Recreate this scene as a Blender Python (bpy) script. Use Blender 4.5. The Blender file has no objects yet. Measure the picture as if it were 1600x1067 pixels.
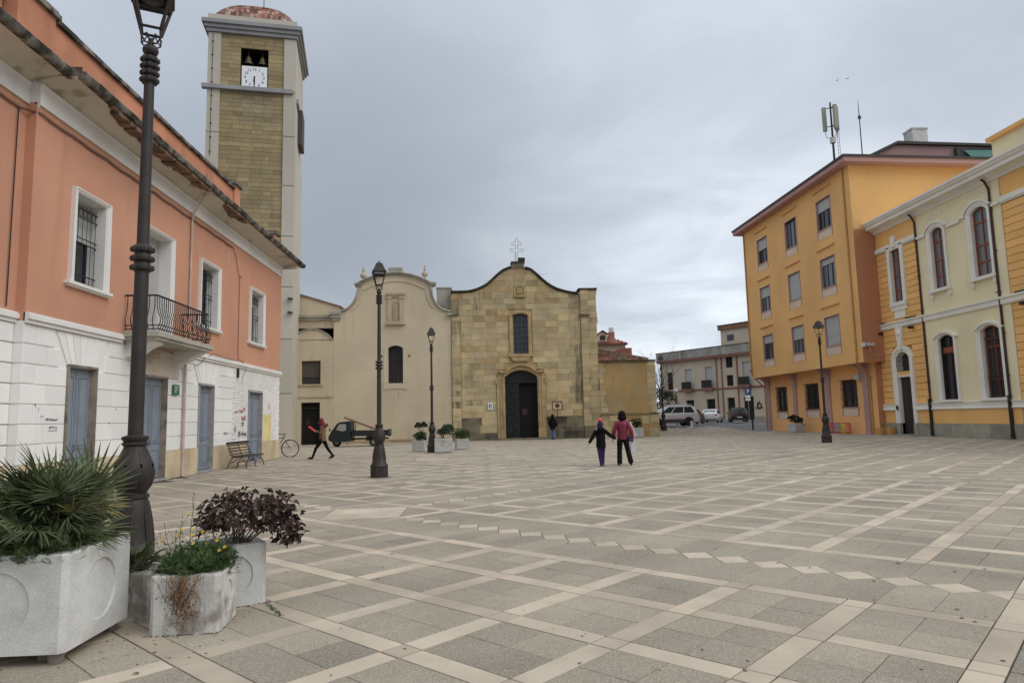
import bpy, math, random
from mathutils import Vector, Matrix
R = math.radians
rnd = random.Random(7)
scene = bpy.context.scene
COL = scene.collection

# ------------------------------------------------------------------ camera
cam = bpy.data.objects.new('camera', bpy.data.cameras.new('camera'))
COL.objects.link(cam)
_p, _y, _r = 0.11283803, 0.04806258, -0.02278729      # pitch, yaw, roll
_F = Vector((math.sin(_y) * math.cos(_p), math.cos(_y) * math.cos(_p), math.sin(_p)))
_R0 = Vector((math.cos(_y), -math.sin(_y), 0)); _U0 = _R0.cross(_F)
_Rt = math.cos(_r) * _R0 + math.sin(_r) * _U0
_U = -math.sin(_r) * _R0 + math.cos(_r) * _U0
cam.matrix_world = Matrix(((_Rt.x, _U.x, -_F.x, 0), (_Rt.y, _U.y, -_F.y, 0), (_Rt.z, _U.z, -_F.z, 1.5), (0, 0, 0, 1)))
cam.data.sensor_width = 36; cam.data.lens = 23.905
cam.data.clip_start = 0.05; cam.data.clip_end = 3000
scene.camera = cam

# ------------------------------------------------------------------ sky, sun, exposure
W = bpy.data.worlds.new('World'); scene.world = W; W.use_nodes = True
nt = W.node_tree; nt.nodes.clear(); N = nt.nodes.new; L = nt.links.new
wo = N('ShaderNodeOutputWorld'); bg = N('ShaderNodeBackground'); L(bg.outputs[0], wo.inputs[0])
tc = N('ShaderNodeTexCoord'); sep = N('ShaderNodeSeparateXYZ'); L(tc.outputs['Generated'], sep.inputs[0])
def wm(op, a, b=None, c=None, clamp=False):
    n = N('ShaderNodeMath'); n.operation = op; n.use_clamp = clamp
    for i, v in enumerate((a, b, c)):
        if v is None: continue
        if isinstance(v, (int, float)): n.inputs[i].default_value = v
        else: L(v, n.inputs[i])
    return n.outputs[0]
# project the view direction on a cloud layer so clouds flatten towards the horizon
den = wm('ADD', wm('MAXIMUM', sep.outputs[2], 0.0), 0.16)
cmb = N('ShaderNodeCombineXYZ')
L(wm('DIVIDE', sep.outputs[0], den), cmb.inputs[0]); L(wm('DIVIDE', sep.outputs[1], den), cmb.inputs[1])
def wnoise(scale, detail, off, dist=0.0, rough=.5):
    mp = N('ShaderNodeMapping'); mp.inputs['Location'].default_value = off; L(cmb.outputs[0], mp.inputs[0])
    n = N('ShaderNodeTexNoise'); n.inputs['Scale'].default_value = scale; n.inputs['Detail'].default_value = detail
    n.inputs['Roughness'].default_value = rough; n.inputs['Distortion'].default_value = dist
    L(mp.outputs[0], n.inputs['Vector']); return n.outputs[0]
n1 = wnoise(0.42, 4, (3.1, 1.7, 0), .4, .5)
n2 = wnoise(1.7, 5, (8.3, 4.1, 2), .5, .55)
def wmr(v, a, b, c=0., d=1.):
    n = N('ShaderNodeMapRange'); n.interpolation_type = 'SMOOTHSTEP'
    L(v, n.inputs[0])
    for i, x in enumerate((a, b, c, d)): n.inputs[i + 1].default_value = x
    return n.outputs[0]
cl = wmr(wm('ADD', wm('MULTIPLY', n1, .7), wm('MULTIPLY', n2, .3)), .36, .64)
ramp = N('ShaderNodeValToRGB'); L(cl, ramp.inputs[0])
el = ramp.color_ramp.elements
el[0].position = 0.0; el[0].color = (.405, .452, .515, 1)
el[1].position = 1.0; el[1].color = (.625, .668, .712, 1)
e = el.new(.5); e.color = (.495, .538, .598, 1)
# darker slate band of cloud low on the left, bright thin patch low on the right
def dirmask(v, power):
    d = N('ShaderNodeVectorMath'); d.operation = 'DOT_PRODUCT'; L(tc.outputs['Generated'], d.inputs[0])
    d.inputs[1].default_value = Vector(v).normalized(); return wm('POWER', wm('MAXIMUM', d.outputs['Value'], 0), power)
dark = wm('MULTIPLY', dirmask((-.16, 1, .32), 16), wm('ADD', .35, n2))
lite = wm('MULTIPLY', dirmask((.33, 1, .13), 26), wm('ADD', .25, n2))
k = wm('ADD', wm('SUBTRACT', 1.0, wm('MULTIPLY', dark, .27)), wm('MULTIPLY', lite, .62))
# overcast skies brighten smoothly towards the zenith
zen = wm('ADD', .92, wm('MULTIPLY', wm('POWER', wm('MAXIMUM', sep.outputs[2], 0), 1.5), 1.0))
k = wm('MULTIPLY', k, zen)
mul = N('ShaderNodeMix'); mul.data_type = 'RGBA'; mul.blend_type = 'MULTIPLY'; mul.inputs[0].default_value = 1
cc = N('ShaderNodeCombineXYZ')
for i in range(3): L(k, cc.inputs[i])
L(ramp.outputs[0], mul.inputs[6]); L(cc.outputs[0], mul.inputs[7])
sky = N('ShaderNodeTexSky'); sky.sky_type = 'NISHITA'; sky.sun_disc = False
SUN_EL, SUN_AZ = R(44), R(116)       # azimuth clockwise from +Y: right and behind the camera
sky.sun_elevation = SUN_EL; sky.sun_rotation = SUN_AZ
add = N('ShaderNodeMix'); add.data_type = 'RGBA'; add.blend_type = 'ADD'; add.inputs[0].default_value = .010
L(mul.outputs[2], add.inputs[6]); L(sky.outputs[0], add.inputs[7])
L(add.outputs[2], bg.inputs[0]); bg.inputs[1].default_value = 1.0

sl = bpy.data.lights.new('sun', 'SUN'); sl.energy = 1.5; sl.angle = R(45); sl.color = (1.0, .96, .90)
so = bpy.data.objects.new('sun', sl); COL.objects.link(so)
_d = Vector((math.sin(SUN_AZ) * math.cos(SUN_EL), math.cos(SUN_AZ) * math.cos(SUN_EL), math.sin(SUN_EL)))
so.rotation_euler = (-_d).to_track_quat('-Z', 'Y').to_euler(); so.location = _d * 60

vs = scene.view_settings; vs.view_transform = 'Standard'; vs.look = 'None'; vs.exposure = 0.0; vs.gamma = 1
vs.use_curve_mapping = False

# ------------------------------------------------------------------ materials
def lin(c):
    return tuple(((v / 255) / 12.92 if v / 255 <= .04045 else ((v / 255 + .055) / 1.055) ** 2.4) for v in c)
MATS = {}
def mk(name, col, rough=.85, var=.12, vs_=1.2, fine=.06, fs=40, bump=.15, bs=60, tone=.25, streak=0., scol=(.03, .028, .024),
       col2=None, c2s=.8, c2t=(.5, .7), metal=0., spec=.35, sscale=(2.2, 2.2, .22), st=(.52, .72), speck=0.):
    if name in MATS: return MATS[name]
    m = bpy.data.materials.new(name); m.use_nodes = True; MATS[name] = m
    t = m.node_tree; t.nodes.clear(); N = t.nodes.new; L = t.links.new
    out = N('ShaderNodeOutputMaterial'); b = N('ShaderNodeBsdfPrincipled'); L(b.outputs[0], out.inputs[0])
    b.inputs['Roughness'].default_value = rough; b.inputs['Metallic'].default_value = metal
    b.inputs['Specular IOR Level'].default_value = spec
    g = N('ShaderNodeNewGeometry')
    def noise(s, d=4, vec=None, rg=.55):
        n = N('ShaderNodeTexNoise'); n.inputs['Scale'].default_value = s; n.inputs['Detail'].default_value = d
        n.inputs['Roughness'].default_value = rg
        L(vec or g.outputs['Position'], n.inputs['Vector']); return n.outputs[0]
    def math_(op, a, b=None, cl=False):
        n = N('ShaderNodeMath'); n.operation = op; n.use_clamp = cl
        for i, v in enumerate((a, b)):
            if v is None: continue
            if isinstance(v, (int, float)): n.inputs[i].default_value = v
            else: L(v, n.inputs[i])
        return n.outputs[0]
    def mr(v, a, b, c=0., d=1.):
        n = N('ShaderNodeMapRange'); n.interpolation_type = 'SMOOTHSTEP'; L(v, n.inputs[0])
        for i, x in enumerate((a, b, c, d)): n.inputs[i + 1].default_value = x
        return n.outputs[0]
    def mix(f, a, b2, bt='MIX'):
        n = N('ShaderNodeMix'); n.data_type = 'RGBA'; n.blend_type = bt
        for i, v in ((0, f), (6, a), (7, b2)):
            if isinstance(v, (int, float)): n.inputs[i].default_value = v
            elif isinstance(v, tuple): n.inputs[i].default_value = (*v[:3], 1)
            else: L(v, n.inputs[i])
        return n.outputs[2]
    c = col
    if col2 is not None:
        c = mix(mr(noise(c2s, 5), *c2t), c, col2)
    k = math_('ADD', 1 - var, math_('MULTIPLY', mr(noise(vs_, 5), .3, .7), 2 * var))
    k = math_('MULTIPLY', k, math_('ADD', 1 - fine, math_('MULTIPLY', noise(fs, 3), 2 * fine)))
    if tone:
        at = N('ShaderNodeAttribute'); at.attribute_name = 'tone'
        k = math_('MULTIPLY', k, math_('ADD', 1.0, math_('MULTIPLY', at.outputs['Fac'], tone)))
    cx = N('ShaderNodeCombineXYZ')
    for i in range(3): L(k, cx.inputs[i])
    c = mix(1.0, c, cx.outputs[0], 'MULTIPLY')
    if speck:
        v = N('ShaderNodeTexVoronoi'); v.inputs['Scale'].default_value = 140; L(g.outputs['Position'], v.inputs['Vector'])
        sp = N('ShaderNodeSeparateColor'); L(v.outputs['Color'], sp.inputs[0])
        c = mix(math_('MULTIPLY', mr(sp.outputs[0], .62, .80), speck), c, (.055, .05, .045))
        c = mix(math_('MULTIPLY', mr(sp.outputs[1], .70, .85), speck * .8), c, (.62, .58, .50))
    if streak:
        mp = N('ShaderNodeMapping'); mp.inputs['Scale'].default_value = sscale; L(g.outputs['Position'], mp.inputs[0])
        s1 = mr(noise(1.0, 6, mp.outputs[0], .65), *st)
        s2 = mr(noise(.35, 3), .35, .65)
        c = mix(math_('MULTIPLY', math_('MULTIPLY', s1, s2), streak, True), c, scol)
    L(c, b.inputs['Base Color'])
    if bump:
        bn = N('ShaderNodeBump'); bn.inputs['Strength'].default_value = bump; bn.inputs['Distance'].default_value = .02
        L(noise(bs, 4), bn.inputs['Height']); L(bn.outputs[0], b.inputs['Normal'])
    return m
def flat(name, col, rough=.5, metal=0., spec=.5, **k):
    return mk(name, col, rough, var=.05, vs_=6, fine=.03, bump=0.03, bs=120, tone=.25, metal=metal, spec=spec, **k)

M_slab = mk('aggregate_slab', (.320, .277, .210), .88, .15, .5, .16, 90, .25, 160, .17, col2=(.34, .295, .215), c2s=.23, c2t=(.52, .74), speck=.34,
            streak=.75, sscale=(.9, .9, .9), st=(.55, .78), scol=(.13, .118, .098))
M_band = mk('pale_marble_band', (.475, .398, .302), .7, .13, 1.4, .05, 30, .08, 60, .22, col2=(.45, .40, .31), c2s=.35, c2t=(.5, .75),
            streak=.65, sscale=(1.7, 1.7, 1.7), st=(.56, .76), scol=(.21, .19, .155))
M_grout = mk('dark_joint_mortar', (.085, .078, .066), .95, .3, 3)
M_asph = mk('asphalt', (.115, .115, .12), .9, .12, .6, .1, 60, .2, 80)
M_earth = mk('distant_ground', (.20, .18, .14), .95, .2, .05)
M_walk = mk('street_pavement', (.34, .32, .28), .9, .12, .5)
M_salmon = mk('salmon_plaster', (.565, .285, .185), .92, .09, .35, .03, 25, .1, 30, .2, col2=(.52, .265, .175), c2s=.3, c2t=(.42, .68),
              streak=.50, scol=(.30, .15, .10), st=(.50, .78))
M_salmon_stain = mk('stained_salmon_parapet', (.56, .245, .145), .92, .15, .8, .04, 25, .1, 30, .2, streak=.85, scol=(.10, .07, .05), st=(.48, .70), sscale=(1.6, 1.6, .5))
M_white = mk('white_painted_rustication', (.80, .79, .765), .88, .05, .5, .03, 20, .12, 25, .10, streak=.35, scol=(.40, .38, .34), st=(.55, .8))
M_whitetrim = mk('white_trim', (.74, .72, .69), .8, .05, .8, .02, 20, .06, 30, .1, streak=.25, scol=(.42, .40, .36))
M_cove = mk('cream_cove_plaster', (.58, .53, .45), .92, .10, .5, .04, 20, .12, 12, .1, col2=(.36, .31, .23), c2s=1.3, c2t=(.56, .70), streak=.3, scol=(.25, .20, .14))
M_grimy = mk('blackened_stone', (.22, .20, .17), .97, .3, 1.5, .2, 14, .7, 9, .2, col2=(.045, .040, .034), c2s=2.6, c2t=(.36, .60), streak=.6)
M_brick = mk('exposed_brown_rubble', (.16, .10, .065), .97, .35, 4, .2, 20, .8, 10, .4)
M_beige = mk('beige_marble_plinth', (.60, .49, .335), .6, .08, 1.5, .03, 10, .04, 20, .25, col2=(.52, .40, .26), c2s=1.1, c2t=(.45, .7))
M_reveal = mk('weathered_stone_reveal', (.30, .25, .20), .8, .22, 2.5, .1, 15, .1, 20, .2, col2=(.14, .12, .10), c2s=2.2, c2t=(.5, .65))
M_greymarble = mk('grey_veined_marble', (.38, .36, .35), .5, .15, 3, .05, 10, .03, 20, .2, col2=(.24, .23, .23), c2s=3., c2t=(.5, .6))
M_bluedoor = mk('blue_grey_paint', (.215, .250, .300), .6, .07, 2.5, .03, 20, .05, 40, .2, streak=.25, scol=(.40, .41, .42), st=(.6, .7), sscale=(8, 8, 1))
M_iron = flat('black_iron', (.022, .020, .020), .55, .3)
M_lamp = mk('painted_cast_iron', (.040, .033, .030), .55, .15, 8, .08, 40, .10, 60, .3, metal=.15, spec=.35)
M_glass = flat('dark_window_glass', (.028, .034, .042), .06, 0., .6)
M_lampglass = flat('milky_lantern_glass', (.30, .32, .33), .12, 0., .6)
M_shut = mk('grey_roller_shutter', (.46, .46, .45), .6, .05, 3, .02, 20, .03, 30, .15)
M_darkin = flat('dark_interior', (.012, .011, .011), .9)  # near-black colour standing for unlit rooms
M_void = flat('unlit_opening_black', (.006, .006, .006), .95)  # near-black colour standing for the shade deep in openings
M_pipe_p = mk('pinkish_downpipe', (.50, .40, .36), .7, .15, 2)
M_green = flat('green_enamel', (.02, .15, .075), .4)
M_sand = mk('golden_sandstone', (.505, .395, .218), .93, .12, 1.2, .07, 26, .60, 16, .22, col2=(.445, .365, .225), c2s=.8, c2t=(.42, .64),
            streak=.55, scol=(.11, .085, .05), st=(.60, .78), sscale=(2.5, 2.5, .35))
M_sandst = mk('black_streaked_sandstone', (.47, .385, .23), .95, .15, 1.2, .06, 30, .3, 22, .22, col2=(.36, .29, .17), c2s=.8, c2t=(.42, .64),
            streak=.75, scol=(.06, .05, .036), st=(.46, .66), sscale=(3.2, 3.2, .30))
M_sandd = mk('weathered_dark_sandstone', (.205, .175, .115), .95, .22, 1.5, .1, 20, .5, 16, .35, col2=(.12, .11, .085), c2s=1.2, c2t=(.45, .62), streak=.4)
M_sandm = mk('moulded_sandstone', (.42, .305, .160), .92, .15, 2., .07, 20, .3, 20, .25, streak=.45, scol=(.10, .08, .05), st=(.5, .7))
M_cap = mk('lichen_black_coping', (.055, .050, .040), .97, .35, 2, .2, 12, .6, 14, .3)
M_sandr = mk('ochre_render', (.400, .265, .115), .94, .10, .7, .05, 20, .25, 14, .25, col2=(.36, .28, .15), c2s=.6, c2t=(.45, .7), streak=.35, scol=(.17, .12, .06))
M_cream = mk('cream_church_plaster', (.600, .510, .365), .93, .07, .35, .03, 20, .12, 14, .2, col2=(.53, .445, .31), c2s=.25, c2t=(.42, .7),
             streak=.45, scol=(.24, .19, .125), st=(.54, .76))
M_creamlow = mk('darker_cream_plaster', (.44, .345, .21), .94, .12, .6, .05, 20, .15, 14, .2, col2=(.36, .27, .16), c2s=.7, c2t=(.45, .65), streak=.4, scol=(.2, .15, .1))  # darker cream tone for the wall foot and the niche
M_creamtrim = mk('cream_stone_trim', (.46, .385, .27), .9, .10, 1.2, .05, 20, .2, 20, .2, streak=.5, scol=(.17, .14, .1))
M_greytrim = mk('grey_stained_concrete', (.36, .34, .29), .95, .2, 1.2, .1, 20, .3, 14, .2, streak=.6, scol=(.10, .095, .08))
M_towerc = mk('tower_concrete', (.50, .46, .385), .92, .05, .3, .03, 20, .08, 20, .15, streak=.2, scol=(.3, .26, .2))
M_towerb = mk('tower_stone_brick', (.335, .260, .140), .93, .12, .6, .07, 10, .3, 12, .30, col2=(.28, .23, .14), c2s=.35, c2t=(.45, .65), streak=.3, scol=(.1, .08, .05))
M_towerg = mk('grey_tower_cornice', (.30, .30, .305), .9, .1, 1, .04, 12, .1, 14, .2)
M_tile = mk('terracotta_roof_tile', (.30, .145, .095), .9, .25, 3, .12, 12, .3, 14, .5, col2=(.16, .12, .085), c2s=1.5, c2t=(.42, .62))
M_clock = flat('white_clock_face', (.80, .82, .84), .4)
M_bronze = mk('dark_bronze_relief', (.022, .024, .023), .5, .3, 6, .1, 14, .9, 7, .3, metal=.5)
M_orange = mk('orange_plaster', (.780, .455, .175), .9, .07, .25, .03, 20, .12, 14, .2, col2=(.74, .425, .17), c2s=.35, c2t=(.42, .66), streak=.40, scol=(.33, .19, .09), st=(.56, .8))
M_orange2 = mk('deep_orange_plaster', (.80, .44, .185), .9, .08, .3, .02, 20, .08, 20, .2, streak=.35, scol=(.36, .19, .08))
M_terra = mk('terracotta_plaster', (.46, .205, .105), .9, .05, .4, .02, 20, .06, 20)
M_mauve = mk('mauve_plaster', (.43, .27, .25), .9, .08, .6, .03, 20, .08, 20, .2)
M_pink = mk('pink_fascia', (.48, .28, .25), .85, .06, .6)
M_palepink = mk('pale_pink_panel', (.68, .52, .41), .9, .06, .8, .02, 20, .08, 20)
M_roofedge = flat('dark_roof_edge', (.05, .048, .045), .8)
M_ochrepipe = mk('ochre_pipe', (.50, .27, .09), .7, .08, 2)
M_ybrd = mk('yellow_ochre_board', (.82, .465, .165), .85, .05, .6, .02, 20, .05, 30, .14)
M_groove = mk('board_groove', (.40, .20, .05), .9, .05, 1)
M_ycream = mk('pale_yellow_plaster', (.78, .68, .44), .9, .06, .4, .03, 20, .10, 14, .15, streak=.30, scol=(.45, .36, .2))
M_wtrim2 = mk('ivory_trim', (.78, .74, .66), .8, .05, .8, .02, 20, .05, 20, .15)
M_ystone = mk('greenish_grey_plinth_stone', (.30, .275, .22), .85, .15, 1.5, .06, 12, .12, 20, .3)
M_redwood = mk('red_brown_window_wood', (.27, .075, .035), .5, .1, 6, .05, 20, .04, 30)
M_brownpipe = flat('dark_brown_pipe', (.050, .022, .018), .4, .2)
M_glassb = flat('pale_reflecting_glass', (.115, .135, .150), .08, 0., .7)
M_door = flat('very_dark_wood', (.025, .016, .012), .6)
M_roofp = mk('rose_roof_wall', (.34, .21, .20), .9, .06, .8)
M_teal = flat('teal_sheet', (.03, .17, .14), .6)
M_conc = mk('planter_concrete', (.63, .625, .60), .92, .10, 2.2, .08, 60, .22, 70, .2, col2=(.52, .51, .48), c2s=2.5, c2t=(.45, .7),
            streak=.75, scol=(.20, .18, .15), st=(.52, .72), sscale=(5, 5, .9), speck=.12)
M_conc2 = mk('dirty_planter_concrete', (.60, .585, .55), .93, .18, 3, .1, 40, .25, 50, .2, col2=(.30, .27, .23), c2s=4, c2t=(.5, .66),
             streak=.95, scol=(.13, .10, .08), st=(.46, .64), sscale=(9, 9, 1.1), speck=.1)
M_soil = mk('dark_soil', (.05, .04, .03), .95, .3, 8, bump=.6)
M_palm = mk('palm_green', (.082, .105, .042), .55, .25, 6, .1, 30, 0, 30, .8, spec=.5)
M_palmdry = mk('dry_palm_yellow', (.30, .26, .09), .6, .2, 6, .1, 30, 0, 30, .6)
M_herb = mk('fresh_herb_green', (.062, .098, .032), .6, .3, 5, .1, 30, 0, 30, .8)
M_shrub = mk('dark_shrub_green', (.045, .065, .028), .6, .3, 3, .1, 30, 0, 30, .8)
M_purple = mk('purple_brown_leaf', (.050, .025, .017), .75, .3, 7, .1, 30, 0, 30, .8, spec=.5)
M_twig = flat('brown_twig', (.11, .075, .05), .9)
M_dead = mk('dead_brown_vine', (.25, .135, .06), .9, .3, 9, tone=.8)
M_flower = flat('yellow_petal', (.75, .52, .03), .6)
M_wflower = flat('whitish_seed_head', (.55, .5, .42), .8)
M_bark = mk('grey_bark', (.13, .115, .095), .95, .2, 4)
# ------------------------------------------------------------------ mesh helpers
class MB:
    def __init__(s, M=None): s.v = []; s.f = []; s.t = []; s.M = M; s.tone = 0.
    def add(s, vs, fs, tone=None, M=None):
        b = len(s.v); T = tone if tone is not None else s.tone
        for v in vs:
            v = Vector(v)
            if M is not None: v = M @ v
            if s.M is not None: v = s.M @ v
            s.v.append(v)
        for f in fs: s.f.append(tuple(b + i for i in f)); s.t.append(T)
    def box(s, a, b, c, d, e, f, tone=None, M=None):
        s.add([(a, c, e), (b, c, e), (b, d, e), (a, d, e), (a, c, f), (b, c, f), (b, d, f), (a, d, f)],
              [(0, 3, 2, 1), (4, 5, 6, 7), (0, 1, 5, 4), (1, 2, 6, 5), (2, 3, 7, 6), (3, 0, 4, 7)], tone, M)
    def quad(s, *p, tone=None): s.add(p, [tuple(range(len(p)))], tone)
    def slab(s, poly, z0, z1, ch=.004, ax='z', tone=None, bottom=False):
        """convex polygon raised from z0 to z1 with a chamfered top; ax='z': poly is (x,y); ax='d': poly is (s,z), extruded along d"""
        n = len(poly); cx = sum(p[0] for p in poly) / n; cy = sum(p[1] for p in poly) / n
        def P(p, h): return (p[0], p[1], h) if ax == 'z' else (p[0], h, p[1])
        def ins(p):
            dx, dy = p[0] - cx, p[1] - cy; l = math.hypot(dx, dy) or 1; k = max(0, 1 - ch * 1.6 / l)
            return (cx + dx * k, cy + dy * k)
        zc = z1 - ch if z1 > z0 else z1 + ch
        vs = [P(p, z0) for p in poly] + [P(p, zc) for p in poly] + [P(ins(p), z1) for p in poly]
        fs = [tuple(range(2 * n, 3 * n))]
        for i in range(n):
            j = (i + 1) % n
            fs += [(i, j, n + j, n + i), (n + i, n + j, 2 * n + j, 2 * n + i)]
        if bottom: fs.append(tuple(range(n)))
        s.add(vs, fs, tone)
    def ext(s, poly, e0, e1, ax='d', tone=None, caps=True):
        """polygon extruded: ax 'd' (s,z)->d ; 'z' (x,y)->z ; 's' (d,z)->s"""
        n = len(poly)
        P = {'d': lambda p, e: (p[0], e, p[1]), 'z': lambda p, e: (p[0], p[1], e), 's': lambda p, e: (e, p[0], p[1])}[ax]
        vs = [P(p, e0) for p in poly] + [P(p, e1) for p in poly]
        fs = [(i, (i + 1) % n, n + (i + 1) % n, n + i) for i in range(n)]
        if caps: fs += [tuple(range(n)), tuple(range(2 * n - 1, n - 1, -1))]
        s.add(vs, fs, tone)
    def lathe(s, prof, seg=16, c=(0, 0, 0), tone=None, M=None, ph=0.):
        n = len(prof); vs = []; fs = []
        for r, z in prof:
            for i in range(seg):
                a = ph + 2 * math.pi * i / seg; vs.append((c[0] + r * math.cos(a), c[1] + r * math.sin(a), c[2] + z))
        for j in range(n - 1):
            for i in range(seg):
                k = (i + 1) % seg; fs.append((j * seg + i, j * seg + k, (j + 1) * seg + k, (j + 1) * seg + i))
        fs += [tuple(range(seg - 1, -1, -1)), tuple((n - 1) * seg + i for i in range(seg))]
        s.add(vs, fs, tone, M)
    def tube(s, pts, r, seg=6, tone=None, M=None, flatk=1.):
        pts = [Vector(p) for p in pts]; n = len(pts)
        rs = r if isinstance(r, (list, tuple)) else [r] * n
        vs = []; fs = []; up = None
        for i, p in enumerate(pts):
            t = (pts[min(i + 1, n - 1)] - pts[max(i - 1, 0)])
            if t.length < 1e-9: t = Vector((0, 0, 1))
            t.normalize()
            if up is None: up = Vector((0, 0, 1)) if abs(t.z) < .9 else Vector((1, 0, 0))
            a = t.cross(up)
            if a.length < 1e-6: a = t.orthogonal()
            a.normalize(); b = t.cross(a).normalized(); up = -b if False else up
            for j in range(seg):
                an = 2 * math.pi * j / seg; vs.append(p + a * math.cos(an) * rs[i] + b * math.sin(an) * rs[i] * flatk)
        for i in range(n - 1):
            for j in range(seg):
                k = (j + 1) % seg; fs.append((i * seg + j, i * seg + k, (i + 1) * seg + k, (i + 1) * seg + j))
        fs += [tuple(range(seg - 1, -1, -1)), tuple((n - 1) * seg + j for j in range(seg))]
        s.add(vs, fs, tone, M)
    def ball(s, c, rx, ry=None, rz=None, seg=12, rings=8, tone=None, M=None):
        ry = ry or rx; rz = rz or rx
        vs = [(c[0], c[1], c[2] + rz)]; fs = []
        for i in range(1, rings):
            p = math.pi * i / rings
            for j in range(seg):
                a = 2 * math.pi * j / seg; vs.append((c[0] + rx * math.sin(p) * math.cos(a), c[1] + ry * math.sin(p) * math.sin(a), c[2] + rz * math.cos(p)))
        vs.append((c[0], c[1], c[2] - rz)); e = len(vs) - 1
        for j in range(seg):
            k = (j + 1) % seg; fs.append((0, 1 + j, 1 + k)); fs.append((e, 1 + (rings - 2) * seg + k, 1 + (rings - 2) * seg + j))
            for i in range(rings - 2): fs.append((1 + i * seg + j, 1 + (i + 1) * seg + j, 1 + (i + 1) * seg + k, 1 + i * seg + k))
        s.add(vs, fs, tone, M)
    def sweep(s, path, prof, tone=None, close=False):
        """profile [(out,up)] swept along a path in the (s,z) plane of a facade; 'out' runs along d, 'up' along the path's left normal"""
        n = len(path); m = len(prof); vs = []; fs = []
        for i in range(n):
            if close: a, b = Vector(path[i - 1]), Vector(path[(i + 1) % n])
            else: a, b = Vector(path[max(i - 1, 0)]), Vector(path[min(i + 1, n - 1)])
            t = b - a
            if t.length < 1e-9: t = Vector((1, 0))
            t.normalize(); nx, nz = -t.y, t.x
            for o, u in prof: vs.append((path[i][0] + nx * u, o, path[i][1] + nz * u))
        for i in range(n if close else n - 1):
            q = (i + 1) % n
            for j in range(m):
                k = (j + 1) % m; fs.append((i * m + j, i * m + k, q * m + k, q * m + j))
        if not close: fs += [tuple(range(m)), tuple((n - 1) * m + j for j in range(m - 1, -1, -1))]
        s.add(vs, fs, tone)
    def wall(s, s0, s1, z0, z1, holes=(), depth=.3, d=0., tone=None):
        """front face at d with rectangular holes (a,b,c,e) and reveals going back by depth"""
        xs = sorted({s0, s1, *[v for h in holes for v in h[:2] if s0 < v < s1]}); zs = sorted({z0, z1, *[v for h in holes for v in h[2:4] if z0 < v < z1]})
        for i in range(len(xs) - 1):
            for j in range(len(zs) - 1):
                cx, cz = (xs[i] + xs[i + 1]) / 2, (zs[j] + zs[j + 1]) / 2
                if any(h[0] < cx < h[1] and h[2] < cz < h[3] for h in holes): continue
                s.quad((xs[i], d, zs[j]), (xs[i + 1], d, zs[j]), (xs[i + 1], d, zs[j + 1]), (xs[i], d, zs[j + 1]), tone=tone)
        for a, b, c, e in [h[:4] for h in holes]:
            if depth: s.reveal(a, b, c, e, d, d - depth, tone)
    def reveal(s, a, b, c, e, d0, d1, tone=None):
        s.quad((a, d0, c), (a, d1, c), (a, d1, e), (a, d0, e), tone=tone); s.quad((b, d0, c), (b, d0, e), (b, d1, e), (b, d1, c), tone=tone)
        s.quad((a, d0, c), (b, d0, c), (b, d1, c), (a, d1, c), tone=tone); s.quad((a, d0, e), (a, d1, e), (b, d1, e), (b, d0, e), tone=tone)
    def build(s, name, mat, parent=None, smooth=False, kind=None, label=None, local=False, solid=None):
        if not s.v: return None
        PM = parent_matrix(parent)
        if local: vs = s.v; c = Vector((0, 0, 0))
        else:
            lo = Vector([min(v[i] for v in s.v) for i in range(3)]); hi = Vector([max(v[i] for v in s.v) for i in range(3)])
            c = (lo + hi) / 2; c.z = lo.z
            vs = [v - c for v in s.v]
        me = bpy.data.meshes.new(name); me.from_pydata([tuple(v) for v in vs], [], s.f)
        if any(s.t):
            at = me.attributes.new('tone', 'FLOAT', 'FACE'); at.data.foreach_set('value', s.t)
        if smooth:
            me.polygons.foreach_set('use_smooth', [True] * len(me.polygons))
            if smooth is not True: me.set_sharp_from_angle(angle=R(smooth))
        me.materials.append(mat)
        o = bpy.data.objects.new(name, me); COL.objects.link(o)
        if parent is not None:
            o.parent = parent
            if not local: o.matrix_parent_inverse = PM.inverted()
        o.location = c
        if kind: o['kind'] = kind
        if label: o['label'] = label
        return o
def parent_matrix(p):
    if p is None: return Matrix()
    m = Matrix.LocRotScale(p.location, p.rotation_euler, p.scale)
    if p.parent is not None: m = parent_matrix(p.parent) @ p.matrix_parent_inverse @ m
    return m
def thing(name, label, cat, loc=(0, 0, 0), rz=0., group=None):
    o = bpy.data.objects.new(name, None); o.empty_display_size = .3; COL.objects.link(o)
    o.location = loc; o.rotation_euler = (0, 0, rz); o['label'] = label; o['category'] = cat
    if group: o['group'] = group
    return o
def tag(o, label, cat, group=None):
    o['label'] = label; o['category'] = cat
    if group: o['group'] = group
    return o
CH = {}
def children(o): return [c for c in bpy.data.objects if c.parent is o]
def copy_tree(o, loc, rz, label, group=None):
    r = o.copy(); COL.objects.link(r); r.location = loc; r.rotation_euler = (0, 0, rz); r['label'] = label
    if group: r['group'] = group
    for ch in children(o):
        c = ch.copy(); COL.objects.link(c); c.parent = r
        for g in children(ch):
            d = g.copy(); COL.objects.link(d); d.parent = c
    return r
def inst(me, name, parent, M, mat=None):
    o = bpy.data.objects.new(name, me); COL.objects.link(o); o.parent = parent
    if parent is not None: o.matrix_parent_inverse = Matrix()
    o.matrix_basis = M; return o
def frame(o, ds, dd):
    return Matrix(((ds[0], dd[0], 0, o[0]), (ds[1], dd[1], 0, o[1]), (0, 0, 1, 0), (0, 0, 0, 1)))
FL = frame((-9.05, 0), (0, 1), (1, 0))
FO = frame((24.6, 0), (0, 1), (-1, 0))
FY = frame((25.0, 0), (0, 1), (-1, 0))
FC = frame((0, 49.0), (1, 0), (0, -1))
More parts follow.
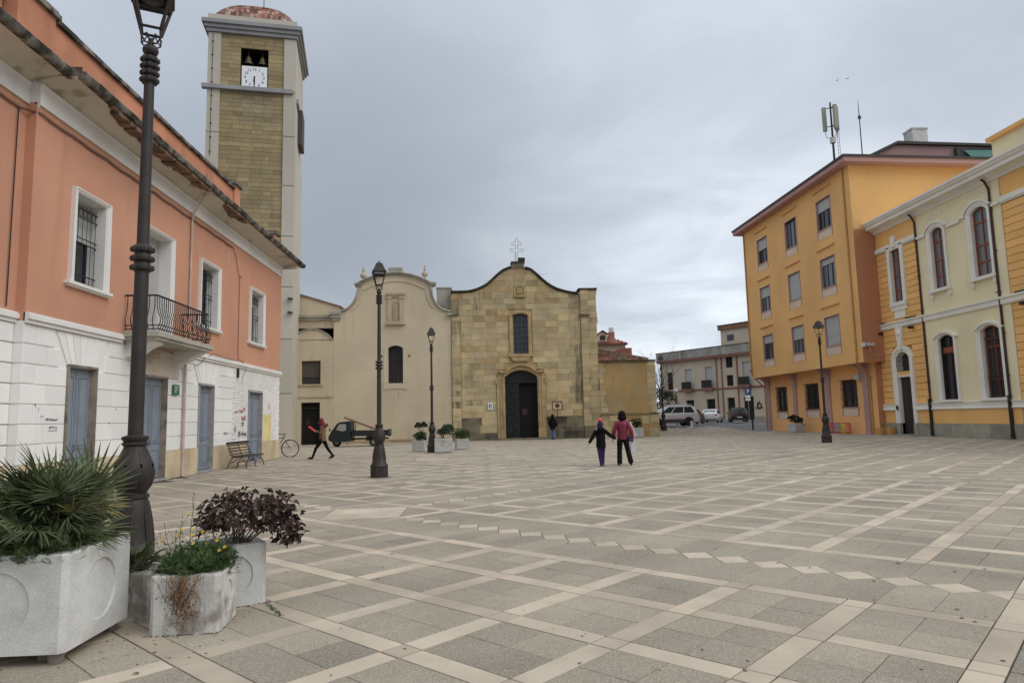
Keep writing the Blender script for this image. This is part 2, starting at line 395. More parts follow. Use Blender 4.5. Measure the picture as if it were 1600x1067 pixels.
def arc_top(a, b, z, rise, n=8):
    """points from (b,z) over an arched top back to (a,z)"""
    w = (b - a) / 2; cx = (a + b) / 2; rad = (w * w + rise * rise) / (2 * rise); cz = z + rise - rad
    A = math.asin(min(1, w / rad)) if rise <= w else math.pi - math.asin(w / rad)
    return [(cx + rad * math.sin(A - 2 * A * i / n), cz + rad * math.cos(A - 2 * A * i / n)) for i in range(n + 1)]
def spandrel(mb, a, b, z, rise, d0, d1, tone=None, n=8):
    """fills the two corners above an arch inside a rectangular hole whose top is z+rise"""
    p = arc_top(a, b, z, rise, n)[::-1]; top = z + rise
    for i in range(n):
        q = [p[i], p[i + 1], (p[i + 1][0], top + .001), (p[i][0], top + .001)]
        mb.ext(q, d0, d1, 'd', tone)
def text_mesh(body, size, M, mat, parent, name, ext=.004, align='CENTER'):
    cu = bpy.data.curves.new(name, 'FONT'); cu.body = body; cu.size = size; cu.extrude = ext; cu.align_x = align; cu.align_y = 'CENTER'
    cu.resolution_u = 2
    o = bpy.data.objects.new(name, cu); COL.objects.link(o)
    dg = bpy.context.evaluated_depsgraph_get(); dg.update()
    me = bpy.data.meshes.new_from_object(o.evaluated_get(dg)); me.transform(M)
    bpy.data.objects.remove(o); bpy.data.curves.remove(cu)
    me.materials.clear(); me.materials.append(mat)
    r = bpy.data.objects.new(name, me); COL.objects.link(r)
    if parent is not None: r.parent = parent; r.matrix_parent_inverse = parent_matrix(parent).inverted()
    return r
def face_text(F, s, d, z, flip):
    """matrix laying text on a facade frame; flip when s runs right to left as seen from outside"""
    k = -1 if flip else 1
    return F @ Matrix(((k, 0, 0, s), (0, 0, 1, d), (0, 1, 0, z), (0, 0, 0, 1)))
def bez(p, n=12):
    """smooth catmull-rom through points"""
    p = [Vector(q) for q in p]; out = []
    for i in range(len(p) - 1):
        a, b, c, d = p[max(i - 1, 0)], p[i], p[i + 1], p[min(i + 2, len(p) - 1)]
        for k in range(n):
            t = k / n
            out.append(.5 * ((2 * b) + (c - a) * t + (2 * a - 5 * b + 4 * c - d) * t * t + (3 * b - a - 3 * c + d) * t ** 3))
    out.append(p[-1]); return out
def sm(x): x = max(0., min(1., x)); return x * x * (3 - 2 * x)
def H(x, y):
    """ground height: the plaza is level, the street beyond climbs half a metre"""
    return .58 * sm((y - 50) / 8) * (1 - sm((x - 19) / 4) * (1 - sm((y - 60) / 6)))

# ------------------------------------------------------------------ ground and paving
g = MB()
nx, ny = 60, 60
xs = [-260 + 600 * i / nx for i in range(nx + 1)]; 
def axis(lo, hi, a, b, n1, n2):
    out = [lo + (a - lo) * i / n1 for i in range(n1)] + [a + (b - a) * i / n2 for i in range(n2)] + [b + (hi - b) * i / n1 for i in range(n1 + 1)]
    return out
xs = axis(-700, 800, -20, 60, 8, 60); ys = axis(-300, 1500, 40, 100, 8, 50)
vs_ = [(x, y, H(x, y) - .13) for y in ys for x in xs]; w = len(xs)
g.add(vs_, [(j * w + i, j * w + i + 1, (j + 1) * w + i + 1, (j + 1) * w + i) for j in range(len(ys) - 1) for i in range(w - 1)])
o = g.build('ground', M_asph, kind='structure', local=True, smooth=True)
PK, POX, POY = 0.69568, -1.94475, 4.71179
def AB(a, b): return (POX + PK * (a + b), POY + PK * (a - b))
pieces = {'paving_slab': [], 'band_stone': [], 'crossing_stone': [], 'diamond_tile': []}
def put(kind, poly, mat, grey=0.): pieces[kind].append(([AB(*p) for p in poly], mat, grey))
G_ = .006
def rect(a0, a1, b0, b1, g=G_): return [(a0 + g, b0 + g), (a1 - g, b0 + g), (a1 - g, b1 - g), (a0 + g, b1 - g)]
def shrink(poly, k=.985):
    n = len(poly); cx = sum(p[0] for p in poly) / n; cy = sum(p[1] for p in poly) / n
    return [(cx + (p[0] - cx) * k, cy + (p[1] - cy) * k) for p in poly]
def visible(x, y):
    if y > 56 or y < -1: return False
    if x < -9.3 and y < 31.5: return False
    if x < -15 or x > 25.3: return False
    if y > 49.3 and not (12.6 < x < 25.3): return False
    if x > y * 1.2 + 8: return False
    return True
RA = range(-8, 60); RB = range(-52, 12)
def eA(i): return (i - 4) % 11          # 0,1: first and second cell of a strip; as a line 0 and 2 are its edges
def eB(j): return (j + 6) % 11
for i in RA:
    for j in RB:
        cx, cy = AB(i + .5, j + .5)
        if not visible(cx, cy): continue
        if j >= 4:
            if j == 4: put('crossing_stone', rect(i - .1, i + .1, j - .1, j + .1), M_band); put('band_stone', rect(i + .1, i + .9, j - .1, j + .1), M_band)
            for u in (0, 1):
                for v in (0, 1):
                    put('paving_slab', rect(i + .5 * u, i + .5 + .5 * u, max(j + .5 * v, 4.1), j + .5 + .5 * v), M_slab, 1.)
            continue
        la, lb = eA(i) != 1, eB(j) != 1
        if la and lb: put('crossing_stone', rect(i - .1, i + .1, j - .1, j + .1), M_band)
        if la and (eB(j) > 1 or eA(i) in (0, 2)):
            put('band_stone', rect(i - .1, i + .1, j + (0 if eB(j) == 1 else .1), j + (1 if eB(j) == 0 else .9)), M_band)
        if lb and (eA(i) > 1 or eB(j) in (0, 2)):
            put('band_stone', rect(i + (0 if eA(i) == 1 else .1), i + (1 if eA(i) == 0 else .9), j - .1, j + .1), M_band)
        if eA(i) > 1 and eB(j) > 1:
            for u in (0, 1):
                for v in (0, 1): put('paving_slab', rect(i + .1 + .4 * u, i + .5 + .4 * u, j + .1 + .4 * v, j + .5 + .4 * v, .003), M_slab)
def clip(poly, ax, lim):
    out = []
    for k in range(len(poly)):
        p, q = poly[k - 1], poly[k]
        if (p[ax] <= lim) != (q[ax] <= lim):
            t = (lim - p[ax]) / (q[ax] - p[ax]); out.append((p[0] + (q[0] - p[0]) * t, p[1] + (q[1] - p[1]) * t))
        if q[ax] <= lim: out.append(q)
    return out
def strip(lo, t0, t1, swap):
    """chain of diamonds along a strip; lo is its first line, t0..t1 its run"""
    n = int(math.ceil((t1 - t0) / .4 - 1e-6)); c1 = lo + 1
    for k in range(n):
        c = t0 + .4 * k; last = k == n - 1
        ps = [('diamond_tile', [(c1, c), (c1 + .2, c + .2), (c1, c + .4), (c1 - .2, c + .2)])]
        for sg in (-1, 1):
            e = c1 + .9 * sg; m = c1 + .2 * sg
            ps.append(('paving_slab', [(e, c + .2), (e, c + .6), (m, c + .6), (c1, c + .4), (m, c + .2)] if not last else [(e, c + .2), (e, c + .4), (c1, c + .4), (m, c + .2)]))
            if k == 0: ps.append(('paving_slab', [(e, c), (e, c + .2), (m, c + .2), (c1, c)]))
        for kind, p in ps:
            p = clip(p, 1, t1)
            if len(p) < 3: continue
            if swap: p = [(q[1], q[0]) for q in p]
            if not visible(*AB(*p[0])): continue
            put(kind, shrink(p, .99 if kind == 'paving_slab' else .97), M_band if kind == 'diamond_tile' else M_slab)
for lo in (4, 15, 26, 37, 48):
    for st in (-50, -39, -28, -17, -6): strip(lo, st + 2.1, min(st + 10.9, 3.9), False)
for lo in (-50, -39, -28, -17, -6):
    for st in (-7, 4, 15, 26, 37, 48): strip(lo, st + 2.1, st + 10.9, True)
for a in (4, 15, 26, 37, 48):
    for b in (-50, -39, -28, -17, -6):
        A_, B_ = a + 1, b + 1
        if not visible(*AB(A_, B_)): continue
        put('diamond_tile', shrink([(A_ - .9, B_), (A_ - .45, B_ - .45), (A_ + .45, B_ + .45), (A_, B_ + .9)], .99), M_band)
        put('diamond_tile', shrink([(A_, B_ - .9), (A_ + .9, B_), (A_ + .45, B_ + .45), (A_ - .45, B_ - .45)], .99), M_band)
        for sx in (-1, 1):
            for sy in (-1, 1):
                put('paving_slab', shrink([(A_ + .9 * sx, B_ + .9 * sy), (A_, B_ + .9 * sy), (A_ + .9 * sx, B_)], .98), M_slab)
plaza = MB()
for x0 in range(-16, 26, 2):
    for y0 in range(-2, 56, 2):
        if y0 >= 49 and x0 < 12: continue
        gz = lambda x, y: H(x, y) - (.07 if y > 48.5 else .012)
        plaza.quad((x0, y0, gz(x0, y0)), (x0 + 2, y0, gz(x0 + 2, y0)), (x0 + 2, y0 + 2, gz(x0 + 2, y0 + 2)), (x0, y0 + 2, gz(x0, y0 + 2)))
plaza_o = plaza.build('plaza', M_grout, kind='structure', local=True)
LIM = {'paving_slab': 290, 'band_stone': 230, 'crossing_stone': 80, 'diamond_tile': 60}
cf = Vector((_F.x, _F.y)).normalized()
for kind, lst in pieces.items():
    def key(p):
        cx = sum(q[0] for q in p[0]) / len(p[0]); cy = sum(q[1] for q in p[0]) / len(p[0])
        ok = abs(cx - cy * .05) < cy * .80 + .25 and cy > 3.2
        return (0 if ok else 1, cy)
    lst.sort(key=key)
    rest = {}
    for n, (poly, mat, grey) in enumerate(lst):
        t = rnd.uniform(-.7, .7) if mat is M_slab else rnd.uniform(-.8, .6)
        if rnd.random() < .06: t -= .55
        if grey: t -= .9
        if n < LIM[kind]:
            mb = MB(); dz = rnd.uniform(-.0012, .0012)
            hz = 0.
            mb.slab(poly, hz - .012, hz + dz, .003, tone=t)
            mb.build(kind, mat, plaza_o)
        else:
            mb = rest.setdefault(mat.name, MB()); c = poly[0]
            hs = [H(*p) for p in poly]
            if max(hs) > 0: mb.add([(p[0], p[1], h) for p, h in zip(poly, hs)], [tuple(range(len(poly)))], t)
            else:
                nn = len(poly)
                mb.add([(p[0], p[1], 0) for p in poly] + [(p[0], p[1], -.012) for p in poly],
                       [tuple(range(nn))] + [(i, nn + i, nn + (i + 1) % nn, (i + 1) % nn) for i in range(nn)], t)
    for mn, mb in rest.items():
        mb.build({'paving_slab': 'far_paving_slabs', 'band_stone': 'far_band_stones', 'crossing_stone': 'far_crossing_stones', 'diamond_tile': 'far_diamond_tiles'}[kind],
                 bpy.data.materials[mn], plaza_o, kind='stuff')
deb = MB()
for i in range(150):
    y = 3.6 + rnd.random() ** 1.6 * 34; x = rnd.uniform(-.75, .78) * y
    if x < -8.8 or x > 24: continue
    r = rnd.uniform(.006, .022); a0 = rnd.uniform(0, 6.28)
    pts = [(x + r * (1 + .4 * math.sin(3 * q + a0)) * math.cos(q + a0), y + .6 * r * math.sin(q + a0), .004 + .25 * r * (q % 2)) for q in (0, 1.2, 2.3, 3.3, 4.4, 5.4)]
    deb.add(pts, [(0, 1, 2, 3, 4, 5)], rnd.uniform(-.5, .5))
deb.build('fallen_leaf_litter', M_twig, kind='stuff')
# ================================================================== left building (salmon upper floor over white rusticated ground floor)
LB = thing('corner_building', 'salmon plastered building on white rusticated ground floor with crumbling dark cornice, at the left', 'building', (-9.05, 22, 0))
S0, SN, S1 = 2.0, 13.85, 31.2          # recessed near section, near corner, far corner
doors = [(15.35, 16.48, 0, 2.87), (18.75, 20.1, 0, 2.87), (22.36, 23.58, 0, 2.81), (27.05, 28.72, 0, 2.78)]
wins = [(15.33, 16.5, 4.74, 6.80), (18.5, 20.0, 3.90, 6.90), (22.25, 23.62, 4.74, 6.82), (27.08, 28.53, 4.74, 6.82)]
m = MB(FL)
m.wall(SN, S1, 0, 3.66, doors, .42, -.03)
m.wall(S0, SN, 0, 3.66, [], .3, -.23)
m.quad((SN, -.03, 0), (SN, -.23, 0), (SN, -.23, 3.66), (SN, -.03, 3.66))
m.build('ground_floor_wall', M_white, LB)
m = MB(FL)
m.wall(SN, S1, 3.66, 8.22, wins, 0, 0)
m.wall(S0, SN, 3.66, 8.22, [], .3, -.2)
m.quad((SN, 0, 3.66), (SN, -.2, 3.66), (SN, -.2, 8.22), (SN, 0, 8.22))
m.build('upper_wall', M_salmon, LB)
# closing walls and roof
m = MB(FL)
m.quad((S1, -.03, 0), (S1, -14, 0), (S1, -14, 9), (S1, -.03, 9)); m.quad((S0, -.2, 0), (S0, -14, 0), (S0, -14, 9), (S0, -.2, 9))
m.quad((S0, -14, 0), (S1, -14, 0), (S1, -14, 9), (S0, -14, 9))
m.build('end_wall', M_salmon, LB)
m = MB(FL); m.box(S0, S1, -14, -.05, 9.02, 9.15); m.build('roof', M_roofedge, LB)
m = MB(FL); m.box(S0 + .1, S1 - .1, -.62, -.60, .05, 8.1); m.build('inner_dark_wall', M_darkin, LB)
# beige marble plinth slabs
def cut(a, b, holes, step, jit=0.):
    """intervals of [a,b] outside holes, split in pieces of about step"""
    iv = [(a, b)]
    for h0, h1 in holes:
        nv = []
        for x, y in iv:
            if h1 <= x or h0 >= y: nv.append((x, y)); continue
            if h0 > x: nv.append((x, h0))
            if h1 < y: nv.append((h1, y))
        iv = nv
    out = []
    for x, y in iv:
        n = max(1, round((y - x) / step)); c = [x + (y - x) * i / n for i in range(n + 1)]
        for i in range(1, n): c[i] += rnd.uniform(-jit, jit)
        out += [(c[i], c[i + 1]) for i in range(n) if c[i + 1] - c[i] > .05]
    return out
for a, b in cut(SN, S1, [(d[0] - .02, d[1] + .02) for d in doors], .62):
    m = MB(FL); m.slab([(a + .003, 0), (b - .003, 0), (b - .003, .80), (a + .003, .80)], -.03, .035, .004, 'd', rnd.uniform(-.5, .5)); m.build('plinth_slab', M_beige, LB)
m = MB(FL)
for a, b in cut(S0, SN, [], .7): m.slab([(a + .004, 0), (b - .004, 0), (b - .004, .80), (a + .004, .80)], -.23, -.165, .004, 'd', rnd.uniform(-.5, .5))
m.build('recessed_plinth_slabs', M_beige, LB)
# rusticated blocks
z0 = .80; CH_ = (3.62 - .80) / 7
vous = [(14.75, 17.1, 15.35, 16.48), (21.7, 24.25, 22.36, 23.58)]
def rust(a, b, zz, zt, t=None, nm='rusticated_block', d0=-.03, d1=-.002):
    m = MB(FL); g = .008
    m.slab([(a + g, zz + g), (b - g, zz + g), (b - g, zt - g), (a + g, zt - g)], d0, d1, .012, 'd', rnd.uniform(-.5, .5) if t is None else t)
    m.build(nm, M_white, LB)
for r in range(7):
    za_, zb_ = z0 + r * CH_, z0 + (r + 1) * CH_
    holes = [(d[0] - .01, d[1] + .01) for d in doors[:3] if za_ < d[3] - .05]
    if r >= 5:
        holes += [(v[0] + (.30 if r == 5 else 0.12), v[1] - (.30 if r == 5 else .12)) for v in vous]
        holes += [(18.3, 20.85)]
    else: holes += []
    if r >= 5 or True: holes.append((25.4, 40))
    off = (r % 2) * .38
    for a, b in cut(SN, SN + .42 + off, holes, 2): rust(a, b, za_, zb_)
    for a, b in cut(SN + .42 + off, 25.4, holes, .72, .03): rust(a, b, za_, zb_)
for v in vous:      # flared voussoirs over the doors
    n = 7; zb_, zt = 2.86, 3.62
    for i in range(n):
        b0 = v[2] + (v[3] - v[2]) * i / n; b1 = v[2] + (v[3] - v[2]) * (i + 1) / n
        t0 = v[0] + .14 + (v[1] - v[0] - .28) * i / n; t1 = v[0] + .14 + (v[1] - v[0] - .28) * (i + 1) / n
        m = MB(FL); g = .010
        m.slab([(b0 + g, zb_ + g), (b1 - g, zb_ + g), (t1 - g, zt - g), (t0 + g, zt - g)], -.03, -.002, .010, 'd', rnd.uniform(-.5, .5)); m.build('voussoir', M_white, LB)
m = MB(FL)
m.box(18.3, 20.85, -.03, .012, 2.9, 3.62); m.build('smooth_lintel', M_cove, LB)
# thin painted brick courses at the far end
m = MB(FL); r = 0; z = .80
while z < 3.6:
    holes = [(27.03, 28.74)] if z < 2.8 else []
    for a, b in cut(25.4 + (r % 2) * .12, 30.85, holes, .25): m.slab([(a + .004, z + .005), (b - .004, z + .005), (b - .004, z + .088), (a + .004, z + .088)], -.03, .004, .006, 'd', rnd.uniform(-.8, .5))
    z += .094; r += 1
m.build('painted_brick_facing', M_white, LB, kind='stuff')
for r in range(14):
    z = .80 + r * .2; rust(30.87, 31.2 - (r % 2) * .06, z, z + .2)
for r in range(7): 
    m = MB(FL); zz = z0 + r * CH_
    for a, b in cut(S0 + (r % 2) * .3, SN - .02, [], .72): m.slab([(a + .012, zz + .012), (b - .012, zz + .012), (b - .012, zz + CH_ - .012), (a + .012, zz + CH_ - .012)], -.23, -.175, .012, 'd', rnd.uniform(-.4, .4))
    m.build('recessed_block_course', M_white, LB)
m = MB(FL)
for r in range(7):
    zz = z0 + r * CH_; m.box(SN - .024, SN + .02, -.19, -.004, zz + .012, zz + CH_ - .012, rnd.uniform(-.4, .4))
m.box(SN - .03, SN, -.19, .034, 0, .795, 0)
m.build('corner_return_blocks', M_white, LB)
# string course
m = MB(FL)
for a, b, d in ((SN - .0, 17.5, 0), (21.0, S1 + .05, 0), (S0, SN + .0, -.2)):
    m.box(a, b, d - .03, d + .055, 3.62, 3.70); m.box(a, b, d - .03, d + .10, 3.702, 3.80); m.box(a, b, d - .03, d + .065, 3.802, 3.835)
m.build('string_course', M_whitetrim, LB)
# doors
for i, (a, b, c, e) in enumerate(doors):
    d = thing('x', '', '') if False else None
    m = MB(FL); c0 = -.17; mid = (a + b) / 2
    m.box(a, b, c0 - .04, c0, .02, e); dr = m.build('double_door', M_bluedoor, LB)
    for x0, x1 in ((a + .03, mid - .012), (mid + .012, b - .03)):
        m = MB(FL); m.box(x0, x1, c0 + .003, c0 + .035, .08, e - .05)
        w_ = (x1 - x0)
        lf = m.build('door_leaf', M_bluedoor, dr)
        m = MB(FL)
        for zz, zt in ((.22, .85), (1.05, e - .22)):
            p = [(x0 + .09, zz), (x1 - .09, zz), (x1 - .09, zt), (x0 + .09, zt)]
            m.sweep(p, [(c0 + .036, -.02), (c0 + .055, -.012), (c0 + .055, .012), (c0 + .036, .02)], close=True, tone=-.3)
            m.slab([(x0 + .13, zz + .04), (x1 - .13, zz + .04), (x1 - .13, zt - .04), (x0 + .13, zt - .04)], c0 + .036, c0 + .050, .02, 'd')
        m.build('raised_panel', M_bluedoor, dr)
    m = MB(FL); m.tube([(mid - .05, c0 + .05, 1.0), (mid - .05, c0 + .09, 1.0), (mid - .05, c0 + .09, 1.12), (mid - .05, c0 + .05, 1.12)], .01, 5); m.build('door_handle', M_iron, dr)
    mt = M_reveal if i < 2 else M_greymarble
    m = MB(FL)
    m.box(a - .004, a + .02, -.17, .04, .02, e + .02); m.box(b - .02, b + .004, -.17, .04, .02, e + .02); m.box(a - .004, b + .004, -.17, .04, e + .001, e + .045)
    m.build('stone_door_lining', mt, LB)
    m = MB(FL); m.box(a - .05, b + .05, -.36, .10, 0.004, .05); m.build('threshold', M_greymarble, LB)
# upper windows: frame, reveals, shutter, grille
for i, (a, b, c, e) in enumerate(wins):
    balc = i == 1
    p = [(a, c), (a, e), (b, e), (b, c)]
    m = MB(FL)
    prof = [(.0, .0), (.05, .0), (.05, .035), (.075, .045), (.075, .12), (.10, .135), (.10, .19), (.0, .19)]
    m.sweep(p, prof)
    wf = m.build('window_surround', M_whitetrim, LB)
    m = MB(FL); m.reveal(a, b, c, e, .0, -.42); m.build('window_reveal', M_whitetrim, wf)
    if not balc:
        m = MB(FL); m.box(a - .30, b + .30, -.1, .13, c - .07, c); m.box(a - .26, b + .26, 0, .09, c - .11, c - .0702); m.build('window_sill', M_whitetrim, wf)
    # roller shutter covering the upper part
    sh = {0: .48, 1: 1.0, 2: .0, 3: .25}[i]; zb_ = e - (e - c) * sh
    m = MB(FL); z = e
    while z - .055 >= zb_ - .001 and sh > 0:
        m.box(a + .03, b - .03, -.335, -.32, z - .050, z - .004, rnd.uniform(-.3, .3)); z -= .055
    if sh > 0: m.build('roller_shutter', M_shut, LB)
    m = MB(FL); m.box(a, b, -.42, -.40, c, e); pn = m.build('window_pane', M_glass, wf)
    m = MB(FL); mid = (a + b) / 2
    for x in (a + .03, mid, b - .03): m.box(x - .03, x + .03, -.40, -.365, c, e)
    for z in (c + .04, e - .04, (c + e) / 2 + .2): m.box(a, b, -.40, -.37, z - .03, z + .03)
    m.build('window_sash', M_iron if i != 1 else M_shut, wf)
    if not balc:
        m = MB(FL); d = -.16; n = 7
        for k_ in range(n): 
            x = a + .06 + (b - a - .12) * k_ / (n - 1); m.tube([(x, d, c + .02), (x, d, e - .12)], .008, 4)
        for z in (c + .10, c + .28, (c + e) / 2, (c + e) / 2 + .12, e - .42, e - .22): m.box(a + .0, b - .0, d - .010, d + .010, z - .012, z + .012)
        for k_ in range(n - 1):
            x = a + .06 + (b - a - .12) * (k_ + .5) / (n - 1)
            for q in (-1, 1): m.tube([(x, d, e - .42), (x + q * .07, d, e - .34), (x + q * .05, d, e - .24), (x, d, e - .14)], .007, 4)
        m.build('window_grille', M_iron, LB)
# balcony
m = MB(FL)
m.slab([(17.5, 0.0), (21.0, 0.0), (21.0, .92), (17.5, .92)], 3.74, 3.90, .01, 'z', bottom=True)
for v in m.v[:0]: pass
bal = MB(); bal_v = [(17.45, 0), (21.05, 0), (21.05, .95), (17.45, .95)]
m = MB(FL)
m.box(17.45, 21.05, 0, .95, 3.78, 3.90); m.box(17.50, 21.0, 0, .90, 3.70, 3.779); bc = m.build('balcony_slab', M_greytrim, LB)
for x in (17.75, 20.45):
    m = MB(FL); m.ext([(0, 3.70), (.78, 3.70), (.80, 3.62), (.55, 3.52), (.35, 3.36), (0, 3.28)], x, x + .32, 's'); m.build('balcony_corbel', M_whitetrim, bc)
rail = thing('x', '', '') if False else None
def rp(z):     # belly of the bars
    t = (z - 3.95) / .88; return .04 + .10 * math.exp(-((t - .30) / .22) ** 2)
m = MB(FL)
c4 = [(17.6, 0.02), (17.6, .82), (20.85, .82), (20.85, .02)]
for z, r_ in ((4.85, .026), (4.08, .014), (3.98, .014)): m.tube([(x, d + (0 if z > 4.5 else rp(z) * (1 if d > .5 else 0)), z) for x, d in c4], r_, 6)
m.build('balcony_rail', M_iron, bc)
for sname, p0, p1, n, od in (('f', (17.6, .82), (20.85, .82), 27, (0, 1)), ('l', (17.6, .08), (17.6, .76), 6, (-1, 0)), ('r', (20.85, .08), (20.85, .76), 6, (1, 0))):
    for k_ in range(n):
        t = k_ / (n - 1); x = p0[0] + (p1[0] - p0[0]) * t; d = p0[1] + (p1[1] - p0[1]) * t
        zs_ = [3.96, 4.05, 4.12, 4.2, 4.28, 4.4, 4.55, 4.85]
        m = MB(FL); m.tube([(x + od[0] * (rp(z) - .04), d + od[1] * (rp(z) - .04), z) for z in zs_], .013, 4); m.build('balcony_bar', M_iron, bc)
# frieze, cove, cornice
def prof_run(name, mat, prof, a, b, dd, tone=0):
    m = MB(FL); m.ext([(p[0] + dd, p[1]) for p in prof], a, b, 's', tone); return m.build(name, mat, LB)
fr = [(-.05, 8.18), (.05, 8.18), (.05, 8.58), (.085, 8.60), (.085, 8.63), (.05, 8.645), (-.05, 8.645)]
cove = [(-.05, 8.646), (.05, 8.646), (.07, 8.67), (.13, 8.71), (.24, 8.75), (.42, 8.785), (.62, 8.80), (.70, 8.805), (.70, 8.90), (-.05, 8.90)]
corn = [(-.2, 8.952), (.70, 8.952), (.70, 8.80), (.80, 8.80), (.86, 8.86), (.90, 8.95), (.93, 9.06), (.93, 9.13), (-.2, 9.13)]
for a, b, dd in ((SN, S1 + .0, 0), (S0, SN + .0, -.2)):
    prof_run('frieze', M_whitetrim, fr, a, b, dd); prof_run('cornice_cove', M_cove, cove, a, b, dd)
# ragged cornice edge in pieces, some spalled
m = MB(FL); m.quad((SN + .001, -.3, 8.1), (SN + .001, .06, 8.1), (SN + .001, .06, 8.7), (SN + .001, .62, 8.86), (SN + .001, .62, 8.95), (SN + .001, -.3, 8.95)); m.build('cornice_return_face', M_whitetrim, LB)
m = MB(FL); m.box(SN - .03, SN - .001, .40, .875, 8.785, 8.975); m.build('cornice_corner_piece', M_grimy, LB)
x = S0
while x < S1 + .9:
    w_ = rnd.uniform(.35, .75); dd = -.2 if x < SN - .1 else 0; b = min(x + w_, S1 + .9)
    j1, j2, j3 = rnd.uniform(-.012, .006), rnd.uniform(-.008, .008), rnd.uniform(-.01, .01)
    spall = (15.0 < x < 21.0) or (22.2 < x < 24.2)
    p = [(-.2, 8.902), (.70, 8.902), (.70, 8.80 + (.04 if spall else 0) + j3), (.80, 8.79 + (.04 if spall else 0) + j3), (.84 + j1, 8.82), (.87 + j1, 8.87), (.89 + j1, 8.93 + j2), (.87 + j1, 8.965 + j2), (-.2, 9.10)]
    prof_run('cornice_piece', M_grimy, p, x + .001, b - .001, dd, rnd.uniform(-.4, .4)); x = b
m = MB(FL)      # return of the cornice at the far end
m.ext([(S1, 8.56), (S1 + .5, 8.76), (S1 + .82, 8.80), (S1 + .82, 8.90), (S1, 8.90)], -1.2, .70, 'd'); m.build('cornice_return', M_cove, LB)
m = MB(FL); m.box(S1, S1 + .90, -1.2, .0, 8.905, 9.00); m.build('cornice_return_edge', M_grimy, LB)
# exposed broken underside of the cornice
m = MB(FL)
for a, b in ((15.2, 20.8), (22.3, 24.3)):
    x = a
    while x < b:
        w_ = rnd.uniform(.10, .30); q = math.sin((x - a) / (b - a) * math.pi) ** .5; d0 = .68 - .30 * q * rnd.uniform(.6, 1)
        zt = 8.785 - rnd.uniform(.0, .03)
        m.box(x, x + w_, d0, .80, zt - rnd.uniform(.02, .075), zt + .04, rnd.uniform(-.8, .8)); x += w_ * rnd.uniform(.7, 1.0)
m.build('spalled_brick_patch', M_brick, LB, kind='stuff')
# parapet with piers
par = [(13.75, 26.0, 10.45)]
m = MB(FL); m.box(14.4, 25.4, -.42, -.17, 9.13, 10.36); m.build('parapet_wall', M_salmon_stain, LB)
m = MB(FL); m.box(S0, 13.2, -.62, -.37, 9.13, 10.1); m.build('near_parapet_wall', M_salmon_stain, LB)
x = 14.5
while x < 25.4:
    b = min(x + rnd.uniform(.7, 1.1), 25.4); j = rnd.uniform(-.012, .012)
    m = MB(FL); m.box(x + .003, b - .003, -.50, -.08, 10.36 + j, 10.46 + j, rnd.uniform(-.5, .5)); m.build('coping_stone', M_grimy, LB); x = b
m = MB(FL); m.box(S0, 13.2, -.7, -.3, 10.1, 10.2); m.build('near_coping', M_grimy, LB)
for a, b, zt in ((13.25, 14.45, 10.42), (25.35, 25.95, 10.55), (30.55, 31.0, 10.05)):
    m = MB(FL); m.box(a, b, -.52, -.10, 9.13, zt); pr = m.build('parapet_pier', M_salmon_stain, LB)
    m = MB(FL); m.box(a - .08, b + .08, -.60, -.02, zt, zt + .10); m.box(a - .03, b + .03, -.54, -.06, zt + .1, zt + .17); m.build('pier_cap', M_grimy, pr)
m = MB(FL); m.box(25.95, 31.1, -.42, -.20, 9.13, 9.75); m.build('low_parapet', M_salmon_stain, LB)
m = MB(FL); m.box(25.95, 31.2, -.50, -.12, 9.75, 9.85); m.build('low_coping', M_grimy, LB)
# downpipes, cables, meter box, vents, sign
m = MB(FL); m.tube([(21.15, .07, .03), (21.15, .07, 3.62)], .045, 8); 
for z in (.9, 2.0, 3.1): m.tube([(21.15, .07, z), (21.15, .07, z + .05)], .055, 8)
m.build('lower_downpipe', M_pipe_p, LB)
m = MB(FL); m.tube([(21.35, .05, 4.95), (21.35, .05, 7.9), (21.3, .12, 8.15), (21.3, .45, 8.75)], .032, 8); m.build('upper_downpipe', M_pipe_p, LB)
m = MB(FL); pts = []
for i in range(60):
    s_ = 4 + (25.0 - 4) * i / 59; d = .035 if s_ > SN else -.165
    pts.append((s_, d, 8.05 - .035 * abs(math.sin(i * .9)) - .05))
m.tube(pts, .013, 5); m.tube([(p[0], p[1] + .012, p[2] + .03) for p in pts], .008, 4)
m.tube([(25.0, .035, 7.98), (25.3, .035, 7.7), (25.55, .035, 7.2), (25.72, .035, 7.05), (25.72, .03, 4.3), (25.75, .03, 3.95), (26.3, .04, 3.86)], .010, 5)
m.tube([(25.72, .035, 7.05), (25.95, .04, 7.1)], .012, 4)
m.tube([(13.55, -.165, 7.98), (13.55, -.17, 3.9)], .012, 5)
m.tube([(21.2, .1, 3.55), (21.4, .1, 3.42), (21.9, .08, 3.40), (22.3, .06, 3.5), (22.6, .08, 3.7), (23.2, .12, 3.9), (24.0, .13, 3.84), (25.6, .05, 3.86)], .010, 5)
m.tube([(26.0, .1, 3.85), (26.5, .06, 3.75), (26.5, .06, 3.5), (26.2, .05, 3.3), (26.3, .05, 2.95)], .007, 5)
m.build('wall_cables', M_iron, LB)
m = MB(FL); m.box(25.7, 25.82, 0, .07, 3.25, 3.58); m.build('meter_box', M_iron, LB)
for a, z in ((19.2, 3.38), (19.2, 3.02)):
    m = MB(FL); m.box(a, a + .34, .012, .025, z, z + .13); m.build('vent_plate', M_beige, LB)
m = MB(FL); m.box(20.42, 20.82, .035, .055, 2.42, 2.72); pl = m.build('green_wall_plate', M_green, LB)
m = MB(FL)
for k_ in range(3): m.box(20.5, 20.74 - .05 * k_, .0555, .0575, 2.64 - k_ * .07, 2.665 - k_ * .07)
m.build('plate_lettering', M_whitetrim, pl)
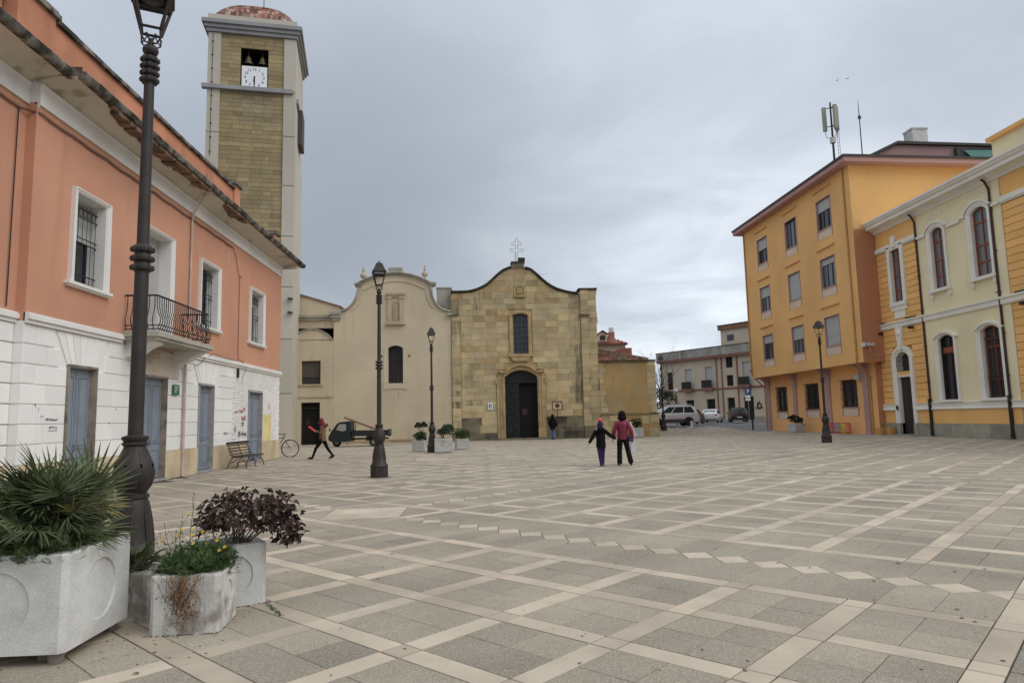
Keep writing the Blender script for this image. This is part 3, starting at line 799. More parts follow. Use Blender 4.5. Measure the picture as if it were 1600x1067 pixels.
# graffiti scribbles
m = MB(FL)
def scrib(s, z, w_, h_, n, d=.0005, r_=.006):
    x = s
    for i in range(n):
        pts = [(x + w_ / n * t * .8, d, z + h_ * rnd.uniform(-.5, .5)) for t in (0, .25, .5, .75, 1)]
        m.tube(pts, r_, 4, flatk=.4); x += w_ / n
for s, z, w_, h_, n in ((14.66, 1.70, .42, .07, 9), (14.80, 1.54, .28, .08, 5), (14.30, 1.98, .05, .12, 1), (14.42, 1.9, .04, .10, 1), (14.5, 1.76, .1, .04, 2), (17.4, 1.95, .05, .1, 1), (17.1, 1.6, .06, .1, 1)): scrib(s, z, w_, h_, n)
m.tube([(14.78, .001, 1.47), (15.08, .001, 1.47)], .006, 4)
m.build('black_graffiti', M_iron, LB, kind='stuff')
m = MB(FL)
for s, z, w_, h_, n in ((25.55, 1.98, .35, .12, 4), (26.0, 2.0, .5, .18, 5), (26.3, 1.75, .5, .25, 6), (26.4, 2.1, .3, .15, 3), (29.6, 2.2, .12, .3, 2)): scrib(s, z, w_, h_, n, .010, .008)
m.build('red_graffiti', flat('faded_red_paint', (.45, .09, .08), .7), LB, kind='stuff')
m = MB(FL)
for s, z, w_, h_, n in ((25.6, 1.3, .15, .4, 3), (26.0, 1.15, .9, .25, 9), (26.3, 1.5, .3, .3, 3), (24.6, 1.2, .4, .15, 4)): scrib(s, z, w_, h_, n, .001 if s < 25.4 else .010, .008)
m.build('grey_graffiti', flat('grey_pen', (.12, .11, .11), .7), LB, kind='stuff')
m = MB(FL); m.box(28.95, 30.0, .004, .009, .82, 1.9); m.build('yellow_paint_patch', mk('faded_yellow_paint', (.72, .62, .30), .9, .1, 2), LB)
# ================================================================== stone church
CHU = thing('stone_church', 'old church front of golden sandstone blocks with curved gable and open dark door', 'church', (3.3, 49, 0))
YB = 0.0
gab_l = [(-2.05, 10.76), (-1.2, 10.76), (-.64, 10.80), (0, 10.98), (.64, 11.32), (1.28, 11.89), (1.76, 12.28), (2.25, 12.50), (2.42, 12.53)]
gab_r = [(3.40, 12.50), (3.83, 12.36), (4.3, 11.97), (4.92, 11.39), (5.7, 10.90), (6.65, 10.62), (7.30, 10.55)]
out_ = bez([(*p, 0) for p in gab_l], 4) + bez([(*p, 0) for p in gab_r], 4)
def top_z(s):
    for a, b in zip(out_, out_[1:]):
        if a.x <= s <= b.x and b.x > a.x: return a.y + (b.y - a.y) * (s - a.x) / (b.x - a.x)
    return out_[0].y if s < out_[0].x else out_[-1].y
DR = (1.78, 4.12); DZ = 4.45; DRISE = .50
WN = (2.40, 3.54, 6.15, 8.95)
m = MB(FC)
# core wall behind the blocks
xs_ = [-2.05 + (10.6) * i / 68 for i in range(69)]
for a, b in zip(xs_, xs_[1:]):
    zt = (top_z(a), top_z(b)); segs = []
    c = (a + b) / 2
    lo = 0.
    hs = []
    if DR[0] - .05 < c < DR[1] + .05: hs.append((0, 5.0))
    if WN[0] - .0 < c < WN[1]: hs.append((WN[2], 9.15))
    for h0, h1 in hs:
        if h0 > lo: m.quad((a, -.05, lo), (b, -.05, lo), (b, -.05, h0), (a, -.05, h0))
        lo = h1
    m.quad((a, -.05, lo), (b, -.05, lo), (b, -.05, zt[1]), (a, -.05, zt[0]))
    m.quad((a, -.05, zt[0]), (b, -.05, zt[1]), (b, -1.0, zt[1]), (a, -1.0, zt[0]))
    m.quad((a, -1.0, 8), (a, -1.0, zt[0]), (b, -1.0, zt[1]), (b, -1.0, 8))
m.quad((-2.05, -.05, 0), (-2.05, -1, 0), (-2.05, -1, 10.76), (-2.05, -.05, 10.76)); m.quad((8.6, -.05, 0), (8.6, -1, 0), (8.6, -1, 10.5), (8.6, -.05, 10.5))
m.reveal(DR[0], DR[1], .0, 5.0, -.05, -.75); m.reveal(WN[0], WN[1], WN[2], 9.15, -.05, -.5)
m.build('core_wall', M_sandm, CHU)
m = MB(); m.box(-2.0, 8.55, 50.0, 76, 0, 8.6); m.ext([(-2.0, 8.61), (8.55, 8.61), (3.3, 10.2)], 50.0, 76, 'd'); m.build('nave', M_sandr, CHU)
# masonry
rows = [0.52, 1.06, 1.60]; z = 1.60
while z < 12.6: z += rnd.choice((.40, .43, .46, .44)); rows.append(z)
def cuth(a, b, holes, step, jit): return cut(a, b, holes, step, jit)
zz = 0.; cnt = 0
for r, zt in enumerate(rows):
    zc = (zz + zt) / 2; holes = []
    if zz < 5.35: 
        hw = 1.78 if zc < 4.5 else (1.70 if zc < 4.95 else 1.2)
        holes.append((2.95 - hw + (0 if zc < 4.5 else 0), 2.95 + hw))
    if zt > 5.85 and zz < 9.35: holes.append((2.12, 3.86))
    if zc > 10.25 and zc < 11.25: holes.append((2.55, 3.42))
    dark = r < 3
    a0, b0 = (-1.35, 7.40)
    if dark: step = 1.15
    else: step = .80
    for a, b in cuth(a0 if zc < 9.0 else -2.0, b0, holes, step, .16):
        off = 0
        if top_z((a + b) / 2) < zz + .05 and top_z(a) < zz + .05 and top_z(b) < zz + .05: continue
        g = .003; n = 5
        tops = [(a + g + (b - a - 2 * g) * i / n) for i in range(n + 1)]
        tz = [min(zt - g, top_z(x) - .02) for x in tops]
        if max(tz) < zz + .06: continue
        if min(tz) < zt - g - .001: poly = [(a + g, zz + g), (b - g, zz + g)] + [(x, max(q, zz + g + .001)) for x, q in list(zip(tops, tz))[::-1]]
        else: poly = [(a + g, zz + g), (b - g, zz + g), (b - g, zt - g), (a + g, zt - g)]
        t = rnd.gauss(0, .42)
        if zc > 9.0: t -= .25
        if rnd.random() < .12: t -= .7
        mm = MB(FC); mm.slab(poly, -.05, (.10 if dark else 0.0) + rnd.uniform(-.006, .008), .007, 'd', max(-1.5, min(1, t)))
        edge = (a < -.45 or b > 6.75) and zc > 2.5; mt = M_sandd if (dark and rnd.random() < .9) else (M_sandst if edge and rnd.random() < .8 else (M_sandm if (zc > 9.0 and rnd.random() < .35) or rnd.random() < .06 else M_sand))
        if mt is not M_sand: t *= .5
        mm.build('stone_block', mt, CHU); cnt += 1
    zz = zt
print('church blocks', cnt)
# pilasters with quoin stones
for nm, a, b, ztop, d in (('l', -2.0, -1.37, 9.0, .10), ('r', 7.42, 8.60, 10.75, .12)):
    zz = 0
    while zz < ztop:
        zt = min(zz + rnd.uniform(.38, .52), ztop)
        parts_ = [(a, b)] if nm == 'l' else ([(a, 7.95 + rnd.uniform(-.1, .1))] )
        if nm == 'r': c_ = parts_[0][1]; parts_.append((c_, b + rnd.uniform(-.03, .06)))
        for p0, p1 in parts_:
            mm = MB(FC); t = rnd.gauss(-.15, .4)
            dd = d + (.02 if p0 == a else -.06)
            mm.slab([(p0 + .003, zz + .003), (p1 - .003, zz + .003), (p1 - .003, zt - .003), (p0 + .003, zt - .003)], -.05, dd + rnd.uniform(-.008, .01), .008, 'd', max(-1.2, min(.8, t)))
            mm.build('pilaster_stone', M_sandd if zz < .5 else (M_sandst if rnd.random() < .35 else M_sand), CHU)
        zz = zt
m = MB(FC); m.box(7.35, 8.02, -.05, .20, 8.78, 8.88); m.box(7.30, 8.07, -.05, .26, 8.885, 8.97); m.build('pilaster_capital', M_sandd, CHU)
m = MB(FC); m.box(-2.0, -1.45, -.05, .22, 9.0, 9.12); m.build('pilaster_capital', M_sandd, CHU)
m = MB(FC); m.box(7.30, 8.68, -1.0, .16, 10.76, 10.90); m.build('pier_coping', M_cap, CHU)
# dark coping following the curve
m = MB(FC)
prof = [(-1.0, -.03), (-1.0, .09), (.10, .09), (.16, .05), (.10, -.03), (.04, -.10), (-.05, -.12)]
m.sweep([(p.x, p.y) for p in bez([(*p, 0) for p in gab_l], 4)], prof)
m.sweep([(p.x, p.y) for p in bez([(*p, 0) for p in gab_r], 4)], prof)
m.build('gable_coping', M_cap, CHU)
m = MB(FC); m.box(2.46, 3.36, -.8, .06, 12.45, 12.86); cp = m.build('cross_pedestal', M_sandd, CHU)
m = MB(FC); m.box(2.40, 3.42, -.85, .12, 12.862, 12.96); m.build('pedestal_slab', M_cap, cp)
m = MB(FC); m.box(2.95, 3.44, -.45, .10, 13.0, 13.24); m.box(3.15, 3.2, -.2, -.1, 12.95, 13.01); m.build('floodlight', M_iron, CHU)
# patriarchal outline cross in thin metal
m = MB(FC); cx = 2.88; zb_ = 12.96
def tre(x, z, dx, dz):      # pointed lobe
    a = .105
    return [(x + dz * a * .45, z + dx * a * .45)]
hw_ = .075
pts = [(-hw_, 0), (-hw_, .86), (-.30, .86), (-.38, .80), (-.54, .945), (-.38, 1.08), (-.30, 1.02), (-hw_, 1.02), (-hw_, 1.37), (-.17, 1.37), (-.25, 1.30), (-.40, 1.45), (-.25, 1.58), (-.17, 1.52), (-hw_, 1.52), (-hw_, 1.60), (-.15, 1.66), (0, 1.83)]
pts = pts + [(-x, z) for x, z in pts[::-1][1:]]
m.tube([(cx + x, -.35, zb_ + z) for x, z in pts], .018, 5)
m.tube([(cx - .16, -.35, zb_), (cx - .11, -.35, zb_ + .80)], .012, 4); m.tube([(cx, -.35, zb_ + 1.8), (cx, -.35, zb_ + 2.0)], .008, 4)
m.build('outline_cross', flat('grey_metal_outline', (.16, .17, .19), .5, .5), CHU)
# door surround
sur = bez([(1.36, 4.86, 0), (1.80, 4.78, 0), (2.30, 5.10, 0), (2.95, 5.30, 0), (3.60, 5.10, 0), (4.10, 4.78, 0), (4.56, 4.82, 0)], 5)
m = MB(FC)
m.sweep([(p.x, p.y) for p in sur], [(-.05, -.10), (.10, -.10), (.16, -.04), (.26, .02), (.26, .08), (.12, .12), (-.05, .12)])
inn = arc_top(DR[0], DR[1], DZ, DRISE, 10)[::-1]
m.sweep(inn, [(-.05, 0.), (.05, 0.), (.13, .06), (.13, .16), (.03, .22), (-.05, .22)])
m.build('ogee_door_hood', M_sandm, CHU)
fill = [(p[0], p[1] + .2) for p in inn]
m = MB(FC); tp = [(p.x, p.y - .06) for p in sur]
lo_ = [(1.18, 4.5)] + inn + [(4.72, 4.5)]
m.ext([(1.30, 4.45), *inn, (4.62, 4.45), *[q for q in tp[::-1]]], -.05, .03, 'd'); m.build('door_tympanum_stone', M_sandm, CHU)
for a, b in ((1.18, DR[0]), (DR[1], 4.72)):
    zz = .10
    for k_, zt in enumerate((.80, 1.5, 2.25, 3.0, 3.75, 4.48)):
        m = MB(FC); base = k_ == 0; dd = .16 if base else .08
        m.slab([(a + .003, zz + .004), (b - .003, zz + .004), (b - .003, zt - .004), (a + .003, zt - .004)], -.05, dd, .012, 'd', rnd.uniform(-.5, .4)); m.build('door_jamb_stone', M_sandm, CHU)
        if not base:
            m = MB(FC); x = b - .14 if a < 2 else a + .14
            m.tube([(x, .10, zz), (x, .10, zt)], .055, 8); x = x - .18 if a < 2 else x + .18; m.tube([(x, .08, zz), (x, .08, zt)], .05, 8); m.build('jamb_moulding', M_sandm, CHU)
        zz = zt
for x in (1.12, 4.74): 
    m = MB(FC); m.box(x - .07, x + .1, -.05, .14, 4.0, 4.38); m.build('lateral_block', M_sandm, CHU)
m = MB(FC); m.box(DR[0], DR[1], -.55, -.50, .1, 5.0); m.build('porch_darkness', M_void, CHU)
m = MB(FC); m.box(DR[0] + .02, DR[0] + 1.02, -.36, -.28, .12, 4.02); lf = m.build('bronze_door_leaf', M_bronze, CHU)
m = MB(FC)
for k_ in range(4):
    for q in range(9): m.ball((DR[0] + .16 + rnd.random() * .72, -.28, .35 + k_ * .95 + rnd.random() * .7), rnd.uniform(.05, .12), .035, rnd.uniform(.05, .11), 8, 5)
m.build('bronze_relief_figures', M_bronze, lf)
m = MB(FC); m.box(DR[0], DR[1], -.34, -.26, 4.04, 4.14); p_ = [(DR[0], 4.14), (DR[1], 4.14)] + arc_top(DR[0], DR[1], DZ, DRISE, 10); m.ext(p_, -.33, -.29, 'd'); m.build('door_transom_panel', M_bronze, CHU)
m = MB(FC); m.box(DR[1] - .06, DR[1] - .0, -.50, -.06, .12, 4.04); m.build('open_door_leaf_edge', M_bronze, CHU)
m = MB(FC); m.box(3.02, 3.38, -.49, -.485, 1.75, 2.2); m.build('notice_inside_door', flat('dim_notice', (.05, .025, .02), .8), CHU)
m = MB(FC); spandrel(m, DR[0], DR[1], DZ, DRISE + .0, -.30, -.05); m.build('door_arch_infill', M_sandm, CHU)
m = MB(FC); m.box(1.05, 5.6, 0.2, .95, 0.004, .10); m.box(1.5, 4.4, -.5, .2, 0.004, .11); m.box(-1.4, 1.05, .12, .35, 0.004, .05); m.build('door_step', M_sandd, CHU)
# window over the door
m = MB(FC)
a, b, c, e = WN
pth = [(a, c), (a, e - .12)] + arc_top(a, b, e - .12, .12, 6)[::-1] + [(b, e - .12), (b, c)]
pth = [(a, c), (a, e)] + arc_top(a, b, e, .13, 6)[::-1][1:-1] + [(b, e), (b, c)]
m.sweep(pth, [(-.05, 0.), (.04, 0.), (.10, .06), (.10, .18), (.06, .25), (-.05, .25)]); m.box(a - .30, b + .30, -.05, .16, c - .20, c - .0); 
m.ext([(2.42, 5.62), (3.5, 5.62), (3.7, 5.94), (2.22, 5.94)], -.05, .12, 'd')
m.build('upper_window_surround', M_sandm, CHU)
m = MB(FC); m.box(a, b, -.42, -.40, c, 9.15); wp = m.build('church_window_glass', M_glass, CHU)
m = MB(FC)
for k_ in range(1, 4): x = a + (b - a) * k_ / 4; m.box(x - .012, x + .012, -.40, -.36, c, 9.1)
for k_ in range(1, 7): z = c + (e - c) * k_ / 7; m.box(a, b, -.40, -.365, z - .012, z + .012)
m.build('church_window_lattice', M_iron, wp)
m = MB(FC); spandrel(m, a, b, e, .14, -.35, -.045); m.build('window_arch_infill', M_sandm, CHU)
# niche
m = MB(FC)
np_ = [(2.68, 10.42), (2.68, 10.85)] + arc_top(2.68, 3.30, 10.85, .30, 8)[::-1][1:-1] + [(3.30, 10.85), (3.30, 10.42)]
m.sweep(np_, [(-.05, 0.), (.03, 0.), (.03, .11), (-.05, .11)])
m.box(2.60, 3.38, -.05, .14, 10.30, 10.42)
m.ball((2.99, -.02, 10.78), .28, .05, .34, 14, 8, -.9)
m.build('gable_niche', M_sandm, CHU)
# square white emblem panel, wooden notice board on a pole
m = MB(FC); m.box(.54, .86, .03, .05, 2.18, 2.66); sp = m.build('emblem_panel', M_clock, CHU)
m = MB(FC); 
ov = [(.70 + .105 * math.cos(t * .4), 2.42 + .17 * math.sin(t * .4)) for t in range(16)]
m.ext(ov, .0505, .056, 'd'); m.build('dark_oval_emblem', M_iron, sp)
m = MB(FC); m.ext([(.66, 2.30), (.76, 2.32), (.76, 2.42), (.72, 2.52), (.68, 2.50), (.69, 2.42)], .0565, .060, 'd'); m.build('white_figure_mark', M_clock, sp)
nb = thing('notice_board', 'small wooden framed notice board on a thin pole beside the church door', 'notice board', (5.45, 48.4, 0))
m = MB(FC); m.box(5.10, 5.80, .55, .62, 2.06, 2.64); m.build('board_panel', M_beige, nb)
m = MB(FC); m.sweep([(5.10, 2.06), (5.80, 2.06), (5.80, 2.64), (5.10, 2.64)], [(.54, -.03), (.66, -.03), (.66, .05), (.54, .05)], close=True); m.build('board_frame', flat('brown_wood', (.13, .06, .03), .7), nb)
m = MB(FC); m.ball((5.45, .63, 2.35), .17, .02, .16, 8, 6); m.build('board_picture', flat('dark_red_brown_print', (.10, .035, .02), .7), nb)
m = MB(FC); m.tube([(5.45, .5, .02), (5.45, .5, 2.1)], .03, 6); m.lathe([(.22, 0), (.2, .06), (.04, .1)], 10, (5.45, .5, 0)); m.build('board_pole', M_iron, nb)

# ------------------------------------------------------------------ annex with tile roof to the right of the church
AN = thing('church_annex', 'low ochre rendered annex with clay tile roof adjoining the right side of the church', 'annex', (10.7, 49, 0))
m = MB(FC)
m.quad((8.62, 0, 0), (12.75, 0, 0), (12.75, 0, 5.55), (8.62, 0, 5.55)); m.quad((12.75, 0, 0), (12.75, -9, 0), (12.75, -9, 5.55), (12.75, 0, 5.55)); m.quad((8.62, -9, 0), (12.75, -9, 0), (12.75, -9, 5.55), (8.62, -9, 5.55))
m.build('rendered_wall', M_sandr, AN)
m = MB(FC); m.box(8.66, 12.86, 0.002, .14, 0, 1.60); m.build('annex_plinth', M_sandr, AN)
m = MB(FC); m.box(8.66, 12.90, 0.002, .20, 1.602, 1.70); m.build('plinth_ledge', M_sandd, AN)
for a, b, z, zt in [(8.66, 9.3, .0, .75), (8.66, 9.1, .75, 1.2), (9.3, 9.95, 1.15, 1.58), (9.9, 10.5, 1.15, 1.55), (8.7, 9.2, 1.75, 2.1), (11.6, 12.1, .9, 1.5), (12.2, 12.84, 1.0, 1.55), (12.1, 12.84, .02, .6), (10.2, 10.8, .5, .95)]:
    m = MB(FC); d = .145 if zt < 1.6 else .005; m.slab([(a, z), (b, z), (b, zt), (a, zt)], d - .02, d + .02, .012, 'd', rnd.uniform(-.6, .4)); m.build('exposed_stone', M_sand, AN)
zz = 1.75
while zz < 5.5:
    w_ = rnd.choice((.35, .6)); zt = min(5.5, zz + .42)
    m = MB(FC); m.slab([(12.75 - w_, zz + .01), (12.76, zz + .01), (12.76, zt - .01), (12.75 - w_, zt - .01)], -.01, .02, .01, 'd', rnd.uniform(-.6, .3)); m.build('corner_stone', M_sand, AN)
    m = MB(FC); m.slab([(8.64, zz + .01), (8.64 + rnd.choice((.3, .55)), zz + .01), (8.9, zt - .01), (8.64, zt - .01)], -.01, .02, .01, 'd', rnd.uniform(-.6, .3)); m.build('corner_stone', M_sand, AN)
    zz = zt
m = MB(FC); m.box(12.2, 12.82, -9, .05, 5.40, 5.56); m.box(8.64, 12.25, -.2, .06, 5.36, 5.44); m.build('annex_coping', M_sandd, AN)
# hipped clay roof: rows of half round tiles running up the slope
m = MB()
m.quad((8.6, 48.85, 5.50), (12.3, 48.85, 5.50), (12.2, 49.6, 5.66), (8.6, 53.2, 6.86)); m.quad((12.3, 48.85, 5.5), (12.3, 58, 5.5), (8.6, 58, 6.9), (8.6, 53.2, 6.86), (12.2, 49.6, 5.66)); m.build('roof_deck', M_tile, AN)
tl = MB(); x = 8.7
while x < 12.2:
    L_ = 4.4 * (12.35 - x) / 3.65; n = max(1, int(L_ / .38))
    for k_ in range(n):
        y0 = 48.80 + k_ * .38; y1 = min(y0 + .44, 48.8 + L_)
        z_ = lambda y: 5.52 + (y - 48.85) * .312
        vv = []; 
        for (y, rr, dz) in ((y0, .085, .035), (y1, .065, .0)):
            for q in range(5):
                an = math.pi * q / 4; vv.append((x + rr * math.cos(an) + rnd.uniform(-.005, .005), y, z_(y) + dz + rr * math.sin(an)))
        t = rnd.uniform(-.9, .9)
        tl.add(vv, [(q, q + 1, 5 + q + 1, 5 + q) for q in range(4)] + [(0, 1, 2, 3, 4)], t)
    x += .205
tl.build('clay_tiles', M_tile, AN, kind='stuff')
m = MB()
for k_ in range(18):
    t = k_ / 18; x = 8.6 + 3.7 * t; y = 53.2 - 3.9 * t; z = 6.92 - 1.28 * t
    m.tube([(x, y, z), (x + .24, y - .25, z - .085)], [.085, .10], 7, rnd.uniform(-.8, .5))
m.build('ridge_tiles', M_tile, AN, kind='stuff')

# ------------------------------------------------------------------ cream plastered church to the left
WC = thing('plastered_church', 'cream plastered chapel front with scrolled gable and tall grilled window, beside the stone church', 'church', (-6.2, 49, 0))
wl = bez([(-10.45, 9.35, 0), (-9.98, 9.40, 0), (-9.43, 9.62, 0), (-8.98, 10.1, 0), (-8.74, 10.7, 0), (-8.64, 11.2, 0)], 5)
wa = [Vector((p[0], p[1], 0)) for p in arc_top(-8.75, -3.45, 11.36, .78, 22)[::-1]]
wr = bez([(-3.52, 11.2, 0), (-3.40, 10.46, 0), (-3.08, 9.80, 0), (-2.66, 9.44, 0), (-2.04, 9.26, 0)], 5)
full = [(p.x, p.y) for p in wl + wa + wr]
WW = (-6.58, -5.52, 4.20, 6.72)
m = MB(FC)
xs_ = sorted({*[round(p[0], 3) for p in full], WW[0], WW[1]})
def wz(s):
    for a, b in zip(full, full[1:]):
        if a[0] <= s <= b[0] and b[0] > a[0]: return a[1] + (b[1] - a[1]) * (s - a[0]) / (b[0] - a[0])
    return 9.3
for a, b in zip(xs_, xs_[1:]):
    za_, zb2 = wz(a + 1e-4), wz(b - 1e-4)
    if WW[0] - .001 <= a and b <= WW[1] + .001:
        m.quad((a, 0, 0), (b, 0, 0), (b, 0, WW[2]), (a, 0, WW[2])); m.quad((a, 0, 6.93), (b, 0, 6.93), (b, 0, zb2), (a, 0, za_))
    else: m.quad((a, 0, 0), (b, 0, 0), (b, 0, zb2), (a, 0, za_))
    m.quad((a, 0, za_), (b, 0, zb2), (b, -.7, zb2), (a, -.7, za_)); m.quad((a, -.7, 0), (a, -.7, za_), (b, -.7, zb2), (b, -.7, 0))
m.reveal(*WW[:3], 6.93, 0, -.4)
m.quad((-10.45, 0, 0), (-10.45, -.7, 0), (-10.45, -.7, 9.3), (-10.45, 0, 9.3))
m.build('plaster_front', M_cream, WC)
m = MB(); m.box(-10.3, -2.1, 49.75, 68, 0, 8.9); m.build('chapel_nave', M_cream, WC)
m = MB(FC); m.box(-10.44, -2.06, .004, .03, 0, .22); m.build('darker_base_band', M_creamlow, WC)  # low strip in a darker cream tone
cp_ = [(-.75, .0), (-.75, .12), (.14, .12), (.18, .06), (.10, .0), (.05, -.06), (0, -.08)]
m = MB(FC); m.sweep([(p.x, p.y) for p in wl], cp_); m.sweep([(p.x, p.y) for p in wr], cp_); m.build('scroll_coping', M_greytrim, WC)
m = MB(FC); m.sweep([(p.x, p.y) for p in wa], [(-.75, .0), (-.75, .14), (.24, .14), (.28, .07), (.14, .0), (.08, -.10), (0, -.12)]); m.build('arched_coping', M_greytrim, WC)
m = MB(FC)
pth = [(p.x + .30, p.y - .05) for p in wl[10:]] + [(p[0], p[1]) for p in arc_top(-8.25, -3.92, 11.02, .62, 18)[::-1]] + [(p.x - .32, p.y - .05) for p in wr[:12]]
m.sweep(pth, [(.0, -.06), (.05, -.06), (.07, 0), (.05, .06), (0, .06)]); m.build('inner_relief_band', M_cream, WC)
for x0, x1 in ((-8.98, -8.45), (-3.62, -3.12)):
    m = MB(FC); m.box(x0, x1, -.6, .22, 11.36, 11.50); m.box(x0 + .06, x1 - .06, -.5, .14, 11.24, 11.359); m.build('shoulder_cap', M_greytrim, WC)
m = MB(FC); m.box(-10.75, -9.92, -.3, .26, 9.22, 9.42); m.box(-10.65, -9.95, -.2, .18, 8.98, 9.219); m.box(-10.55, -9.98, -.2, .1, 8.78, 8.979); m.build('end_console', M_greytrim, WC)
m = MB(FC); m.box(-2.30, -1.92, -.2, .3, 9.02, 9.2); m.build('end_console', M_greytrim, WC)
m = MB(FC); m.box(-6.65, -5.45, -.6, .10, 12.1, 12.30); m.box(-6.55, -5.55, -.55, .05, 12.301, 12.62); m.build('top_pedestal', M_greytrim, WC)
for x in (-8.38, -3.92):
    m = MB(FC); zb_ = wz(x) + .12
    m.lathe([(.16, -.1), (.15, .05), (.06, .10), (.06, .16), (.20, .28), (.24, .42), (.20, .54), (.08, .62), (.07, .70), (.12, .76), (.10, .84), (.04, .90), (.07, .96), (.03, 1.05), (.0, 1.12)], 12, (x, -.25, zb_)); m.build('urn_finial', M_creamtrim, WC, smooth=50)
# niche aedicule
m = MB(FC)
m.box(-6.72, -5.34, 0, .20, 10.60, 10.74); m.box(-6.66, -5.40, 0, .14, 10.46, 10.598); m.box(-6.74, -5.32, 0, .24, 8.42, 8.56); m.box(-6.66, -5.40, 0, .16, 8.56, 8.66)
for a in (-6.60, -5.74): m.box(a, a + .28, 0, .10, 8.66, 10.30); m.box(a - .04, a + .32, 0, .13, 10.30, 10.46)
m.build('niche_aedicule', M_creamtrim, WC)
m = MB(FC); npp = [(-6.30, 8.70), (-5.76, 8.70), *arc_top(-6.30, -5.76, 9.86, .27, 10)]; m.ext(npp, .002, .008, 'd', -.6)
m.ball((-6.03, .0, 9.3), .24, .06, .7, 12, 8, -.3); m.build('niche_recess', M_creamlow, WC)
# tall window
a, b, c, e = WW
pth = [(a, c), (a, e)] + arc_top(a, b, e, .18, 8)[::-1][1:-1] + [(b, e), (b, c)]
m = MB(FC); m.sweep(pth, [(.0, .02), (.03, .02), (.03, .30), (.0, .30)])
m.ext([(-6.90, 3.72), (-6.62, 3.80), (-5.48, 3.80), (-5.20, 3.72), (-5.20, 4.18), (-6.90, 4.18)], 0, .05, 'd'); m.box(a, b, -.4, .02, c - .03, c)
m.build('chapel_window_surround', M_cream, WC)
m = MB(FC); m.box(a, b, -.34, -.32, c, 6.93); wg = m.build('chapel_window_glass', M_glass, WC)
m = MB(FC)
for k_ in range(0, 5): x = a + (b - a) * k_ / 4; m.box(x - .014, x + .014, -.30, -.27, c, 6.9)
for k_ in range(0, 9): z = c + (6.9 - c) * k_ / 8; m.box(a, b, -.31, -.28, z - .012, z + .012)
m.build('chapel_window_grille', M_iron, wg)
m = MB(FC); spandrel(m, a, b, e, .21, -.3, .001); m.build('chapel_window_arch', M_cream, WC)
for x in (-7.02, -5.06): m = MB(FC); m.box(x - .05, x + .05, 0, .06, 6.1, 6.22); m.build('wall_hook', M_iron, WC)
m = MB(FC); m.tube([(-5.85, .004, 3.65), (-5.83, .004, 3.3), (-5.90, .004, 3.1)], .008, 4); m.build('plaster_crack', M_iron, WC)
m = MB(FC); m.box(-3.12, -2.05, -2.2, -.9, 8.4, 11.2); m.box(-3.16, -2.0, -2.3, -.85, 11.2, 11.3); m.build('rear_pier', M_greytrim, WC)

# ------------------------------------------------------------------ link building between tower and chapel
LK = thing('parish_house', 'narrow cream parish building with dark doorway and arched parapet between tower and chapel', 'building', (-12.2, 49, 0))
m = MB(FC)
hl = [(-12.72, -11.38, 0, 2.96), (-12.72, -11.36, 4.25, 5.92)]
m.wall(-15.5, -10.46, 0, 7.42, hl, .3, 0.)
ap = arc_top(-13.40, -10.58, 7.42, .76, 14)
m.ext([(-13.40, 7.38), (-10.58, 7.38)] + ap, -.18, .0, 'd')
m.build('front_wall', M_cream, LK)
m = MB(FC); m.sweep([(-15.5, 7.40), (-13.5, 7.42)] + ap[::-1] + [(-10.46, 7.42)], [(-.2, -.02), (-.2, .07), (.09, .07), (.09, .0), (.0, -.02)]); m.build('arched_parapet_trim', M_greytrim, LK)
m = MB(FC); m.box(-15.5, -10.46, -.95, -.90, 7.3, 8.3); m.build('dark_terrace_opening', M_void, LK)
m = MB(FC); m.box(-15.5, -10.46, -1.0, -.25, 8.30, 8.86); m.box(-13.35, -13.05, -.9, -.3, 7.4, 8.3); m.build('terrace_lintel', M_cream, LK)
m = MB(FC); m.box(-15.5, -10.40, -1.1, -.10, 8.86, 9.05); m.box(-15.5, -10.36, -1.1, .02, 9.052, 9.22); m.build('terrace_cornice', M_greytrim, LK)
m = MB(FC); m.ext([(-15.5, 9.22), (-10.3, 9.22), (-10.3, 9.98), (-13.46, 11.0), (-15.5, 11.6)], -3.2, -1.2, 'd'); m.build('upper_gable_wall', M_cream, LK)
m = MB(FC); m.ext([(-10.15, 9.94), (-10.15, 10.04), (-15.5, 11.74), (-15.5, 11.6)], -3.3, -1.1, 'd'); m.build('gable_tile_edge', M_tile, LK)
m = MB(FC); m.box(-15.5, -10.46, 0.001, .05, 3.28, 3.40); m.box(-12.86, -11.22, -.05, .10, 4.14, 4.25); m.build('string_band', M_creamtrim, LK)
m = MB(); m.box(-15.4, -10.5, 49.35, 60, 0, 7.3); m.build('house_body', M_cream, LK)
m = MB(FC); m.box(-12.72, -11.38, -.34, -.30, 0, 2.96); m.build('open_doorway', M_void, LK)
m = MB(FC); m.box(-12.72, -12.60, -.28, -.2, 0, 2.96); m.box(-11.5, -11.38, -.28, -.2, 0, 2.96); m.box(-12.72, -11.38, -.28, -.2, 2.5, 2.6); m.box(-12.45, -12.15, -.29, -.28, 1.4, 1.8, .5); m.build('door_frame', M_iron, LK)
m = MB(FC)
for k_ in range(14):
    x = -12.70 + 1.32 * k_ / 14; m.box(x, x + .085, -.24, -.20, 4.75, 5.90, rnd.uniform(-.5, .5))
m.build('slatted_shutter', flat('grey_brown_slat', (.09, .075, .06), .7), LK)
m = MB(FC); m.box(-12.72, -11.36, -.29, -.27, 4.25, 5.92); m.build('house_window_glass', M_glass, LK)

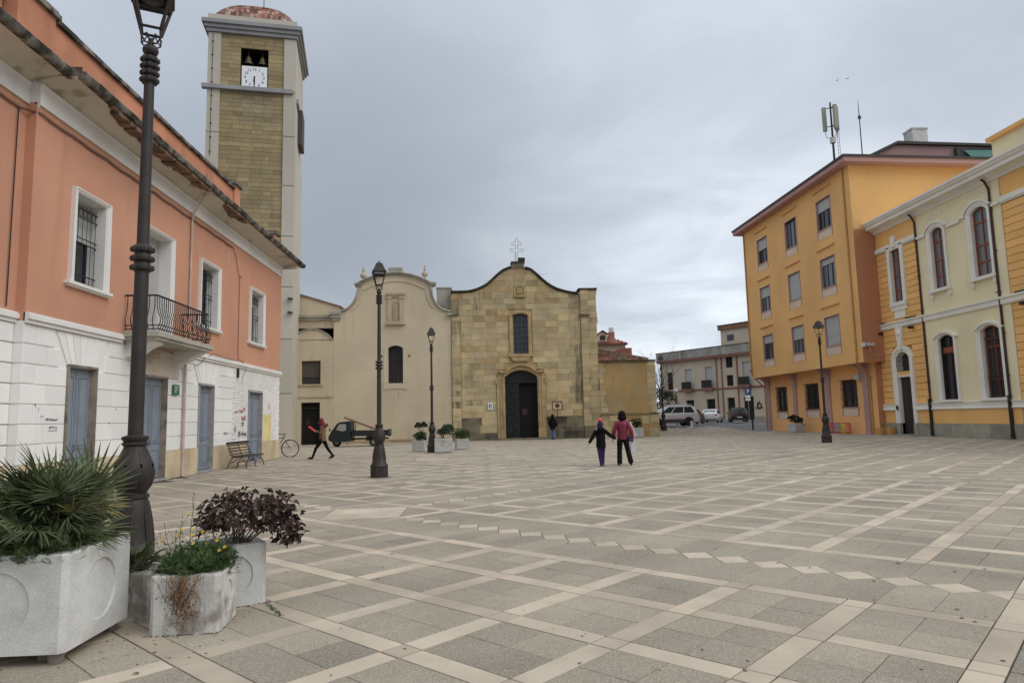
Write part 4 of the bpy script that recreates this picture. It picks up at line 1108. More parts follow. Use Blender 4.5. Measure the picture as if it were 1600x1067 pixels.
# ------------------------------------------------------------------ bell tower
ang = R(10)
TO = (-12.53 + .18 * math.cos(ang), 44.5 + .18 * math.sin(ang))
FT = frame(TO, (math.cos(ang), math.sin(ang)), (math.sin(ang), -math.cos(ang)))
TW = thing('bell_tower', 'tall square bell tower of brown stone courses in pale concrete frame with clock', 'bell tower', (TO[0] - 2.8, TO[1] + 2.8, 0), ang)
s0, s1 = -5.42, .18
m = MB(FT)
m.box(s0, s1, -5.6, -.18, 0, 23.6); m.box(s0, s1, -5.6, -5.42, 23.6, 27.6); m.box(s0, s0 + .8, -5.6, -.18, 23.6, 27.6); m.box(s1 - .8, s1, -5.6, -.18, 23.6, 27.6); m.build('tower_shaft', M_towerc, TW)
for a, b in ((s0, -4.62), (-.60, s1)):
    zs_ = [0, 3.42, 6.95, 10.4, 13.80, 17.24, 20.65, 23.75, 27.6]
    for z0_, z1_ in zip(zs_, zs_[1:]):
        m = MB(FT); m.slab([(a, z0_ + .02), (b, z0_ + .02), (b, z1_ - .02), (a, z1_ - .02)], -.18, 0, .012, 'd', rnd.uniform(-.3, .3)); m.build('concrete_panel', M_towerc, TW)
m = MB(FT); z = 0
rows_ = []
while z < 27.55:
    h_ = .30; hol = [(-3.38, -1.62)] if 23.9 < z + .15 < 26.75 else []
    tr = rnd.gauss(0, .25)
    for a, b in cut(-4.62 + (0 if int(z / .3) % 2 else 0), -.60, hol, .72, .2): m.slab([(a + .005, z + .006), (b - .005, z + .006), (b - .005, z + h_ - .006), (a + .005, z + h_ - .006)], -.18, -.09 + rnd.uniform(-.006, .006), .008, 'd', tr + rnd.gauss(0, .3))
    z += h_
m.build('stone_courses', M_towerb, TW, kind='stuff')
m = MB(FT); m.box(s0 - .32, -.02 + .05, -.18, .18, 23.62, 23.90); m.box(s1 - .1, s1 + .14, -5.2, -.6, 23.3, 23.6); m.build('belfry_ledge', M_towerg, TW)
m = MB(FT)
m.box(s0 - .12, s1 + .12, -5.75, .12, 27.6, 27.85); m.box(s0 - .24, s1 + .26, -5.87, .24, 27.852, 28.1); m.box(s0 - .38, s1 + .40, -6.0, .38, 28.102, 28.36); m.build('tower_cornice', M_towerg, TW)
m = MB(FT); m.box(s0 - .05, s1 + .05, -5.65, .05, 28.36, 28.86); m.build('attic_band', M_towerc, TW)
# barrel-like tiled cap
cx_ = (s0 + s1) / 2; cyy = -2.8; hw_ = 2.72
def capz(u, v): return 28.55 + 2.15 * max(0, (1 - abs(u) ** 3.2)) ** .55 * max(0, (1 - abs(v) ** 2.4)) ** .5
m = MB(FT); n_ = 20
vv = [(cx_ + hw_ * (-1 + 2 * i / n_), cyy + hw_ * (-1 + 2 * j / n_), capz(-1 + 2 * i / n_, -1 + 2 * j / n_) - .03) for j in range(n_ + 1) for i in range(n_ + 1)]
m.add(vv, [(j * (n_ + 1) + i, j * (n_ + 1) + i + 1, (j + 1) * (n_ + 1) + i + 1, (j + 1) * (n_ + 1) + i) for j in range(n_) for i in range(n_)]); m.build('tower_cap', M_towerc, TW)
m = MB(FT); n_ = 30
for j in range(n_):
    for i in range(n_):
        u0, u1 = -1 + 2 * (i + .06 + .5 * (j % 2) - .25) / n_, -1 + 2 * (i + .94 + .5 * (j % 2) - .25) / n_
        v0, v1 = 1 - 2 * j / n_, 1 - 2 * (j + 1.1) / n_
        u0, u1, v1 = max(-1, u0), min(1, u1), max(-1, v1)
        if u1 <= u0: continue
        p = lambda u, v, h: (cx_ + hw_ * u, cyy + hw_ * v, capz(u, v) + h)
        m.add([p(u0, v0, .07), p(u1, v0, .07), p(u1, v1, .02), p(u0, v1, .02), p(u0, v0, -.03), p(u1, v0, -.03)], [(0, 1, 2, 3), (4, 5, 1, 0)], rnd.uniform(-1, .9))
m.build('cap_tiles', mk('red_scale_tile', (.30, .135, .105), .9, .25, 3, tone=.65, col2=(.36, .26, .2), c2s=2.2, c2t=(.45, .6)), TW, kind='stuff')
m = MB(FT); m.tube([(cx_ + .3, -2.6, 31.2), (cx_ + .3, -2.6, 33.2)], .03, 5); m.tube([(cx_ + .05, -2.6, 32.8), (cx_ + .55, -2.6, 32.8)], .03, 5); m.build('roof_cross', M_iron, TW)
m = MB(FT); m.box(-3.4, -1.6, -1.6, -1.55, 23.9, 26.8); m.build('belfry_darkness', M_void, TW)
m = MB(FT); m.reveal(-3.38, -1.62, 23.9, 26.75, -.30, -1.6); m.build('belfry_reveal_shade', M_void, TW)  # reveals coloured near-black so the shade is in the colour
for x in (-2.95, -2.05):
    m = MB(FT); m.lathe([(.34, 0), (.32, .06), (.24, .2), (.19, .42), (.15, .55), (.0, .60)], 14, (x, -.55, 25.75)); m.tube([(x, -.55, 26.3), (x, -.55, 26.74)], .04, 5); m.build('bell', flat('old_bronze', (.12, .10, .06), .45, .6), TW, smooth=50)
m = MB(FT); m.box(-3.3, -1.68, -.20, -.12, 23.92, 25.46); ck = m.build('clock_face', M_clock, TW)
ccx, ccz = -2.49, 24.66
for hr in range(1, 13):
    an = R(90 - hr * 30)
    text_mesh(str(hr), .26, face_text(FT, ccx + .60 * math.cos(an), -.112, ccz + .60 * math.sin(an), False), M_lamp, ck, 'clock_numeral', .003)
m = MB(FT)
m.box(ccx - .035, ccx + .035, -.105, -.095, ccz - .52, ccz + .12); m.add([(ccx - .05, -.11, ccz + .10), (ccx + .05, -.11, ccz + .10), (ccx + .02, -.11, ccz - .30), (ccx - .08, -.11, ccz - .30)], [(0, 1, 2, 3)]); m.build('clock_hands', M_iron, ck)
m = MB(FT); m.box(-.02, .5, -3.6, -1.8, 20.9, 23.4); m.build('side_louvre', flat('dark_louvre', (.07, .06, .05), .8), TW)
m = MB(FT); m.tube([(s0 + .28, .03, 19), (s0 + .30, .03, 27.5)], .015, 4)
for k_ in range(9): m.box(s0 + .24, s0 + .34, 0, .05, 19.3 + k_ * .95, 19.36 + k_ * .95)
m.build('lightning_cable', M_iron, TW)
m = MB(FT)
for z in (9.6, 8.7): m.ext([(s1 - .30, z), (s1 + .05, z), (s1 - .30, z + .06)], .0, .3, 'd')
m.build('wall_bracket', M_iron, TW)
# ================================================================== orange four-storey building
OB = thing('apartment_block', 'orange four storey block with overhanging upper floors and small shuttered windows', 'building', (28, 49, 0))
Y0_, Y1_ = 41.0, 57.6
gw = [(43.45, 45.32, 1.78, 3.56), (48.55, 50.50, 1.70, 3.56), (53.70, 55.52, 1.62, 3.54)]
m = MB(FO); m.wall(41.25, Y1_, 0, 4.6, gw, .22, 0); m.quad((41.25, 0, 0), (41.25, -8, 0), (41.25, -8, 4.6), (41.25, 0, 4.6)); m.build('ground_floor_wall', M_orange2, OB)
FU = frame((23.6, 0), (0, 1), (-1, 0))
cols = [(43.15, 45.02), (48.12, 49.96), (53.35, 55.22)]
lev = [(5.86, 7.82), (9.84, 11.82), (13.84, 15.90)]
uw = [(a, b, c, e) for c, e in lev for a, b in cols]
m = MB(FU); m.wall(40.7, Y1_ + .5, 4.48, 17.30, uw, .20, 0); m.build('upper_wall', M_orange, OB)
m = MB(FU); m.quad((40.7, 0, 12.85), (40.7, -12, 12.85), (40.7, -12, 17.3), (40.7, 0, 17.3)); m.build('side_wall', M_orange, OB); m = MB(FU); m.quad((Y1_ + .5, 0, 4.48), (Y1_ + .5, -12, 4.48), (Y1_ + .5, -12, 17.3), (Y1_ + .5, 0, 17.3))
m.build('far_side_wall', M_orange, OB)
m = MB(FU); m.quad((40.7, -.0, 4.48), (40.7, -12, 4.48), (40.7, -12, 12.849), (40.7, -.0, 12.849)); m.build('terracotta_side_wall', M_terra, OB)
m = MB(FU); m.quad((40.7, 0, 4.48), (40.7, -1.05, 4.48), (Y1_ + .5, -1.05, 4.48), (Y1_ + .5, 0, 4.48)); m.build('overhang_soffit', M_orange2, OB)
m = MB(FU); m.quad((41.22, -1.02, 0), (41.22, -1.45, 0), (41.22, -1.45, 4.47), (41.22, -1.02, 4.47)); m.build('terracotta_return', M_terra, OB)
m = MB(FU); m.box(41.5, Y1_, -1.6, -1.5, .1, 17); m.build('inner_dark_wall', M_darkin, OB)
# mauve columns flaring into the overhang
for a, b in ((41.95, 42.75), (46.70, 47.55), (51.85, 52.6), (56.75, 57.6)):
    m = MB(FO)
    m.ext([(0, 0), (.09, 0), (.09, 3.5), (.14, 3.85), (.26, 4.12), (.50, 4.32), (.92, 4.44), (.92, 4.478), (0, 4.478)], a + .1, b - .1, 's')
    c = (a + b) / 2
    for sg in (-1, 1):
        p = [(c, 4.478), (c + sg * .60, 4.478), (c + sg * .55, 4.36), (c + sg * .46, 4.1), (c + sg * .41, 3.8), (c + sg * .40, 3.5), (c, 3.5)]
        m.ext(p, -.02, .085, 'd')
    m.build('flared_column', M_mauve, OB)
def grille(m, a, b, c, e, d, n, rows):
    for k_ in range(n): x = a + (b - a) * k_ / (n - 1); m.tube([(x, d, c), (x, d, e)], .014, 4)
    for z in rows: m.box(a - .12, b + .12, d - .015, d + .015, z - .02, z + .02)
for a, b, c, e in gw:
    m = MB(FO); m.box(a, b, -.2, -.18, c, e); g = m.build('ground_window_glass', M_glass, OB)
    m = MB(FO)
    for x in (a, (a + b) / 2 - .05, b - .1): m.box(x, x + .10, -.18, -.12, c, e)
    m.box(a, b, -.18, -.12, e - .35, e); m.build('ground_window_sash', M_brownpipe, g)
    m = MB(FO); grille(m, a + .04, b - .04, c - .03, e + .03, .10, 12, (c + .02, c + .58, c + 1.15, e - .02)); m.build('window_grille', M_iron, OB)
    m = MB(FO); m.box(a + .02, b - .02, .002, .02, c - .62, c - .08); m.build('pale_panel', M_palepink, OB)
    m = MB(FO); m.box(a - .06, a + .02, .002, .05, c - .62, c - .02); m.box(b - .02, b + .06, .002, .05, c - .62, c - .02); m.box(a - .1, b + .1, .002, .08, c - .08, c - .01); m.build('panel_frame', M_mauve, OB)
shutf = {(0, 0): 1., (0, 1): .5, (0, 2): .35, (1, 0): .22, (1, 1): 1., (1, 2): .42, (2, 0): .38, (2, 1): .0, (2, 2): .45}
for li, (c, e) in enumerate(lev):
    for ci, (a, b) in enumerate(cols):
        f = shutf[(li, ci)]
        m = MB(FU); m.box(a, b, -.19, -.17, c, e); g = m.build('window_pane', M_glassb if (ci + li) % 2 else M_glass, OB)
        m = MB(FU); k3 = 3 if b - a > 1.5 else 2
        for q in range(k3 + 1): x = a + (b - a) * q / k3; m.box(max(a, x - .04), min(b, x + .04), -.17, -.13, c, e)
        m.box(a, b, -.17, -.13, c, c + .07); m.box(a, b, -.17, -.13, e - .08, e); m.build('aluminium_sash', M_roofedge, g)
        if f > 0:
            m = MB(FU); z = e; zb_ = e - (e - c) * f
            while z - .06 >= zb_ - .03: m.box(a + .02, b - .02, -.125, -.10, z - .055, z - .003, rnd.uniform(-.25, .25)); z -= .06
            m.build('roller_shutter', M_shut, OB)
        m = MB(FU); m.box(a, b, .003, .015, c - .62, c - .06); m.build('pale_panel', M_palepink, OB)
        m = MB(FU); m.box(a - .05, a + .015, -.19, .03, c - .64, e + .05); m.box(b - .015, b + .05, -.19, .03, c - .64, e + .05); m.box(a - .05, b + .05, -.19, .03, e - .0, e + .05); m.box(a - .02, b + .02, -.1, .07, c - .06, c); m.build('mauve_frame', M_mauve, OB)
        m = MB(FU); m.box(a - .15, b + .35, .001, .12, e + .70, e + .80); m.build('hood_moulding', M_orange2, OB)
# pink fascia, roof edge and roofs
zf = lambda s_, d: 17.02 + (s_ - 40) * .018 + min(d, 0) * .028
def tilted(m, a, b, d0, d1, h0, h1):
    c4_ = [(a, d0), (b, d0), (b, d1), (a, d1)]
    m.add([(s_, d, zf(s_, d) + h0) for s_, d in c4_] + [(s_, d, zf(s_, d) + h1) for s_, d in c4_], [(0, 3, 2, 1), (4, 5, 6, 7), (0, 1, 5, 4), (1, 2, 6, 5), (2, 3, 7, 6), (3, 0, 4, 7)])
m = MB(FU); tilted(m, 40.1, Y1_ + 1.3, -12.5, .55, 0, .04); tilted(m, 40.06, Y1_ + 1.34, -12.5, .60, .042, .34); m.build('pink_eave', M_pink, OB)
m = MB(FU); tilted(m, 39.98, Y1_ + 1.42, -12.6, .68, .342, .48); m.build('dark_roof_edge', M_roofedge, OB)
m = MB(); m.ext([(27.4, 17.76), (36.5, 17.76), (36.5, 19.57), (29.2, 19.80), (27.4, 19.04)], 44.2, 56, 'd'); m.build('penthouse_wall', M_roofp, OB)
m = MB(); m.box(33.3, 33.5, 43.9, 44.19, 17.2, 19.5); m.box(33.5, 36.9, 44.12, 44.19, 17.3, 19.5); m.build('dark_shed_side', M_roofedge, OB)
m = MB(); m.add([(33.9, 44.05, 19.35), (37.2, 44.05, 19.3), (37.2, 43.7, 17.6), (35.3, 43.7, 17.6)], [(0, 1, 2, 3)]); m.build('teal_awning', M_teal, OB)
m = MB(); m.ext([(26.5, 18.75), (29.2, 20.02), (37.2, 19.75), (37.2, 19.58), (29.2, 19.82), (26.6, 18.66)], 44.0, 56.5, 'd'); m.build('penthouse_roof', M_roofedge, OB)
m = MB(); m.box(26.6, 37.0, 43.55, 43.7, 19.38, 19.55) if False else None
m.box(31.0, 32.1, 45.0, 46.0, 19.6, 21.3); m.box(30.95, 32.15, 44.95, 46.05, 21.3, 21.42); m.build('roof_chimney', M_conc, OB)
# gutter pipes
m = MB(FU)
m.tube([(41.35, .06, 17.3), (41.35, .06, 4.75), (41.4, .05, 4.5), (41.55, -.45, 4.05), (41.75, -.92, 3.55), (41.85, -.93, 3.2), (41.85, -.93, .02)], .06, 8); m.build('ochre_downpipe', M_ochrepipe, OB)
m = MB(FU); m.tube([(57.9, .06, 17.3), (57.9, .06, 4.75), (57.8, -.2, 4.4), (57.75, -.9, 3.7), (57.7, -.93, 3.0), (57.7, -.93, .02)], .06, 8); m.build('ochre_downpipe', M_ochrepipe, OB)
m = MB(FU); m.tube([(40.66, -.35, 5.15), (40.5, -.35, 5.15), (40.5, -.35, 5.45)], .02, 5); m.box(40.3, 40.75, -.55, -.15, 5.45, 5.62); m.tube([(40.66, -.5, 5.2), (40.66, -.5, 4.9), (40.66, -1.3, 4.9)], .012, 4); m.box(40.4, 40.7, .05, -.05, 5.4, 5.65); m.build('security_camera', M_conc, OB)
m = MB(FO); m.box(42.75, 43.22, .0, .28, 3.5, 3.86); m.build('wall_cabinet', M_shut, OB)
m = MB(FU); m.ball((57.95, .16, 5.2), .17, .12, .2, 8, 6); m.build('wall_bell', M_pink, OB)
m = MB(FO); m.box(40.55, 41.1, .0, .35, 0.004, .42); m.box(40.0, 40.45, -.2, .1, 0.004, .48); m.build('base_box', M_ochrepipe, OB)
# aerials
AM = thing('antenna_mast', 'lattice mast with three panel antennas on the orange block roof', 'antenna mast', (26, 46.5, 17.76))
m = MB(); m.tube([(26, 46.5, 17.7), (26, 46.5, 24.0)], [.09, .06], 8); m.build('mast_pole', M_iron, AM)
m = MB()
for k_ in range(16): m.tube([(26.18, 46.2, 18 + k_ * .25), (26.18, 45.95, 18 + k_ * .25)], .012, 4)
m.tube([(26.18, 46.2, 17.8), (26.18, 46.2, 22)], .015, 4); m.tube([(26.18, 45.95, 17.8), (26.18, 45.95, 22)], .015, 4); m.build('mast_ladder', M_iron, AM)
for k_, (dx, dy) in enumerate(((-.38, .25), (.15, -.30), (.45, .1))):
    m = MB(); m.box(26 + dx - .12, 26 + dx + .12, 46.5 + dy - .1, 46.5 + dy + .1, 21.9, 23.7)
    m.tube([(26, 46.5, 22.2), (26 + dx, 46.5 + dy, 22.2)], .04, 5); m.tube([(26, 46.5, 23.6), (26 + dx, 46.5 + dy, 23.6)], .04, 5); m.tube([(26 + dx, 46.5 + dy, 21.9), (26 + dx * .9, 46.5 + dy * .9, 21.4), (26, 46.5, 21.3)], .025, 5); m.build('panel_antenna', flat('greenish_grey_antenna', (.30, .31, .24), .6), AM)
m = MB(); m.box(25.85, 26.15, 46.35, 46.65, 20.9, 21.3); m.build('junction_box', M_conc, AM)
RA_ = thing('roof_rod', 'thin whip aerial standing on the orange block roof', 'aerial', (26, 43.0, 17.76))
m = MB(); m.tube([(26, 43, 17.7), (26, 43, 21.3), (26, 43, 22.5)], [.04, .03, .012], 6); m.build('whip', M_iron, RA_); m = MB(); m.box(25.93, 26.1, 42.95, 43.05, 21.15, 21.35); m.build('rod_clamp', M_iron, RA_)
SP = thing('roof_loudspeaker', 'small horn loudspeaker on the orange roof edge between the two aerials', 'loudspeaker', (26, 44.8, 17.76))
m = MB(); m.tube([(26, 44.8, 17.7), (26, 44.8, 18.9)], .03, 5); m.build('speaker_post', M_iron, SP)
m = MB(); m.lathe([(.05, 0), (.08, .15), (.22, .4)], 10, M=Matrix.Translation((25.9, 44.8, 18.8)) @ Matrix.Rotation(R(-80), 4, 'Y')); m.build('speaker_horn', M_iron, SP)

# ================================================================== yellow and cream civic building at the right edge
YB_ = thing('civic_building', 'yellow banded and cream building with arched windows and ivory trim at the right edge', 'building', (30, 33, 0))
YA, YE = 16.0, 41.2
B0, B1 = 36.65, 30.40        # the cream bay runs from B1 to B0
win_u = [(38.28, 39.26, 7.86, 10.95, 0.12, 'a'), (34.50, 35.54, 7.95, 11.08, .24, 'b'), (31.28, 32.42, 7.95, 11.20, .26, 'b'), (27.3, 28.3, 7.9, 11.0, .12, 'a'), (21.8, 22.8, 7.9, 11.0, .12, 'a')]
win_g = [(34.46, 35.66, 1.98, 5.22, .22), (31.24, 32.50, 1.98, 5.28, .24), (27.0, 28.2, 1.98, 5.2, .3), (21.6, 22.8, 1.98, 5.2, .3)]
dor = (38.30, 39.55, .06, 4.55, .35)
holes = [(w[0], w[1], w[2], w[3] + w[4]) for w in win_u] + [(w[0], w[1], w[2], w[3] + w[4]) for w in win_g] + [(dor[0], dor[1], dor[2], dor[3] + dor[4])]
m = MB(FY); m.wall(B1, B0, 0, 12.5, [h for h in holes if B1 < h[0] < B0], 0, 0.06); m.quad((B0, .06, 0), (B0, 0, 0), (B0, 0, 12.5), (B0, .06, 12.5)); m.quad((B1, .06, 0), (B1, 0, 0), (B1, 0, 12.5), (B1, .06, 12.5)); m.build('cream_bay_wall', M_ycream, YB_)
m = MB(FY)
m.wall(B0, YE, 0, 12.5, [h for h in holes if h[0] > B0], 0, -.03); m.build('yellow_bay_wall', M_groove, YB_); m = MB(FY); m.wall(YA, B1, 0, 12.5, [h for h in holes if h[0] < B1], 0, -.03); m.build('yellow_bay_wall', M_groove, YB_)
m = MB(FY); m.box(YA, YE, -1.0, -.95, .1, 12.4); m.build('inner_dark_wall', M_darkin, YB_)
m = MB(FY); m.quad((YE, 0, 0), (YE, -9, 0), (YE, -9, 12.5), (YE, 0, 12.5)); m.quad((YA, 0, 0), (YA, -9, 0), (YA, -9, 12.5), (YA, 0, 12.5)); m.quad((YA, 0, 12.52), (YA, -12, 12.52), (YE, -12, 12.52), (YE, 0, 12.52)); m.build('closing_wall', M_ycream, YB_)
# horizontal bands
def bands(z0, z1, n, s0, s1):
    h_ = (z1 - z0) / n
    for r in range(n):
        za_, zb2 = z0 + r * h_, z0 + (r + 1) * h_
        hs = [(h[0] - .28, h[1] + .28) for h in holes if h[2] - .35 < za_ + h_ / 2 < h[3] + .22 and (h[0] > B0 or h[1] < B1)]
        for a, b in cut(s0, s1, hs, 20):
            m = MB(FY); m.slab([(a + .002, za_ + .012), (b - .002, za_ + .012), (b - .002, zb2 - .012), (a + .002, zb2 - .012)], -.03, .03, .012, 'd', rnd.uniform(-.5, .5)); m.build('facade_band', M_ybrd, YB_)
bands(1.84, 6.36, 12, B0 + .06, YE); bands(6.76, 11.10, 12, B0 + .06, YE); bands(1.84, 6.36, 12, YA, B1 - .02); bands(6.76, 11.10, 12, YA, B1 - .02)
for s0_, s1_ in ((B0 + .06, YE), (YA, B1 - .02)):
    for a, b in cut(s0_, s1_, [(dor[0] - .28, dor[1] + .28)], 50):
        m = MB(FY); m.box(a, b, -.03, .02, .72, 1.46); m.build('lower_yellow_panel', M_ybrd, YB_)
    m = MB(FY); m.box(s0_, s1_, -.03, .02, 11.5, 12.45); m.build('upper_yellow_frieze', M_ybrd, YB_)
    m = MB(FY); m.box(s0_, s1_, -.03, .09, 11.13, 11.20); m.box(s0_, s1_, -.03, .14, 11.202, 11.40); m.box(s0_, s1_, -.03, .10, 11.402, 11.47); m.build('upper_string', M_wtrim2, YB_)
m = MB(FY); m.box(B1, B0, .06, .085, .72, 1.46); m.build('lower_yellow_panel', M_ybrd, YB_)
def run(name, s0_, s1_, prof, mat, skip=()):
    for a, b in cut(s0_, s1_, skip, 100):
        m = MB(FY); m.ext(prof, a, b, 's'); m.build(name, mat, YB_)
sk = [(dor[0] - .28, dor[1] + .28)]
run('sill_band', YA, YE, [(0, 1.46), (.14, 1.46), (.17, 1.52), (.12, 1.58), (.12, 1.76), (.16, 1.80), (.16, 1.84), (0, 1.84)], M_wtrim2, sk)
run('string_course', YA, YE, [(0, 6.36), (.12, 6.36), (.15, 6.42), (.15, 6.60), (.22, 6.66), (.22, 6.74), (0, 6.76)], M_wtrim2)
run('main_cornice', YA, YE + .6, [(0, 12.42), (.12, 12.42), (.16, 12.52), (.30, 12.62), (.48, 12.68), (.60, 12.70), (.60, 12.88), (.68, 12.92), (.72, 13.02), (.78, 13.06), (.78, 13.18), (0, 13.22)], M_wtrim2)
m = MB(FY); m.box(YA, 35.9, .0, .90, 13.08, 13.20) if False else None
m.box(YA, 30.5, -1.2, .28, 13.22, 13.42); m.box(YA, 30.55, -1.3, .36, 14.22, 14.42); m.build('parapet_moulding', M_ybrd, YB_)
m = MB(FY); m.box(YA, 30.4, -1.1, .18, 13.42, 14.22); m.build('parapet_block', M_ycream, YB_)
for a, b in cut(YA, YE, sk, 1.35, .05):
    m = MB(FY); m.slab([(a + .006, 0), (b - .006, 0), (b - .006, .71), (a + .006, .71)], -.03, .12, .010, 'd', rnd.uniform(-.6, .5)); m.build('plinth_stone', M_ystone, YB_)
# windows
def arched(a, b, c, e, r_):
    return [(a, c), (a, e)] + arc_top(a, b, e, r_, 8)[::-1][1:-1] + [(b, e), (b, c)]
def casement(a, b, c, e, r_, d, wood, glass, cols_, rows_, parent, f=.07):
    m = MB(FY); m.box(a, b, d - .03, d - .02, c, e + r_); g = m.build('window_pane', glass, parent)
    m = MB(FY)
    for x in [a + f / 2] + [a + (b - a) * q / cols_ for q in range(1, cols_)] + [b - f / 2]: m.box(x - f / 2, x + f / 2, d - .02, d + .03, c, e + r_ * .9)
    for z in rows_: m.box(a, b, d - .02, d + .035, z - f / 2, z + f / 2)
    m.build('wooden_sash', wood, g); return g
for a, b, c, e, r_, ty in win_u:
    D = .06 if ty == 'b' else .0
    m = MB(FY)
    if ty == 'b':
        pr = [(D, -.01), (D + .05, .0), (D + .05, .08), (D + .10, .11), (D + .10, .23), (D, .23)]
        m.sweep(arched(a, b, c, e, r_), pr)
        m.sweep(arched(a - .30, b + .30, e - .05, e + .1, r_ + .14)[1:-1], [(D, .0), (D + .16, .0), (D + .16, .10), (D, .12)])
        m.box(B1 + .0 if a < 33 else 33.15, a - .34, D, D + .10, e - .02, e + .10); m.box(b + .34, B0 if a > 33 else 33.15, D, D + .10, e - .02, e + .10)
        m.box(a - .30, b + .30, D, D + .20, c - .16, c); m.box(a - .26, a - .08, D, D + .12, c - .45, c - .16); m.box(b + .08, b + .26, D, D + .12, c - .45, c - .16)
        m.sweep([(a - .1, e + .85), (b + .1, e + .85), (b + .1, e + 1.0), (a - .1, e + 1.0)], [(D, -.02), (D + .03, -.02), (D + .03, .02), (D, .02)], close=True)
    else:
        m.box(a - .28, a, 0.0, .14, c - .05, e + .32); m.box(b, b + .28, 0.0, .14, c - .05, e + .32); m.box(a - .02, b + .02, 0, .12, e + .10, e + .32)
        m.box(a - .26, b + .26, 0, .20, c - .22, c); m.box(a - .22, b + .22, 0, .14, c - .50, c - .22); m.box(a - .02, b + .02, 0, .10, c - .95, c - .50)
        m.ext([((a + b) / 2 - .14, e + .22), ((a + b) / 2 + .14, e + .22), ((a + b) / 2 + .22, e + .9), ((a + b) / 2 - .22, e + .9)], 0, .20, 'd')
        m.box(a - .34, b + .34, .0, .16, e + .34, e + .45)
    m.build('window_surround', M_wtrim2, YB_)
    m = MB(FY); m.reveal(a - .0, b + .0, c, e + r_, D, -.36); m.build('window_reveal', M_wtrim2, YB_)
    if ty == 'b': m = MB(FY); spandrel(m, a, b, e, r_, -.06, D + .002); m.build('arch_infill', M_wtrim2, YB_)
    casement(a, b, c, e, r_, -.10, M_redwood, M_glassb, 2 if b - a > .9 or ty == 'a' else 2, (c + .04, c + .75, c + 1.6, e - .5, e + r_ - .03), YB_)
for i, (a, b, c, e, r_) in enumerate(win_g):
    D = .06 if B1 < a < B0 else 0.
    m = MB(FY); m.sweep(arched(a, b, c, e, r_), [(D - .08, -.01), (D + .06, .0), (D + .06, .09), (D + .12, .12), (D + .12, .23), (D - .08, .23)]); m.sweep(arched(a - .27, b + .27, e - .3, e + .0, r_ + .10)[1:-1], [(D, .0), (D + .17, .0), (D + .17, .08), (D, .10)])
    m.box(a - .3, b + .3, D, D + .17, c - .13, c); m.build('window_surround', M_wtrim2, YB_)
    m = MB(FY); m.reveal(a, b, c, e + r_, D, -.36); m.build('window_reveal', M_wtrim2, YB_)
    m = MB(FY); spandrel(m, a, b, e, r_, -.06, D + .002); m.build('arch_infill', M_wtrim2, YB_)
    if i == 0:
        casement(a, b, c, e, r_, -.16, M_brownpipe, M_glass, 2, (e - .8, e + r_ - .05), YB_)
        m = MB(FY); m.box(b - .1, b - .02, -.12, -.02, c, e + .1); m.build('open_dark_shutter', M_door, YB_)
        m = MB(FY); m.box(a, b, -.12, -.09, e - .75, e - .45); m.build('red_crossbar', M_redwood, YB_)
    else:
        casement(a, b, c, e, r_, -.16, M_redwood, M_glass, 2, (c + .9, e - .8, e - .4, e + r_ - .05), YB_)
        m = MB(FY); d = -.06
        for k_ in range(8): x = a + .06 + (b - a - .12) * k_ / 7; m.tube([(x, d, c), (x, d, e - .3)], .011, 4)
        for z in (c + .05, c + .9, c + 1.02, e - .35): m.box(a, b, d - .012, d + .012, z - .015, z + .015)
        for k_ in range(5):
            x = a + .14 + (b - a - .28) * k_ / 4
            for z in (c + .28, c + .62): m.tube([(x + .09 * math.cos(q * .785), d, z + .14 * math.sin(q * .785)) for q in range(9)], .012, 4)
        m.build('scrolled_grille', M_iron, YB_)
# entrance
a, b, c, e, r_ = dor
m = MB(FY); m.sweep(arched(a, b, .72, e, r_), [(-.05, -.01), (.10, .0), (.10, .14), (.16, .18), (.16, .36), (-.05, .36)]); m.ext([((a + b) / 2 - .12, e + r_ + .1), ((a + b) / 2 + .12, e + r_ + .1), ((a + b) / 2 + .32, 6.34), ((a + b) / 2 - .32, 6.34)], 0, .20, 'd'); m.ball(((a + b) / 2, .2, 6.0), .17, .08, .17, 10, 6)
m.build('entrance_surround', M_wtrim2, YB_)
for x0, x1 in ((a - .34, a), (b, b + .34)):
    m = MB(FY); m.box(x0, x1, -.3, .15, .0, .715); m.build('entrance_plinth', M_ystone, YB_)
m = MB(FY); m.reveal(a, b, c, e + r_, 0, -.42); m.box(a, b, -.3, .02, 3.42, 3.52); m.build('entrance_reveal', M_wtrim2, YB_)
m = MB(FY); m.box(a, b, -.28, -.02, 3.522, 3.76); m.build('transom_panel', M_ybrd, YB_)
m = MB(FY); spandrel(m, a, b, e, r_, -.3, .002); m.build('entrance_arch_infill', M_wtrim2, YB_)
m = MB(FY); m.box(a, b, -.34, -.32, 3.76, e + r_); m.build('fanlight_glass', M_glass, YB_)
m = MB(FY)
for k_ in range(7): x = a + .05 + (b - a - .1) * k_ / 6; m.tube([(x, .03, 3.78), (x, .10, 4.1), (x, .06, e + .15)], .012, 4)
for z in (3.8, 4.1, 4.4): m.tube([(a, .05, z), (b, .05, z)], .012, 4)
m.build('fanlight_grille', M_iron, YB_)
m = MB(FY); m.box(a + .002, b - .002, -.20, -.14, .06, 3.42); dd_ = m.build('entrance_door', M_door, YB_)
m = MB(FY); m.box(b - .0, b + .06, -.02, .10, 0, .0) if False else None
m.box(a + .03, (a + b) / 2 - .02, -.138, -.125, .3, 3.2); m.box((a + b) / 2 + .02, b - .03, -.138, -.125, .3, 3.2); m.build('door_panel', M_door, dd_)
m = MB(FY); m.box(a - .4, b + .4, .1, .5, .004, .06); m.box(a, b, -.42, .1, .004, .08); m.build('entrance_step', M_ystone, YB_)
